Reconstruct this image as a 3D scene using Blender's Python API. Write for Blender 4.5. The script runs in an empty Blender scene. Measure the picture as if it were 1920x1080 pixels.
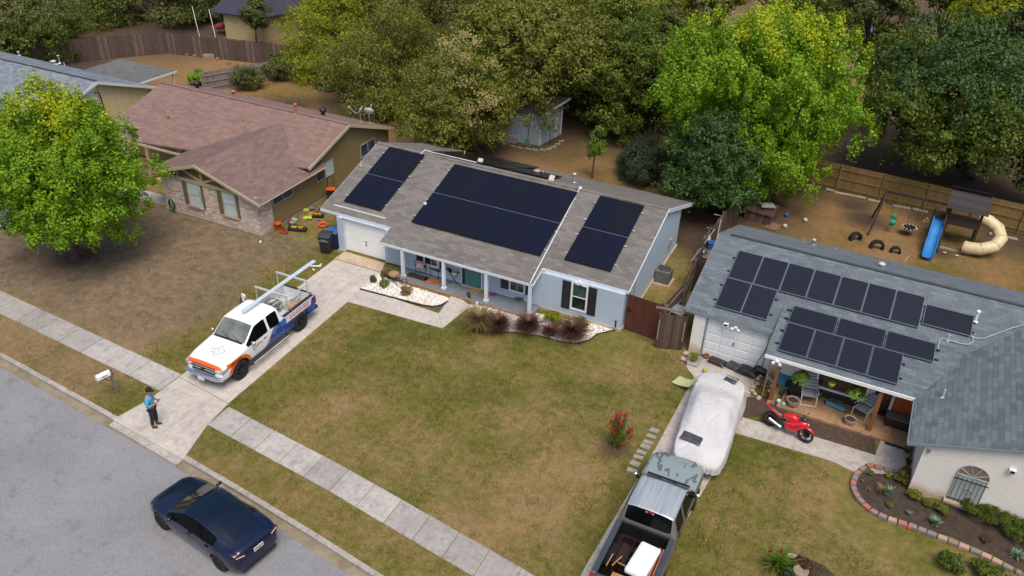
import bpy, bmesh, random
import numpy as np
from math import *
from mathutils import Matrix, Vector, Euler
# ---------------------------------------------------------------- camera, sky, sun, exposure
S = bpy.context.scene
COL = S.collection
CAM = Vector((0, 0, 21.0))
FPX = 1550.0                       # focal length in pixels of a 1920 wide frame
TILT, ROLL, YAW = radians(32.0), radians(2.2), radians(-24.5)
_f = Vector((cos(TILT)*sin(YAW), cos(TILT)*cos(YAW), -sin(TILT)))
_r0 = Vector((cos(YAW), -sin(YAW), 0)); _u0 = _r0.cross(_f)
_r = _r0*cos(ROLL) + _u0*sin(ROLL); _u = -_r0*sin(ROLL) + _u0*cos(ROLL)
cam = bpy.data.cameras.new('camera'); camo = bpy.data.objects.new('camera', cam); COL.objects.link(camo)
cam.sensor_width = 36; cam.lens = FPX/1920*36; cam.clip_start = .5; cam.clip_end = 1500
camo.matrix_world = Matrix((( _r.x, _u.x, -_f.x, CAM.x), (_r.y, _u.y, -_f.y, CAM.y), (_r.z, _u.z, -_f.z, CAM.z), (0, 0, 0, 1)))
S.camera = camo
SUN_EL, SUN_AZ = radians(64), radians(140)     # azimuth from +Y (behind the houses), clockwise
W = bpy.data.worlds.new('World'); S.world = W; W.use_nodes = True
_n = W.node_tree.nodes; _bg = _n['Background']
_sky = _n.new('ShaderNodeTexSky'); _sky.sky_type = 'NISHITA'; _sky.sun_disc = False
_sky.sun_elevation = SUN_EL; _sky.sun_rotation = SUN_AZ; _sky.air_density = 1.0; _sky.dust_density = 5.0; _sky.ozone_density = 1.0
W.node_tree.links.new(_sky.outputs[0], _bg.inputs[0]); _bg.inputs[1].default_value = 0.095
sl = bpy.data.lights.new('sun', 'SUN'); sl.energy = 1.5; sl.angle = radians(32); sl.color = (1, .88, .7)
so = bpy.data.objects.new('sun', sl); COL.objects.link(so)
_sd = Vector((sin(SUN_AZ)*cos(SUN_EL), cos(SUN_AZ)*cos(SUN_EL), sin(SUN_EL)))
so.rotation_euler = _sd.to_track_quat('Z', 'Y').to_euler(); so.location = (0, 0, 60)
S.view_settings.view_transform = 'Standard'; S.view_settings.look = 'None'
S.view_settings.exposure = 0.66; S.view_settings.gamma = 1
S.render.engine = 'CYCLES'
S.cycles.max_bounces = 5; S.cycles.transparent_max_bounces = 8
# ---------------------------------------------------------------- helpers
def ray(x, y): return (x-960)/FPX*_r - (y-540)/FPX*_u + _f
def G(x, y, z=0):                  # where the ray through a photo pixel meets height z
    d = ray(x, y); return CAM + d*((z-CAM.z)/d.z)
def AY(x, y, Y):
    d = ray(x, y); return CAM + d*((Y-CAM.y)/d.y)
def AX(x, y, X):
    d = ray(x, y); return CAM + d*((X-CAM.x)/d.x)
MW = {}
def tag(o, label=None, cat=None, group=None, kind=None):
    if label: o['label'] = label
    if cat: o['category'] = cat
    if group: o['group'] = group
    if kind: o['kind'] = kind
    return o
def T(name, label, cat, loc=(0, 0, 0), rz=0, group=None):
    o = bpy.data.objects.new(name, None); COL.objects.link(o); o.empty_display_size = .3
    o.location = loc; o.rotation_euler = (0, 0, rz)
    MW[o.name] = Matrix.Translation(Vector(loc)) @ Matrix.Rotation(rz, 4, 'Z')
    return tag(o, label, cat, group)
def kids(o): return [c for c in bpy.data.objects if c.parent == o]
def dup(root, loc, rz=0, label=None, sc=None):
    r = root.copy(); COL.objects.link(r); r.location = loc; r.rotation_euler = (0, 0, rz)
    if sc: r.scale = (sc, sc, sc)
    if label: r['label'] = label
    for ch in KC.get(root.name, ()):
        c = ch.copy(); COL.objects.link(c); c.parent = r; KC.setdefault(r.name, []).append(c)
        for g in KC.get(ch.name, ()):
            d = g.copy(); COL.objects.link(d); d.parent = c
    return r
KC = {}
class MB:
    def __init__(s, xf=None):
        s.v = []; s.f = []; s.m = []; s.xf = xf or Matrix.Identity(4); s.k = 0; s.sm = []
    def at(s, loc=(0, 0, 0), rz=0, rx=0, ry=0, sc=1):
        s.xf = Matrix.Translation(Vector(loc)) @ Euler((rx, ry, rz)).to_matrix().to_4x4() @ Matrix.Scale(sc, 4); return s
    def add(s, vs, fs, smooth=False):
        b = len(s.v); s.v += [s.xf @ Vector(p) for p in vs]
        for f in fs: s.f.append([b+i for i in f]); s.m.append(s.k); s.sm.append(smooth)
        return s
    def poly(s, pts): return s.add(pts, [list(range(len(pts)))])
    def box(s, x0, x1, y0, y1, z0, z1):
        return s.add([(x0, y0, z0), (x1, y0, z0), (x1, y1, z0), (x0, y1, z0), (x0, y0, z1), (x1, y0, z1), (x1, y1, z1), (x0, y1, z1)],
                     [(0, 3, 2, 1), (4, 5, 6, 7), (0, 1, 5, 4), (1, 2, 6, 5), (2, 3, 7, 6), (3, 0, 4, 7)])
    def cb(s, c, d, rz=0, rx=0, ry=0):       # centred box with its own turn
        o = s.xf; s.xf = o @ Matrix.Translation(Vector(c)) @ Euler((rx, ry, rz)).to_matrix().to_4x4()
        s.box(-d[0]/2, d[0]/2, -d[1]/2, d[1]/2, -d[2]/2, d[2]/2); s.xf = o; return s
    def prism(s, pts, z0, z1):
        n = len(pts); vs = [(p[0], p[1], z0) for p in pts] + [(p[0], p[1], z1) for p in pts]
        return s.add(vs, [list(range(n))[::-1], list(range(n, 2*n))] + [(i, (i+1) % n, n+(i+1) % n, n+i) for i in range(n)])
    def ext(s, pts, vec):                     # extrude a 3D polygon along vec
        n = len(pts); vec = Vector(vec); vs = [Vector(p) for p in pts] + [Vector(p)+vec for p in pts]
        return s.add(vs, [list(range(n))[::-1], list(range(n, 2*n))] + [(i, (i+1) % n, n+(i+1) % n, n+i) for i in range(n)])
    def slab(s, pts, t):                      # sheet with thickness t below the given top polygon
        return s.ext([(p[0], p[1], p[2]-t) for p in pts], (0, 0, t))
    def beam(s, a, b, w, h=None):
        a, b = Vector(a), Vector(b); d = b-a; L = d.length; h = h or w
        q = d.to_track_quat('X', 'Z').to_matrix().to_4x4(); o = s.xf
        s.xf = o @ Matrix.Translation((a+b)/2) @ q; s.box(-L/2, L/2, -w/2, w/2, -h/2, h/2); s.xf = o; return s
    def tube(s, pts, r, n=8, caps=True, smooth=True):
        pts = [Vector(p) for p in pts]; R = r if isinstance(r, (list, tuple)) else [r]*len(pts)
        vs = []; up = Vector((0, 0, 1)); last = None
        for i, p in enumerate(pts):
            d = (pts[min(i+1, len(pts)-1)]-pts[max(i-1, 0)]); d = d.normalized() if d.length > 1e-9 else Vector((0, 0, 1))
            if last is None: a = d.cross(up if abs(d.z) < .9 else Vector((1, 0, 0))).normalized()
            else: a = (last - d*last.dot(d)).normalized()
            last = a; b = d.cross(a)
            vs += [p + (a*cos(2*pi*k/n)+b*sin(2*pi*k/n))*R[i] for k in range(n)]
        fs = [(i*n+k, i*n+(k+1) % n, (i+1)*n+(k+1) % n, (i+1)*n+k) for i in range(len(pts)-1) for k in range(n)]
        s.add(vs, fs, smooth)
        if caps:
            s.add([vs[k] for k in range(n)], [list(range(n))[::-1]]); s.add(vs[-n:], [list(range(n))])
        return s
    def cyl(s, a, b, r, n=12, r2=None): return s.tube([a, b], [r, r if r2 is None else r2], n)
    def lathe(s, prof, c=(0, 0, 0), n=16, ax='z', closed=False):
        vs = []
        for r_, h in prof:
            for k in range(n):
                t = 2*pi*k/n
                p = {'z': (r_*cos(t), r_*sin(t), h), 'y': (r_*cos(t), h, r_*sin(t)), 'x': (h, r_*cos(t), r_*sin(t))}[ax]
                vs.append((p[0]+c[0], p[1]+c[1], p[2]+c[2]))
        L = len(prof)
        fs = [(i*n+k, i*n+(k+1) % n, ((i+1) % L)*n+(k+1) % n, ((i+1) % L)*n+k) for i in range(L if closed else L-1) for k in range(n)]
        if ax == 'y': fs = [f[::-1] for f in fs]
        return s.add(vs, fs, True)
    def ball(s, c, r, n=10, sz=(1, 1, 1), jit=0, rnd=None):
        vs = []; fs = []; m = n//2+1
        for i in range(m+1):
            for k in range(n):
                a = pi*i/m; t = 2*pi*k/n; j = 1+(rnd.uniform(-jit, jit) if rnd else 0)
                vs.append((c[0]+r*j*sin(a)*cos(t)*sz[0], c[1]+r*j*sin(a)*sin(t)*sz[1], c[2]-r*j*cos(a)*sz[2]))
        for i in range(m):
            for k in range(n): fs.append((i*n+k, i*n+(k+1) % n, (i+1)*n+(k+1) % n, (i+1)*n+k))
        return s.add(vs, fs, jit == 0)
    def build(s, name, mats, parent=None, bevel=0, base=None, merge=False, link=True):
        if not isinstance(mats, (list, tuple)): mats = [mats]
        me = bpy.data.meshes.new(name); o = bpy.data.objects.new(name, me)
        if link: COL.objects.link(o)
        if parent is not None:
            inv = MW[parent.name].inverted(); vs = [inv @ v for v in s.v]; MW[o.name] = MW[parent.name]
        else:
            xs = [v.x for v in s.v]; ys = [v.y for v in s.v]; zs = [v.z for v in s.v]
            b = Vector(base) if base else Vector(((min(xs)+max(xs))/2, (min(ys)+max(ys))/2, min(zs)))
            vs = [v-b for v in s.v]; o.location = b; MW[o.name] = Matrix.Translation(b)
        me.from_pydata([tuple(v) for v in vs], [], s.f)
        for m in mats: me.materials.append(m)
        me.polygons.foreach_set('material_index', s.m); me.polygons.foreach_set('use_smooth', s.sm)
        if merge:
            bm = bmesh.new(); bm.from_mesh(me); bmesh.ops.remove_doubles(bm, verts=bm.verts, dist=1e-5); bmesh.ops.recalc_face_normals(bm, faces=bm.faces); bm.to_mesh(me); bm.free()
        me.validate(); me.update()
        if bevel:
            md = o.modifiers.new('bevel', 'BEVEL'); md.width = bevel; md.segments = 2; md.limit_method = 'ANGLE'; md.angle_limit = radians(40)
        if parent is not None: o.parent = parent; KC.setdefault(parent.name, []).append(o)
        return o
def evalmesh(o, extra=()):                    # modifiers applied in a small scratch scene
    sc = bpy.data.scenes.new('scratch')
    for q in (o, *extra): sc.collection.objects.link(q)
    vl = sc.view_layers[0]; vl.update(); dg = vl.depsgraph; me = bpy.data.meshes.new_from_object(o.evaluated_get(dg))
    bpy.data.objects.remove(o)
    for q in extra: bpy.data.objects.remove(q)
    bpy.data.scenes.remove(sc); return me
def text(name, body, size, mat, parent, M4, depth=.003, sx=1.0):
    c = bpy.data.curves.new(name, 'FONT'); c.body = body; c.size = size; c.offset = size*.02; c.extrude = depth; c.align_x = 'CENTER'; c.align_y = 'CENTER'; c.resolution_u = 2
    t = bpy.data.objects.new('tmp', c)
    me = evalmesh(t)
    o = bpy.data.objects.new(name, me); COL.objects.link(o)
    X = M4 @ Matrix.Diagonal((sx, 1, 1, 1)); me.transform(MW[parent.name].inverted() @ X)
    me.materials.clear(); me.materials.append(mat); o.parent = parent; MW[o.name] = MW[parent.name]
    KC.setdefault(parent.name, []).append(o); return o
def frame(loc, xdir, up):                      # matrix whose X is along xdir and Y along up
    x = Vector(xdir).normalized(); z = x.cross(Vector(up)).normalized(); y = z.cross(x)
    return Matrix(((x.x, y.x, z.x, loc[0]), (x.y, y.y, z.y, loc[1]), (x.z, y.z, z.z, loc[2]), (0, 0, 0, 1)))
# ---------------------------------------------------------------- materials
MT = {}
class NB:                                      # tiny node builder
    def __init__(s, name):
        s.mat = bpy.data.materials.new(name); s.mat.use_nodes = True; s.t = s.mat.node_tree; s.n = s.t.nodes; s.b = s.n['Principled BSDF']; s.out = s.n['Material Output']
    def __call__(s, typ, ins=None, **kw):
        d = s.n.new('ShaderNode'+typ)
        for k, v in kw.items(): setattr(d, k, v)
        for k, v in (ins or {}).items(): s.set(d.inputs[k], v)
        return d
    def set(s, sock, v):
        if isinstance(v, bpy.types.NodeSocket): s.t.links.new(v, sock)
        else:
            if sock.type == 'RGBA' and not hasattr(v, '__len__'): v = (v, v, v, 1)
            elif sock.type == 'RGBA' and len(v) == 3: v = (*v, 1)
            sock.default_value = v
    def obj(s): return s('TexCoord').outputs['Object']
    def mapv(s, vec, sc): return s('Mapping', {0: vec, 3: sc}).outputs[0]
    def noise(s, vec, sc, det=3, rough=.55): return s('TexNoise', {'Vector': vec, 'Scale': sc, 'Detail': det, 'Roughness': rough}).outputs['Fac']
    def ramp(s, fac, stops):
        r = s('ValToRGB', {0: fac}); e = r.color_ramp.elements
        while len(e) < len(stops): e.new(.5)
        for q, (p, c) in zip(e, stops): q.position = p; q.color = (*c, 1) if hasattr(c, '__len__') else (c, c, c, 1)
        return r.outputs[0]
    def mix(s, f, a, b, mode='MIX'):
        m = s('Mix', data_type='RGBA', blend_type=mode); s.set(m.inputs[0], f); s.set(m.inputs[6], a); s.set(m.inputs[7], b); return m.outputs[2]
    def math(s, op, a, b=0.0, c=0.0): 
        m = s('Math', {0: a, 1: b, 2: c}, operation=op); return m.outputs[0]
    def fin(s, col, rough=.7, metal=0, bump=None, bs=.3, bd=.02, spec=None, coat=0):
        s.set(s.b.inputs['Base Color'], col); s.set(s.b.inputs['Roughness'], rough); s.set(s.b.inputs['Metallic'], metal)
        if spec is not None: s.b.inputs['Specular IOR Level'].default_value = spec
        if coat: s.b.inputs['Coat Weight'].default_value = coat; s.b.inputs['Coat Roughness'].default_value = .04
        if bump is not None:
            b = s('Bump', {'Strength': bs, 'Distance': bd, 'Height': bump}); s.set(s.b.inputs['Normal'], b.outputs[0])
        MT[s.mat.name] = s.mat; return s.mat
def P(name, c=None, rough=.6, metal=0, var=.12, vs=3, bump=0, bsc=30, spec=None, coat=0, c2=None, st=(1, 1, 1)):
    if name in MT: return MT[name]
    b = NB(name); v = b.mapv(b.obj(), st); n = b.noise(v, vs, 4)
    c2 = c2 or tuple(x*(1-var*2) for x in c); f = b.ramp(n, [(.35, 0.), (.68, 1.)])
    col = b.mix(f, c, c2) if (var or c2) else c
    return b.fin(col, rough, metal, b.noise(v, bsc, 2) if bump else None, bump, .01, spec, coat)
def shingle(name, c1, c2, c3, swap=False):
    b = NB(name); o = b.obj(); s = b('SeparateXYZ', {0: o})
    v = b('CombineXYZ', {0: s.outputs[1 if swap else 0], 1: s.outputs[0 if swap else 1]}).outputs[0]
    k = b('TexBrick', {'Vector': v, 'Color1': (*c1, 1), 'Color2': (*c2, 1), 'Mortar': (*[x*.45 for x in c2], 1), 'Scale': 1.0, 'Mortar Size': .007, 'Mortar Smooth': .6, 'Bias': 0.1, 'Brick Width': .36, 'Row Height': .17}, offset=.5)
    k2 = b('TexBrick', {'Vector': b.mapv(v, (1.37, 1, 1)), 'Color1': (1, 1, 1, 1), 'Color2': (.72, .72, .74, 1), 'Mortar': (.9, .9, .9, 1), 'Scale': 1.0, 'Mortar Size': .0, 'Bias': .0, 'Brick Width': .5, 'Row Height': .17}, offset=.35)
    c = b.mix(.6, k.outputs[0], k2.outputs[0], 'MULTIPLY')
    n = b.noise(b.mapv(o, (.5, 1.4, 1)), .7, 5); c = b.mix(b.ramp(n, [(.38, 0.), (.75, .25)]), c, c3)
    g = b.noise(o, 90, 2); c = b.mix(.3, c, b.ramp(g, [(.3, .55), (.7, 1.3)]), 'MULTIPLY')
    return b.fin(c, .9, 0, k.outputs[1], -.5, .012, .25)
def bricks(name, c1, c2, mortar, w=.2, h=.07, ms=.008, stain=None, rough=.75, bump=.5, base=None):
    b = NB(name); o = b.obj(); s = b('SeparateXYZ', {0: o})
    v = b('CombineXYZ', {0: b.math('ADD', s.outputs[0], s.outputs[1]), 1: s.outputs[2]}).outputs[0]
    k = b('TexBrick', {'Vector': v, 'Color1': (*c1, 1), 'Color2': (*c2, 1), 'Mortar': (*mortar, 1), 'Scale': 1.0, 'Mortar Size': ms, 'Mortar Smooth': .4, 'Bias': 0.0, 'Brick Width': w, 'Row Height': h}, offset=.5)
    c = k.outputs[0]; n = b.noise(o, 1.2, 5); c = b.mix(b.ramp(n, [(.4, 0.), (.75, .5)]), c, [x*.82 for x in c1])
    if stain:
        z = b.math('ADD', s.outputs[2], b.math('MULTIPLY', b.noise(o, 2.5, 4), -.5)); c = b.mix(b.ramp(z, [(0.0, .85), (.32, 0.)]), c, stain)
    return b.fin(c, rough, 0, b.math('ADD', b.math('MULTIPLY', k.outputs[1], -1), b.math('MULTIPLY', b.noise(o, 40), .5)), bump, .012)
def stonew(name):
    b = NB(name); o = b.obj(); s = b('SeparateXYZ', {0: o})
    v = b('CombineXYZ', {0: b.math('MULTIPLY', b.math('ADD', s.outputs[0], s.outputs[1]), 3.2), 1: b.math('MULTIPLY', s.outputs[2], 9.0)}).outputs[0]
    nz = b('TexNoise', {'Vector': v, 'Scale': .5, 'Detail': 2}); vv = b.mix(.12, v, nz.outputs[1], 'ADD')
    k = b('TexVoronoi', {'Vector': vv, 'Scale': 1.0}, voronoi_dimensions='2D'); e = b('TexVoronoi', {'Vector': vv, 'Scale': 1.0}, voronoi_dimensions='2D', feature='DISTANCE_TO_EDGE')
    h = b('SeparateColor', {0: k.outputs['Color']})
    c = b.ramp(h.outputs[0], [(0, (.55, .5, .46)), (.25, (.72, .69, .66)), (.55, (.42, .36, .32)), (.75, (.62, .42, .32)), (1, (.74, .72, .7))])
    z = b.ramp(s.outputs[2], [(.0, .55), (.45, 0.)]); c = b.mix(z, c, (.5, .27, .15))
    c = b.mix(b.ramp(e.outputs[0], [(0, 1.), (.09, 0.)]), c, (.46, .42, .38))
    c = b.mix(b.ramp(b.noise(o, 20, 4), [(.4, 0.), (.7, .4)]), c, (.35, .3, .28))
    return b.fin(c, .85, 0, b.ramp(e.outputs[0], [(0, 0.), (.2, 1.)]), .8, .03)
def siding(name, c, sp=.2, c2=None, axis=0, dark=.55):
    b = NB(name); o = b.obj(); s = b('SeparateXYZ', {0: o})
    t = s.outputs[2] if axis == 2 else b.math('ADD', s.outputs[0], s.outputs[1])
    f = b.math('FRACT', b.math('DIVIDE', t, sp)); g = b.ramp(f, [(0, 1.), (.09, 0.), (.93, 0.), (1, 1.)])
    col = b.mix(b.ramp(b.noise(b.mapv(o, (3, 3, .5)), 1.5, 5), [(.35, 0.), (.7, .6)]), c, c2 or [x*.85 for x in c])
    col = b.mix(g, col, [x*dark for x in c])
    return b.fin(col, .6, 0, g, -.6, .012)
def planks(name, c1, c2, c3):                  # every board is a mesh island with a tone of its own
    b = NB(name); o = b.obj(); r = b('NewGeometry').outputs['Random Per Island']
    c = b.ramp(r, [(0, c1), (.5, c2), (1, c3)]); n = b.noise(b.mapv(o, (14, 14, 1.2)), 2, 6)
    c = b.mix(b.ramp(n, [(.38, 0.), (.72, .8)]), c, [x*.45 for x in c2])
    return b.fin(c, .85, 0, n, .3, .01)
def leafm(name, cs, trans=.35, var=.25):
    b = NB(name); r = b('NewGeometry').outputs['Random Per Island']; pos = b('NewGeometry').outputs['Position']
    n = b.noise(pos, .9, 4, .6); k = b.math('ADD', b.math('MULTIPLY', r, .3), b.math('MULTIPLY', n, .75))
    st = [(.15+.7*i/(len(cs)-1), c) for i, c in enumerate(cs)]; c = b.ramp(k, st)
    m = b.fin(c, .5, 0, None, spec=.35); tr = b('BsdfTranslucent', {0: b.mix(.5, c, (1.0, .95, .3), 'MULTIPLY')})
    mx = b('MixShader', {0: trans, 1: b.b.outputs[0], 2: tr.outputs[0]}); b.t.links.new(mx.outputs[0], b.out.inputs[0]); return m
def concrete(name, c, c2, c3, cracks=True):
    b = NB(name); o = b('NewGeometry').outputs['Position']; n = b.noise(o, .9, 6, .6); n2 = b.noise(o, 6, 5); isl = b('NewGeometry').outputs['Random Per Island']
    col = b.mix(b.ramp(n, [(.36, 0.), (.66, 1.)]), c, c2); col = b.mix(b.ramp(n2, [(.45, 0.), (.75, .8)]), col, c3); col = b.mix(b.ramp(b.noise(o, 2.4, 6, .72), [(.5, 0.), (.7, .55)]), col, [x*.62 for x in c3])
    st = b.noise(b.mapv(o, (2.2, .35, 1)), 1.1, 4); col = b.mix(b.ramp(st, [(.52, 0.), (.75, .45)]), col, [x*.6 for x in c2])
    col = b.mix(1, col, b.ramp(isl, [(0, .78), (1, 1.1)]), 'MULTIPLY')
    col = b.mix(.5, col, b.ramp(b.noise(o, 70, 2), [(.3, .75), (.7, 1.2)]), 'MULTIPLY')
    return b.fin(col, .9, 0, b.noise(o, 60, 3), .25, .006, .2)
WHITE = P('white_paint', (.78, .8, .82), .5, var=.04)
BLACK = P('black_plastic', (.012, .012, .013), .45, var=.1)
RUBBER = P('tyre_rubber', (.012, .012, .013), .85, var=.2, vs=8)
CHROME = P('chrome', (.75, .77, .8), .12, 1, var=.02)
ALU = P('aluminium', (.72, .75, .8), .35, .45, var=.08)
GALV = P('galvanised_pipe', (.5, .54, .58), .4, .6, var=.1)
DGLASS = P('tinted_glass', (.003, .004, .005), .12, var=0, spec=.12)
STEEL = P('dark_steel', (.05, .055, .06), .4, .5, var=.2)
# ---------------------------------------------------------------- the ground and its paving
RNG = random.Random(7)
def dens(pts):
    a = np.array([[*G(x, y)[:2], v] for x, y, v in pts]); return a
DRY = dens([(450,560,.25),(560,480,.35),(330,640,.3),(300,600,.75),(200,560,.85),(100,520,.9),(300,430,.8),(400,480,.75),(150,490,.6),(60,500,.85),(470,520,.5),(30,600,.8),
 (200,650,.75),(100,630,.8),(250,740,.35),(120,680,.7),(600,640,.3),(700,640,.2),(560,720,.2),(480,740,.3),(760,660,.35),(640,760,.55),(720,790,.35),(860,690,.25),(820,780,.3),(940,720,.3),(1000,690,.3),(1080,720,.25),(1000,800,.45),(880,860,.3),
 (780,880,.6),(700,840,.6),(920,900,.45),(1040,760,.5),(1100,700,.45),(1180,690,.5),(1240,700,.65),(1200,780,.7),(1150,860,.8),(1080,880,.75),(980,960,.7),(1040,960,.7),(1060,1020,.6),(1120,970,.4),(1160,1000,.1),(1130,1030,.1),(1190,940,.05),(1222,880,.05),(1250,815,.0),(1268,770,.0),(1220,860,.3),(1350,960,.0),(1330,1010,.0),(1370,880,.1),(1280,745,.1),(880,960,.8),(930,1020,.75),
 (400,830,.45),(500,880,.6),(560,930,.5),(640,960,.35),(700,990,.55),(800,1050,.4),(600,1000,.45),(900,640,.2),(1000,640,.2),(1120,640,.25),(1200,640,.3),(1240,670,.35),(850,610,.1),
 (1400,840,.15),(1440,880,.3),(1500,860,.35),(1380,900,.45),(1360,960,.5),(1450,940,.5),(1550,900,.45),(1560,980,.55),(1660,990,.4),(1500,1010,.5),(1340,1040,.35),(1700,1050,.45),(1800,1060,.6),(1620,920,.35),(1860,1070,.5),(1300,990,.1),
 (1000,310,.75),(1100,310,.85),(900,290,.9),(1160,280,.75),(1060,290,.6),(1250,450,.7),(1225,520,.5),(1210,570,.4),(1300,420,.8),
 (1560,420,.85),(1620,400,.75),(1500,400,.8),(1700,460,.9),(1650,430,.85),(1780,520,.55),(1860,520,.6),(1540,360,.5),(1900,480,.5),(1740,430,.9),(1480,440,.75),
 (320,110,.95),(400,130,.95),(480,150,.9),(360,150,.9),(600,170,.55),(640,190,.5),(560,180,.6),(520,90,.8),(600,100,.75),(540,430,.35),(590,410,.4),(640,380,.4)])
def fld(x, y):
    x = np.asarray(x, float); y = np.asarray(y, float)
    d2 = (x[..., None]-DRY[:, 0])**2 + (y[..., None]-DRY[:, 1])**2 + .5
    w = 1/d2**1.6; return (w*DRY[:, 2]).sum(-1)/w.sum(-1)
def lawn():
    b = NB('lawn'); p = b('NewGeometry').outputs['Position']; d = b('Attribute', attribute_name='dry').outputs['Fac']; s = b('Attribute', attribute_name='soil').outputs['Fac']
    k = b.math('ADD', b.math('ADD', d, -.07), b.math('MULTIPLY_ADD', b.noise(p, .33, 6, .62), 1.9, -.95)); k = b.math('ADD', k, b.math('MULTIPLY_ADD', b.noise(p, 3.2, 5, .65), 1.5, -.75))
    k = b.math('ADD', k, b.math('MULTIPLY_ADD', b.noise(b.mapv(p, (1, .55, 1)), 15, 5, .75), 1.0, -.5))
    k = b.math('ADD', k, b.math('MULTIPLY_ADD', b.noise(b.mapv(p, (3.4, .22, 1)), 1.5, 4, .6), .45, -.2))
    c = b.ramp(k, [(.0, (.095, .105, .02)), (.28, (.142, .135, .032)), (.5, (.188, .153, .053)), (.72, (.25, .178, .08)), (1, (.3, .205, .11))])
    c = b.mix(b.ramp(b.noise(p, 1.4, 5, .7), [(.47, 0.), (.66, .4)]), c, b.mix(d, (.25, .19, .07), (.26, .2, .15)))
    c = b.mix(b('Attribute', attribute_name='ash').outputs['Fac'], c, b.mix(b.ramp(b.noise(p, 2.2, 6, .7), [(.35, 0.), (.65, 1.)]), (.14, .1, .068), (.25, .2, .16))); c = b.mix(b('Attribute', attribute_name='rust').outputs['Fac'], c, b.mix(1, c, (.72, .62, .55), 'MULTIPLY'))
    c = b.mix(s, c, b.mix(b.noise(p, 3, 5), (.05, .037, .028), (.1, .07, .05)))  # dark soil colour, doubling as painted shade below the trees
    isl = b('NewGeometry').outputs['Random Per Island']
    g = b.noise(p, 45, 4, .75); c = b.mix(.9, c, b.ramp(g, [(.3, .5), (.5, 1.), (.7, 1.5)]), 'MULTIPLY'); c = b.mix(1, c, b.ramp(isl, [(0, .75), (1, 1.3)]), 'MULTIPLY')
    return b.fin(c, .95, 0, b.math('ADD', b.noise(p, 22, 5, .7), b.math('MULTIPLY', b.noise(p, 80, 3), .4)), .9, .05, .15)
LAWN = lawn()
SOIL = [(G(x, y), r) for x, y, r in [(150, 480, 1.0), (1000, 240, 5), (1150, 240, 4.5), (860, 280, 4), (1400, 390, 3.0), (1700, 300, 5), (1850, 330, 6), (1590, 290, 5), (1460, 340, 3), (1740, 410, 1.0), (1760, 470, .8), (300, 60, 8), (120, 120, 5), (700, 200, 4), (540, 200, 2), (1330, 400, 2.5), (1900, 440, 2.5), (1620, 410, 1.2), (1660, 20, 8), (950, 60, 14), (400, 50, 5), (1150, 840, .5), (1310, 450, 2), (1600, 385, 1), (1400, -60, 14), (1250, -40, 12), (700, -60, 14), (100, -40, 14), (1500, 20, 8)]]  # discs of dark soil that also paint the shade under tree crowns
def ashf(x, y): return .8*np.clip((-23.9-x+.5*np.sin(y*.9))/2.2, 0, 1)*np.clip((30-y)/1.0, 0, 1)*np.clip(.35+.65*np.clip((y-18.6)/1, 0, 1), 0, 1)
def rustf(x, y): return .75*np.clip((y-38)/2, 0, 1)*np.clip((60-y)/4, 0, 1)
def soil_shadef(x, y):
    s = np.zeros_like(x)
    for c, r in SOIL: s = np.maximum(s, np.clip(1.5-np.hypot(x-c.x, y-c.y)/r, 0, 1))
    return s
KERB = [(-60, 14.8), (-45, 15.7), (-30, 15.75), (-22.9, 15.1), (-19.2, 14.72), (-15, 14.25), (-10.5, 13.6), (-5, 12.6), (2, 11.0), (12, 8.4), (30, 2.5)]
def along(P_, x):
    for (a, b), (c, d) in zip(P_, P_[1:]):
        if a <= x <= c: return b+(d-b)*(x-a)/(c-a)
    return P_[0][1] if x < P_[0][0] else P_[-1][1]
def sheet(name, xs, ys, zf, mat, mask=None):
    X, Y = np.meshgrid(xs, ys); Z = zf(X, Y); nx, ny = len(xs), len(ys)
    me = bpy.data.meshes.new(name); co = np.stack([X, Y, Z], -1).reshape(-1, 3)
    idx = np.arange(nx*ny).reshape(ny, nx); F = np.stack([idx[:-1, :-1], idx[:-1, 1:], idx[1:, 1:], idx[1:, :-1]], -1).reshape(-1, 4)
    me.from_pydata(co.tolist(), [], F.tolist()); me.materials.append(mat); me.polygons.foreach_set('use_smooth', [True]*len(F))
    a = me.attributes.new('dry', 'FLOAT', 'POINT'); a.data.foreach_set('value', fld(X.ravel(), Y.ravel()).astype(np.float32))
    a = me.attributes.new('soil', 'FLOAT', 'POINT'); a.data.foreach_set('value', soil_shadef(X.ravel(), Y.ravel()).astype(np.float32))
    a = me.attributes.new('ash', 'FLOAT', 'POINT'); a.data.foreach_set('value', ashf(X.ravel(), Y.ravel()).astype(np.float32))
    a = me.attributes.new('rust', 'FLOAT', 'POINT'); a.data.foreach_set('value', rustf(X.ravel(), Y.ravel()).astype(np.float32))
    o = bpy.data.objects.new(name, me); COL.objects.link(o); me.update(); return o
kx = np.array([p[0] for p in KERB]); ky = np.array([p[1] for p in KERB])
def gz(X, Y):                                   # level lots; the ground drops under the street bed
    k = np.interp(X, kx, ky); return np.where(Y < k+.02, -.6, -.004 + .0*X)
xs = np.concatenate([[-600, -300, -150, -90], np.arange(-64, 20, .22), [24, 40, 90, 200, 400, 600]])
ys = np.concatenate([[-300, -60, -10, 0], np.arange(8, 66, .22), [70, 80, 100, 150, 300, 700]])
ground = tag(sheet('ground', xs, ys, gz, LAWN), kind='structure')
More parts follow.
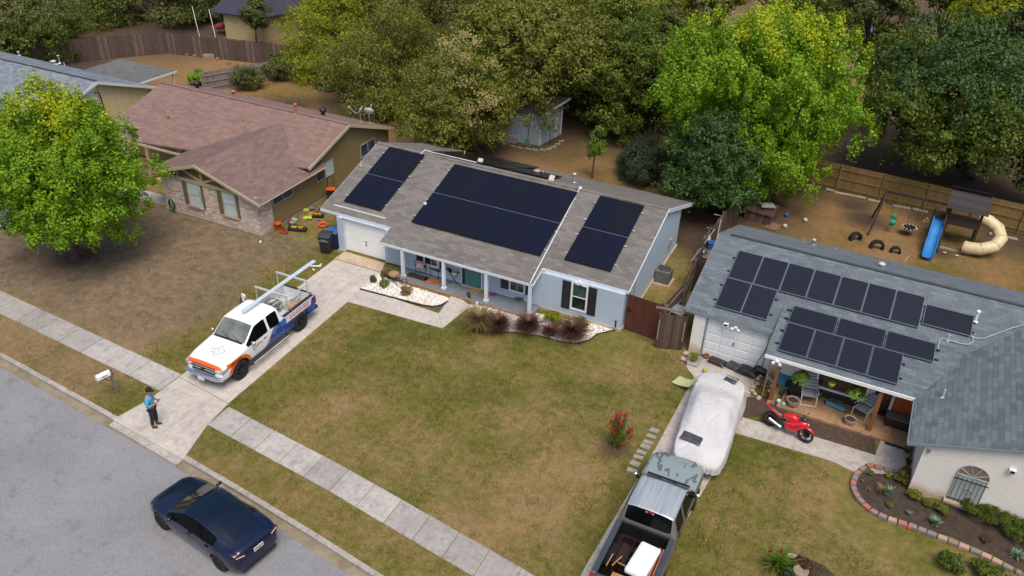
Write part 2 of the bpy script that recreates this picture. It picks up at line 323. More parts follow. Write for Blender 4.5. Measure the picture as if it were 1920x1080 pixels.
def strip(name, mat, P_, off0, off1, z0, z1, seg=None, gap=.012, cut=()):
    m = MB(); x = P_[0][0]
    while x < P_[-1][0]:
        x2 = min(x+(seg or 2.0), P_[-1][0]); g = gap if seg else 0
        for a, b in cut:
            if x < a < x2: x2 = a
            if a <= x < b: x = b; x2 = min(x+(seg or 2.0), P_[-1][0])
        if 1:
            y1, y2 = along(P_, x), along(P_, x2); m.prism([(x+g/2, y1+off0), (x2-g/2, y2+off0), (x2-g/2, y2+off1), (x+g/2, y1+off1)], z0, z1)
        x = x2
    return tag(m.build(name, mat), kind='structure')
def asphalt():
    b = NB('asphalt'); p = b('NewGeometry').outputs['Position']
    c = b.mix(b.ramp(b.noise(p, .35, 6, .6), [(.35, 0.), (.68, 1.)]), (.24, .25, .278), (.2, .208, .235))
    c = b.mix(b.ramp(b.noise(b.mapv(p, (.3, 2.6, 1)), 1.0, 5), [(.55, 0.), (.72, .5)]), c, (.2, .205, .22))
    c = b.mix(b.ramp(b.noise(p, 1.7, 6, .7), [(.55, 0.), (.72, .7)]), c, (.14, .14, .15))
    v = b('TexVoronoi', {'Vector': p, 'Scale': 45.0}).outputs['Color']; sp = b('SeparateColor', {0: v}).outputs[0]
    c = b.mix(.5, c, b.ramp(sp, [(0, .6), (.6, 1.), (1, 1.4)]), 'MULTIPLY')
    cr = b('TexVoronoi', {'Vector': b.mix(.35, p, b('TexNoise', {'Vector': p, 'Scale': 1.3, 'Detail': 5}).outputs[1], 'ADD'), 'Scale': .28}, feature='DISTANCE_TO_EDGE').outputs[0]
    c = b.mix(b.ramp(cr, [(0, .2), (.003, 0.)]), c, (.1, .1, .105))
    return b.fin(c, .85, 0, b.noise(p, 50, 3), .4, .008, .3)
m = MB(); m.add([(-300, -200, -.13), (300, -200, -.13)] + [(x, along(KERB, x)-.02, -.13) for x in np.linspace(60, -60, 61)], [list(range(63))])
m.v[2:2] = []; tag(m.build('street', asphalt()), kind='structure')
CONC = concrete('kerb_concrete', (.46, .44, .41), (.34, .33, .32), (.25, .235, .22)); WALK = concrete('walk_concrete', (.43, .42, .41), (.35, .34, .34), (.28, .27, .265)); DRIVE = concrete('drive_concrete', (.53, .5, .465), (.45, .425, .41), (.38, .36, .34))
strip('kerb', CONC, KERB, -.02, .17, -.3, .012, 3.0, .014, [(-22.9, -19.3)])
strip('gutter_pan', P('gutter_dirt', (.26, .23, .18), .9, var=.2, vs=2.0, bump=.3, c2=(.17, .14, .085)), KERB, -.34, -.02, -.3, -.122, None)
SW = [(-60, 19.0), (-45, 19.5), (-34.1, 18.75), (-22.8, 17.98), (-20.0, 17.35), (-14, 16.7), (-6.1, 15.55), (0, 14.1), (10, 11.3), (28, 5.5)]
def swseg(x0, x1, seg, name, w=1.15):
    m = MB(); x = x0; 
    while x < x1-.1:
        x2 = min(x+seg, x1); y1, y2 = along(SW, x), along(SW, x2); h = .014+RNG.uniform(-.004, .004)
        m.prism([(x+.012, y1-w+.3), (x2-.012, y2-w+.3), (x2-.012, y2+.3), (x+.012, y1+.3)], -.08, h); x = x2
    return tag(m.build(name, WALK), kind='structure')
swseg(-55, -22.75, 1.45, 'sidewalk'); swseg(-19.75, 12, 1.2, 'sidewalk')
# main driveway: apron, two bays, pad by the garage
m = MB(); m.prism([(-23.0, 15.06), (-19.2, 14.68), (-19.72, 16.4), (-19.9, 17.75), (-22.72, 18.1), (-22.72, 16.6)], -.2, .018)
m.prism([(-22.72, 18.125), (-19.9, 17.77), (-20.02, 23.3), (-22.8, 23.35)], -.1, .024); m.prism([(-22.8, 23.37), (-20.02, 23.32), (-20.12, 28.72), (-22.9, 28.75)], -.1, .022)
tag(m.build('driveway', DRIVE), kind='structure')
m = MB(); m.prism([(-22.95, 28.8), (-20.15, 28.77), (-20.5, 29.6), (-22.9, 29.6)], -.1, .035); tag(m.build('garage_apron', concrete('apron_concrete', (.55, .44, .33), (.48, .37, .27), (.4, .32, .25))), kind='structure')
m = MB(); m.prism([(-22.95, 14.82), (-19.25, 14.4), (-19.25, 14.72), (-22.95, 15.08)], -.3, -.03); tag(m.build('kerb_lip', CONC), kind='structure')
# front walk of the blue house: along the gravel bed, then up to the porch
wp = [G(*p) for p in [(650, 563), (676, 543), (810, 588), (800, 556), (857, 556), (880, 572), (827, 615)]]
m = MB(); a = G(652, 566); b_ = G(680, 541); c_ = G(822, 588); d_ = G(850, 550); e_ = G(882, 574); f_ = G(829, 616)
m.prism([(p.x, p.y) for p in (a, f_, c_, b_)], -.05, .02); m.prism([(p.x, p.y) for p in (Vector(c_)+Vector((.012, 0, 0)), f_+Vector((.012, 0, 0)), e_, d_)], -.05, .021)
tag(m.build('front_path', DRIVE), kind='structure'); FPOLY = [(p.x, p.y) for p in (a, f_, e_, d_, c_, b_)]
# right-hand driveway, its path and pad
RD = concrete('old_drive_concrete', (.47, .445, .42), (.38, .36, .34), (.3, .28, .26))
m = MB(); L = [(-4.95, 10), (-4.8, 17), (-4.62, 20), (-4.45, 23), (-4.36, 26), (-4.3, 27.9)]; R_ = [(-2.6, 10), (-2.6, 17), (-2.5, 20), (-2.2, 23), (-1.98, 25.4), (-1.98, 27.9)]
for i in range(5): m.prism([L[i], (R_[i][0], R_[i][1]), (R_[i+1][0], R_[i+1][1]-.015), (L[i+1][0], L[i+1][1]-.015)], -.1, .016)
m.prism([(-4.3, 27.92), (-1.98, 27.92), (-2.0, 29.4), (-5.0, 29.5), (-4.75, 28.4)], -.1, .02)
tag(m.build('driveway', RD), kind='structure')
m = MB(); w0 = G(1392, 783); w1 = G(1378, 812); q = [w0, w1, G(1560, 865), G(1597, 884), G(1690, 893), G(1697, 873), G(1708, 848), G(1652, 822), G(1641, 854), G(1560, 829)]
m.prism([(p.x, p.y) for p in (q[0], q[1], q[2], q[3], q[8], q[9])], -.05, .02); m.prism([(p.x, p.y) for p in (q[3], q[4], q[5], q[6], q[7], q[8])], -.05, .024)
tag(m.build('garden_path', RD), kind='structure')
m = MB(); q = [G(*p) for p in [(180, 330), (326, 372), (322, 388), (150, 345)]]; m.prism([(p.x, p.y) for p in q], -.05, .015); tag(m.build('entry_path', WALK), kind='structure')
m = MB(); m.prism([(-48, 20), (-40.5, 20), (-40, 32.3), (-46, 32.3)], -.05, .02); tag(m.build('driveway', WALK), kind='structure')
# beds
def bed(name, pts, mat, z=.012, kind='structure'):
    m = MB(); q = [G(*p) for p in pts]; m.prism([(p.x, p.y) for p in q], -.05, z); return tag(m.build(name, mat), kind=kind)
def gravelm():
    b = NB('white_gravel'); p = b('NewGeometry').outputs['Position']; v = b('TexVoronoi', {'Vector': p, 'Scale': 16.0}); h = b('SeparateColor', {0: v.outputs['Color']}).outputs[0]
    c = b.ramp(h, [(0, (.36, .33, .33)), (.25, (.68, .67, .66)), (.6, (.8, .79, .77)), (.9, (.62, .58, .54)), (1, (.3, .28, .3))])
    return b.fin(c, .8, 0, v.outputs[0], -.9, .04)
GRAVEL = gravelm()
BEDL = [(676, 541), (712, 512), (748, 519), (835, 548), (893, 571), (843, 563), (838, 570), (826, 575), (812, 575), (790, 570), (740, 556), (700, 546)]
BEDL = [(675, 541), (705, 514), (745, 529), (842, 559), (838, 567), (828, 572), (812, 574), (790, 570)]
BEDR = [(879, 571), (1010, 588), (1160, 617), (1147, 621), (1120, 627), (1105, 638), (1080, 645), (1050, 641), (1010, 630), (960, 624), (900, 622), (878, 610)]
bed('gravel_bed', BEDL, GRAVEL); bed('gravel_bed', BEDR, GRAVEL)
SOILM = P('mulch_soil', (.06, .042, .032), .95, var=.3, vs=6, bump=.8, bsc=40, c2=(.028, .02, .016)); BROWNS = P('bare_soil', (.085, .055, .038), .95, var=.2, vs=9, bump=.8, c2=(.04, .027, .02))
bed('garden_soil', [(812, 575), (828, 573), (839, 567), (844, 563), (820, 584)], P('dark_dirt', (.11, .1, .085), .95, var=.2, bump=.5), .014)
bed('mulch_bed', [(1620, 882), (1640, 876), (1680, 896), (1700, 912), (1720, 930), (1790, 955), (1925, 985), (1925, 1075), (1860, 1040), (1780, 1005), (1700, 985), (1640, 960), (1605, 930), (1602, 905)], SOILM, .02)
bed('garden_soil', [(1400, 745), (1440, 745), (1480, 775), (1640, 822), (1640, 852), (1560, 828), (1430, 780), (1395, 782)], BROWNS, .018)
bed('garden_soil', [(1288, 664), (1318, 666), (1306, 690), (1285, 683), (1275, 674)], BROWNS, .02)
bed('flower_bed', [(1455, 1080), (1470, 1048), (1500, 1042), (1545, 1060), (1570, 1085), (1570, 1100), (1450, 1100)], SOILM, .015)
# loose white stones and short grass, both too many to count
def scatter_stones(name, poly, n, r, mats, seed):
    rnd = random.Random(seed); q = [G(*p) for p in poly]; X = [p.x for p in q]; Y = [p.y for p in q]; m = MB(); k = 0
    def inside(x, y):
        c = False
        for i in range(len(q)):
            a, b = q[i], q[i-1]
            if (a.y > y) != (b.y > y) and x < (b.x-a.x)*(y-a.y)/(b.y-a.y)+a.x: c = not c
        return c
    while k < n:
        x, y = rnd.uniform(min(X), max(X)), rnd.uniform(min(Y), max(Y))
        if not inside(x, y): continue
        k += 1; s = r*rnd.uniform(.5, 1.4); m.k = rnd.randrange(len(mats)); a = rnd.uniform(0, 6.3); c, d = cos(a)*s, sin(a)*s
        m.add([(x+c, y+d, .01), (x-d*.8, y+c*.8, .01), (x-c, y-d*.9, .01), (x+d, y-c, .01), (x+c*.2, y+d*.2, .012+s*.8)], [(0, 1, 4), (1, 2, 4), (2, 3, 4), (3, 0, 4)])
    return tag(m.build(name, mats), kind='stuff')
ST = [P('stone_white', (.8, .79, .77), .8, var=.05), P('stone_cream', (.62, .58, .52), .8), P('stone_grey', (.4, .38, .38), .8), P('stone_white', (.8, .79, .77))]
scatter_stones('gravel_stones', BEDL, 2600, .035, ST, 1); scatter_stones('gravel_stones', BEDR, 4200, .04, [ST[1], ST[2], ST[0], P('stone_tan', (.4, .33, .27), .8)], 2)
def grass(name, n, box, seed, h=.055, ok=None):
    rs = np.random.RandomState(seed); x = rs.uniform(box[0], box[1], n); y = rs.uniform(box[2], box[3], n)
    X_, Y_ = x, y; x = x+rs.normal(0, .05, n)*(rs.rand(n) < .6); y = y+rs.normal(0, .05, n)*(rs.rand(n) < .6); k = (y > np.interp(x, kx, ky)+.19); sx = np.array([p[0] for p in SW]); sy = np.array([p[1] for p in SW]); s = np.interp(x, sx, sy)
    k &= ~((y > s-.83) & (y < s+.28)); k &= ~((x > -22.95) & (x < -19.85) & (y < 29.6)); k &= ~((x > -4.75) & (x < -2.6+np.clip(y-17, 0, 9)*.075) & (y < 29))
    k &= ~((y > 27.35) & (x > -20.3) & (x < -6.3)); k &= ~((y > 28.6) & (x < -27)); k &= ~((x > -20.3) & (x < -16) & (y > 25.9)); k &= ~((y > 25.2) & (x > -2.2) & (x < 8)); k &= ~((x > 1.5) & (y > 22.2+(x-1.5)*-.5)); 
    for poly in ([(-23.05, 15.0), (-19.15, 14.6), (-19.67, 16.4), (-19.85, 17.8), (-22.77, 18.15)], FPOLY):
        c = np.zeros(n, bool)
        for (ax, ay), (bx, by) in zip(poly, poly[1:]+poly[:1]):
            with np.errstate(all='ignore'): c ^= ((ay > y) != (by > y)) & (x < (bx-ax)*(y-ay)/(by-ay+1e-9)+ax)
        k &= ~c
    x, y = X_[k], Y_[k]; n = len(x); d = fld(x, y); a = rs.uniform(0, 2*pi, n); hh = h*rs.uniform(.4, 1.3, n)*(.7+.9*np.clip(np.sin(x*2.3+np.sin(y*1.9)*1.5)*np.sin(y*2.7+x*.6)+.1, 0, 1))*(1.25-.6*d); w = .012
    lx = rs.normal(0, .03, n); ly = rs.normal(0, .03, n)
    A = np.stack([x+np.cos(a)*w, y+np.sin(a)*w, np.zeros(n)], 1); B = np.stack([x-np.cos(a)*w, y-np.sin(a)*w, np.zeros(n)], 1); C = np.stack([x+lx, y+ly, hh], 1)
    co = np.stack([A, B, C], 1).reshape(-1, 3); me = bpy.data.meshes.new(name); me.vertices.add(3*n); me.vertices.foreach_set('co', co.ravel())
    me.loops.add(3*n); me.loops.foreach_set('vertex_index', np.arange(3*n)); me.polygons.add(n); me.polygons.foreach_set('loop_start', np.arange(0, 3*n, 3))
    at = me.attributes.new('dry', 'FLOAT', 'POINT'); at.data.foreach_set('value', np.repeat(d, 3).astype(np.float32)); me.attributes.new('soil', 'FLOAT', 'POINT')
    at = me.attributes.new('ash', 'FLOAT', 'POINT'); at.data.foreach_set('value', np.repeat(ashf(x, y), 3).astype(np.float32))
    me.materials.append(LAWN); me.update(); me.validate(); o = bpy.data.objects.new(name, me); COL.objects.link(o); return tag(o, kind='stuff')
grass('grass', 280000, (-37, 9, 12.5, 29.4), 3)
# ---------------------------------------------------------------- houses
FR = P('white_frame', (.76, .79, .82), .45, var=.03); PANE = P('window_pane', (.02, .028, .032), .05, var=.3, vs=1.5, spec=.8)
BLIND = P('closed_blind', (.5, .6, .63), .35, var=.05); SCREEN = P('insect_screen', (.06, .085, .125), .35, var=.25, vs=2)
TEALG = P('teal_curtain', (.05, .11, .11), .2, var=.3, vs=2)
def rf(m, pts, zf, t=.09): m.slab([(x, y, zf(x, y)) for x, y in pts], t)
def window(p, M4, w, h, mats, frame=.06, split='h', frmat=None, sill=None, bars=None):
    """window in its wall frame: x along the wall, z up, -y outward; mats = two pane materials"""
    m = MB(M4); f = frame
    for a in ((-w/2, w/2, 0, f), (-w/2, w/2, h-f, h)): m.box(a[0], a[1], -.035, .02, a[2], a[3])
    for a in ((-w/2, -w/2+f), (w/2-f, w/2)): m.box(a[0], a[1], -.033, .02, f, h-f)
    if split == 'h': m.box(-w/2+f, w/2-f, -.028, .02, h/2-.02, h/2+.02)
    if split == 'v': m.box(-.02, .02, -.028, .02, f, h-f)
    wn = m.build('window', frmat or FR, p)
    m = MB(M4)
    if split == 'h': m.box(-w/2+f, w/2-f, -.008, .01, f, h/2-.02); m.k = 1; m.box(-w/2+f, w/2-f, -.012, .01, h/2+.02, h-f)
    else: m.box(-w/2+f, -.02, -.008, .01, f, h-f); m.k = 1; m.box(.02, w/2-f, -.012, .01, f, h-f)
    m.build('pane', mats, wn)
    if sill: ms = MB(M4); ms.box(-w/2-.15, w/2+.15, -.1, 0, -.09, -.005); ms.build('sill', sill, wn)
    return wn
def shutter(p, M4, w, h, mat):
    m = MB(M4); m.box(-w/2, w/2, -.03, -.002, 0, h)
    for a in (.05, h/2+.03): m.box(-w/2+.045, w/2-.045, -.045, -.028, a, a+h/2-.1)
    return m.build('shutter', mat, p, bevel=.004)
def pipe(p, x, y, z, h, r, mat, cap=True, name='roof_vent', n=12):
    m = MB(); m.cyl((x, y, z-.1), (x, y, z+h), r, n); m.lathe([(r*2.4, z-.02), (r*1.3, z+.05)], (x, y, 0), n)
    if cap: m.lathe([(r*1.0, z+h-.01), (r*1.75, z+h), (r*1.75, z+h+.05), (r*.8, z+h+.09), (0, z+h+.1)], (x, y, 0), n)
    return m.build(name, mat, p)
def boxvent(p, x, y, z, s, mat):
    m = MB(); m.ext([(x-s, y-s*.8, z+.0), (x-s, y-s*.8, z+.09), (x-s, y+s*.8, z+.3), (x-s, y+s*.8, z+.22)], (2*s, 0, 0)); m.box(x-s*.7, x+s*.7, y-s*.5, y+s*.6, z-.05, z+.12)
    return m.build('roof_vent', mat, p, bevel=.01)
def turbine(p, x, y, z, mat):
    m = MB(); m.cyl((x, y, z-.1), (x, y, z+.18), .12, 14); m.lathe([(.12, z+.18), (.19, z+.22), (.22, z+.32), (.19, z+.42), (.1, z+.47), (0, z+.48)], (x, y, 0), 18)
    return m.build('turbine_vent', mat, p)
def flood(p, M4):
    m = MB(M4); m.box(-.06, .06, -.08, 0, -.03, .03)
    for s in (-1, 1): m.at(); m.xf = M4; m.lathe([(.02, 0), (.07, -.1), (.075, -.13), (0, -.12)], (s*.13, -.1, -.02), 10, 'y'); m.cyl((0, -.05, 0), (s*.13, -.1, -.02), .015, 6)
    return m.build('flood_lamp', WHITE, p)
R = Matrix.Rotation
def WM(x, y, z, rz=0): return Matrix.Translation((x, y, z)) @ R(rz, 4, 'Z')
# ---- blue house in the middle
BB = bricks('blue_brick', (.44, .54, .66), (.4, .505, .63), (.32, .41, .52), .2, .075, .008)
BS = siding('blue_siding', (.44, .56, .68), .2, (.38, .5, .63), dark=.8); TRIM = P('blue_white_trim', (.6, .68, .78), .5, var=.05)
SH1 = shingle('grey_brown_shingles', (.195, .186, .182), (.155, .148, .146), (.22, .21, .205))
SHUT = P('black_shutter', (.022, .023, .026), .5, var=.15); FND = P('slab_edge', (.5, .42, .33), .85, var=.15, bump=.3)
X0, X1, YF, YB, YRG = -23.25, -8.12, 29.62, 38.45, 35.1
HB = T('ranch_house', 'light blue brick house with grey brown shingle roof, porch posts and teal front door', 'house', (-16, 29.6, 0))
zm = lambda x, y: 2.07+(y-29.8)*.313 if y <= YRG else 3.729-(y-YRG)*.364
m = MB(); prof = [(YF+.3, .12), (YB, .12), (YB, zm(0, YB)-.09), (YRG, 3.63), (YF+.3, zm(0, YF+.3)-.09)]
m.ext([(X0, y, z) for y, z in prof], (X1-X0, 0, 0)); m.build('side_wall', BS, HB)
m = MB(); h1 = 1.92
m.box(X0, -22.92, YF, YF+.3, .1, h1); m.box(-22.92, -20.46, YF+.05, YF+.3, 1.88, h1-.002); m.box(-20.46, X1, YF, YF+.3, .12, h1)
m.build('front_wall', BB, HB)
for a in ((X0-.03, -22.9, YF-.03, YF+.3, -.1, .1), (-12.06, X1+.04, YF-.04, YF+.3, -.1, .13), (X1-.2, X1+.06, YF+.3, YB+.03, -.1, .15), (X0-.05, X0+.2, YF+.3, YB, -.1, .14)): m = MB(); m.box(*a); m.build('foundation', FND, HB)
m = MB(); [m.box(-22.88, -20.5, YF+.2, YF+.24, .04+.37*i, .4+.37*i) for i in range(5)]; gd = m.build('garage_door', P('garage_white', (.8, .84, .86), .4, var=.03), HB, bevel=.012)
m = MB(); m.box(-21.75, -21.63, YF+.17, YF+.2, .62, .65); m.build('handle', STEEL, gd); m = MB(); m.cyl((-21.69, YF+.16, .8), (-21.69, YF+.2, .8), .035); m.build('lock', STEEL, gd)
for (a, b_) in ((-22.92, -22.88), (-20.5, -20.46)): m = MB(); m.box(a, b_, YF+.1, YF+.3, .03, 1.88); m.build('door_jamb', TRIM, HB)
P_f = [(-24.3, 29.8), (-20.15, 29.8), (-20.15, 28.78), (-12.1, 28.78), (-12.1, 29.8), (-8.0, 29.8), (-8.0, YRG), (-24.3, YRG)]
m = MB(); rf(m, P_f, zm, .07); rf(m, [(-24.3, YRG), (-8.0, YRG), (-8.0, 40.4), (-24.3, 40.4)], zm, .07)
m.cb((-16.15, YRG-.07, 3.735), (16.3, .16, .02), rx=atan(.313)); m.cb((-16.15, YRG+.07, 3.735), (16.3, .16, .02), rx=-atan(.364))
roof = m.build('roof', SH1, HB)
m = MB()
def fas(a, b, h=.15, t=.03): m.ext([(*a, 0), (*b, 0), (b[0], b[1], -h), (a[0], a[1], -h)] if 0 else [(a[0], a[1], zm(*a)-.02), (b[0], b[1], zm(*b)-.02), (b[0], b[1], zm(*b)-.02-h), (a[0], a[1], zm(*a)-.02-h)], (0, -t, 0) if a[1] == b[1] else ((t, 0, 0) if a[0] > -12.2 else (-t, 0, 0)))
fas((-24.33, 29.8), (-20.12, 29.8), .14); fas((-20.18, 28.78), (-12.07, 28.78), .13); fas((-12.1, 29.8), (-7.97, 29.8), .14)
fas((-20.15, 29.8), (-20.15, 28.78), .12); fas((-12.1, 28.78), (-12.1, 29.8), .12); fas((-8.0, 29.8), (-8.0, YRG), .1, .035); fas((-8.0, YRG), (-8.0, 40.4), .2, .05); fas((-24.3, 29.8), (-24.3, YRG), .12); fas((-24.3, YRG), (-24.3, 40.4), .12)
m.build('fascia', TRIM, HB)
m = MB(); m.box(-20.1, -12.15, 28.86, YF, 1.64, 1.66); m.box(-24.25, -20.15, 29.85, YF+.1, 1.86, 1.88) if 0 else None; m.build('porch_ceiling', TRIM, HB)
m = MB(); m.box(-19.3, -12.05, 28.62, YF, -.05, .1); m.build('porch_floor', P('porch_grey', (.16, .19, .23), .6, var=.12, vs=2.5), HB)
m = MB(); [m.box(-19.38+.205*i, -19.38+.205*i+.19, 28.52, 28.617, -.02, .085+.006*(i % 3)) for i in range(36)]; m.build('porch_edging', planks('terracotta_edge', (.3, .17, .12), (.36, .24, .17), (.26, .18, .14)), HB)
for x in (-18.93, -16.68, -14.44, -12.24):
    m = MB(); m.box(x-.075, x+.075, 28.76, 28.91, .1, 1.66); m.box(x-.11, x+.11, 28.725, 28.945, .1, .2); m.build('porch_post', TRIM, HB, bevel=.008)
window(HB, WM(-17.83, YF, .62), .82, 1.0, [PANE, PANE], .07, None); shutter(HB, WM(-18.46, YF, .62), .36, 1.0, SHUT); shutter(HB, WM(-17.17, YF, .62), .36, 1.0, SHUT)
window(HB, WM(-13.24, YF, .5), .82, 1.1, [PANE, PANE], .07, None); shutter(HB, WM(-13.88, YF, .52), .4, 1.08, SHUT); shutter(HB, WM(-12.62, YF, .52), .36, 1.08, SHUT)
window(HB, WM(-10.18, YF, .45), .8, 1.42, [PANE, TEALG], .08, 'h'); shutter(HB, WM(-10.81, YF, .4), .4, 1.45, SHUT); shutter(HB, WM(-9.57, YF, .4), .4, 1.45, SHUT)
m = MB(); m.box(-16.12, -15.98, YF-.03, YF, .1, 1.62); m.k = 1; m.box(-15.1, -15.04, YF-.035, YF, .1, 1.62); m.box(-16.16, -16.12, YF-.035, YF, .1, 1.62); m.build('door_frame', [SHUT, TRIM], HB)
m = MB(); m.box(-15.97, -15.1, YF-.02, YF, .12, 1.6)
for i in range(3): m.box(-15.9, -15.17, YF-.028, YF-.019, .2+.47*i, .56+.47*i)
dr = m.build('door', P('teal_paint', (.055, .2, .215), .45, var=.06), HB)
m = MB(); m.box(-15.91, -15.87, YF-.06, YF-.02, .95, 1.12); m.box(-15.92, -15.86, YF-.06, YF-.02, 1.22, 1.29); m.build('handle', BLACK, dr)
m = MB(); m.box(-16.1, -15.05, YF-.14, YF, .1, .125); m.build('door_sill', FND, HB)
# roof fittings
rw = P('vent_white', (.5, .5, .49), .5, var=.05); RS = P('roof_galv', (.5, .52, .55), .4, .5, var=.15)
def V(x, y, px=False): return zm(x, y)
for q in [(-19.3, 31.6)]: m = MB(); m.cyl((q[0], q[1], V(*q)-.05), (q[0], q[1], V(*q)+.1), .07); m.lathe([(.1, V(*q)+.08), (.1, V(*q)+.16), (0, V(*q)+.2)], (q[0], q[1], 0), 14); m.build('roof_vent', rw, roof)
def onroof(px, py, z0=2.07, y0=29.8, s=.313):
    d = ray(px, py); t = (z0-CAM.z-s*(y0-CAM.y))/(d.z-s*d.y); return CAM+d*t
p = onroof(757, 384)
def backr(px, py): return onroof(px, py, 3.729, YRG, -.364)
for (px, py, mt_) in ((900, 307, rw), (1034, 339, rw)): q = backr(px, py); boxvent(roof, q.x, q.y, q.z-.03, .14, mt_)
q = backr(1076, 342); pipe(roof, q.x, q.y, q.z, .45, .07, RS); q = backr(1007, 325); pipe(roof, q.x, q.y, q.z, .12, .1, P('vent_pink', (.45, .33, .3), .7)); q = backr(1018, 326); pipe(roof, q.x, q.y, q.z, .16, .045, rw, False); q = backr(871, 292); pipe(roof, q.x, q.y, q.z, .25, .03, rw, False); q = onroof(677, 310); pipe(roof, q.x, q.y, q.z, .2, .03, rw, False)
m = MB(); a = onroof(626, 385); b = onroof(723, 411); m.box(a.x, b.x, a.y-.05, a.y+.06, a.z+.0, a.z+.05); m.build('rain_diverter', rw, roof)
m = MB(); m.tube([(-12.5, 34.95, 3.75), (-12.5, 34.7, 3.66), (-12.25, 29.2, 1.94), (-12.22, 28.72, 1.78)], .03, 6); m.ball((-12.48, 35.0, 3.78), .1, 8); m.build('conduit', TRIM, roof)
m = MB(); q0 = onroof(787, 292); q1 = onroof(797, 283); m.tube([q0+Vector((0, 0, .06)), q1+Vector((0, 0, .05)), (q1.x+.5, YRG+.15, 3.78), (q1.x+3, YRG+.3, 3.7)], .025, 6); m.build('conduit', TRIM, roof)
flood(HB, WM(-10.25, 29.75, 1.93)); m = MB(); m.cb((-12.0, 29.72, 1.97), (.14, .1, .16)); m.build('solar_lamp', rw, HB, bevel=.01)
m = MB(); m.at((X1, 31.0, 1.3), pi/2); m.tube([(-.0, -.04, -1.1), (0, -.05, .5)], .02, 6); m.at(); m.box(X1, X1+.12, 36.6, 36.85, .9, 1.3); m.build('meter_box', P('grey_box', (.3, .33, .36), .5), HB)
m = MB(); m.tube([(X1+.1, YF+.5+.06*cos(t), .9+.0*t+.28*sin(t)) for t in np.linspace(0, 6.2, 14)], .03, 6); m.build('hanging_hose', BLACK, HB)
# ---- solar panels
def panelm(name, c, c2, cell=.105):
    b = NB(name); o = b.obj(); s = b('SeparateXYZ', {0: o}); r = b('ObjectInfo').outputs['Random']
    gx = b.ramp(b.math('FRACT', b.math('DIVIDE', s.outputs[0], .182)), [(0, 1.), (.035, 0.), (1, 0.)]); gy = b.ramp(b.math('FRACT', b.math('DIVIDE', s.outputs[1], cell)), [(0, 1.), (.05, 0.), (1, 0.)])
    c_ = b.mix(b.ramp(r, [(0, 0.), (1, 1.)]), c, c2); c_ = b.mix(.25, c_, b.mix(.5, gx, gy), 'ADD') if 0 else b.mix(b.math('MULTIPLY', b.math('MAXIMUM', gx, gy), .5), c_, [x*.45 for x in c])
    c_ = b.mix(.5, c_, b.ramp(b.noise(o, 60, 3, .7), [(.35, .6), (.65, 1.5)]), 'MULTIPLY')
    return b.fin(c_, .22, 0, None, spec=.45)
PM1 = panelm('navy_cells', (.0045, .005, .0095), (.0035, .0045, .017)); PM2 = panelm('slate_cells', (.0115, .0135, .022), (.0145, .0165, .026)); PMB = panelm('black_cells', (.008, .009, .011), (.01, .011, .014))
PFB = P('black_frame', (.02, .021, .024), .35, .6, var=0); PFS = P('silver_frame', (.3, .35, .45), .35, .7, var=0)
ORD = ['first', 'second', 'third', 'fourth', 'fifth', 'sixth', 'seventh']
def panel(w, h, cm, fm, label, group, xf, clip=True):
    o = T('solar_panel', label, 'solar panel', (0, 0, 0), 0, group); m = MB(); f = .018
    m.box(-w/2, w/2, -h/2, -h/2+f, -.02, .02); m.box(-w/2, w/2, h/2-f, h/2, -.02, .02); m.box(-w/2, -w/2+f, -h/2+f, h/2-f, -.0195, .0195); m.box(w/2-f, w/2, -h/2+f, h/2-f, -.0195, .0195)
    m.build('panel_frame', fm, o); m = MB(); m.box(-w/2+f, w/2-f, -h/2+f, h/2-f, -.012, .013); m.build('cell_face', cm, o); return o
def array(proto, xs, ys, zf, slope, group, lab, frm=Matrix.Identity(4), yaw=0, first=[True]):
    n = 0
    for j, y in enumerate(ys):
        for i, x in enumerate(xs):
            l = lab(i, j, len(xs), len(ys)); loc = frm @ Vector((x, y, zf(x, y)+.11)); o = proto if not proto.get('used') else dup(proto, (0, 0, 0))
            proto['used'] = 1; o.location = loc; o.rotation_euler = (atan(slope), 0, yaw); o['label'] = l; o['group'] = group
            bpy.context.view_layer.update() if 0 else None; n += 1
def rails(par, frm, x0, x1, ys, zf, sl, mat, th=.045):
    m = MB(frm)
    for y in ys: m.cb(((x0+x1)/2, y, zf((x0+x1)/2, y)+.065), (x1-x0, .04, th), rx=atan(sl))
    return m.build('mounting_rail', mat, par)
ct = cos(atan(.313))
def cols(x0, x1, n): w = (x1-x0)/n; return [x0+w*(i+.5) for i in range(n)], w
G1 = 'black solar panels on the blue house roof'
def labf(arr):
    def f(i, j, nx, ny): return '%s navy solar panel from the left, %s row of the %s array, blue house roof' % (ORD[i], 'lower' if j == 0 else 'upper', arr)
    return f
rowy = lambda y0, y1: ([y0+(y1-y0-.08)*.25, y1-(y1-y0-.08)*.25], (y1-y0-.1)/2/ct)
for nm, x0, x1, n, y0, y1 in (('left', -23.38, -21.18, 2, 30.48, 34.8), ('centre', -19.31, -12.46, 6, 30.3, 34.65), ('right', -11.35, -9.11, 2, 30.46, 34.78)):
    xs_, w = cols(x0, x1, n); ys_, h = rowy(y0, y1)
    pr = panel(w-.012, h, PM1, PFB, '', G1, None); array(pr, xs_, ys_, zm, .313, G1, labf(nm))
    rails(roof, Matrix.Identity(4), x0-.16, x1+.13, [y0+.45, y0+1.65, y1-1.65, y1-.45], zm, .313, ALU)
    m = MB(); m.cb(((x0+x1)/2, (y0+y1)/2, zm(0, (y0+y1)/2)+.085), (x1-x0-.04, .06, .02), rx=atan(.313)); m.build('array_clamp_strip', P('clamp_blue', (.13, .19, .32), .4, .3), roof)
xs_, w = cols(-21.2, -14.4, 6); pr = panel(1.1, 2.2, PMB, PFB, '', 'solar panels on the rear slope of the blue house', None)
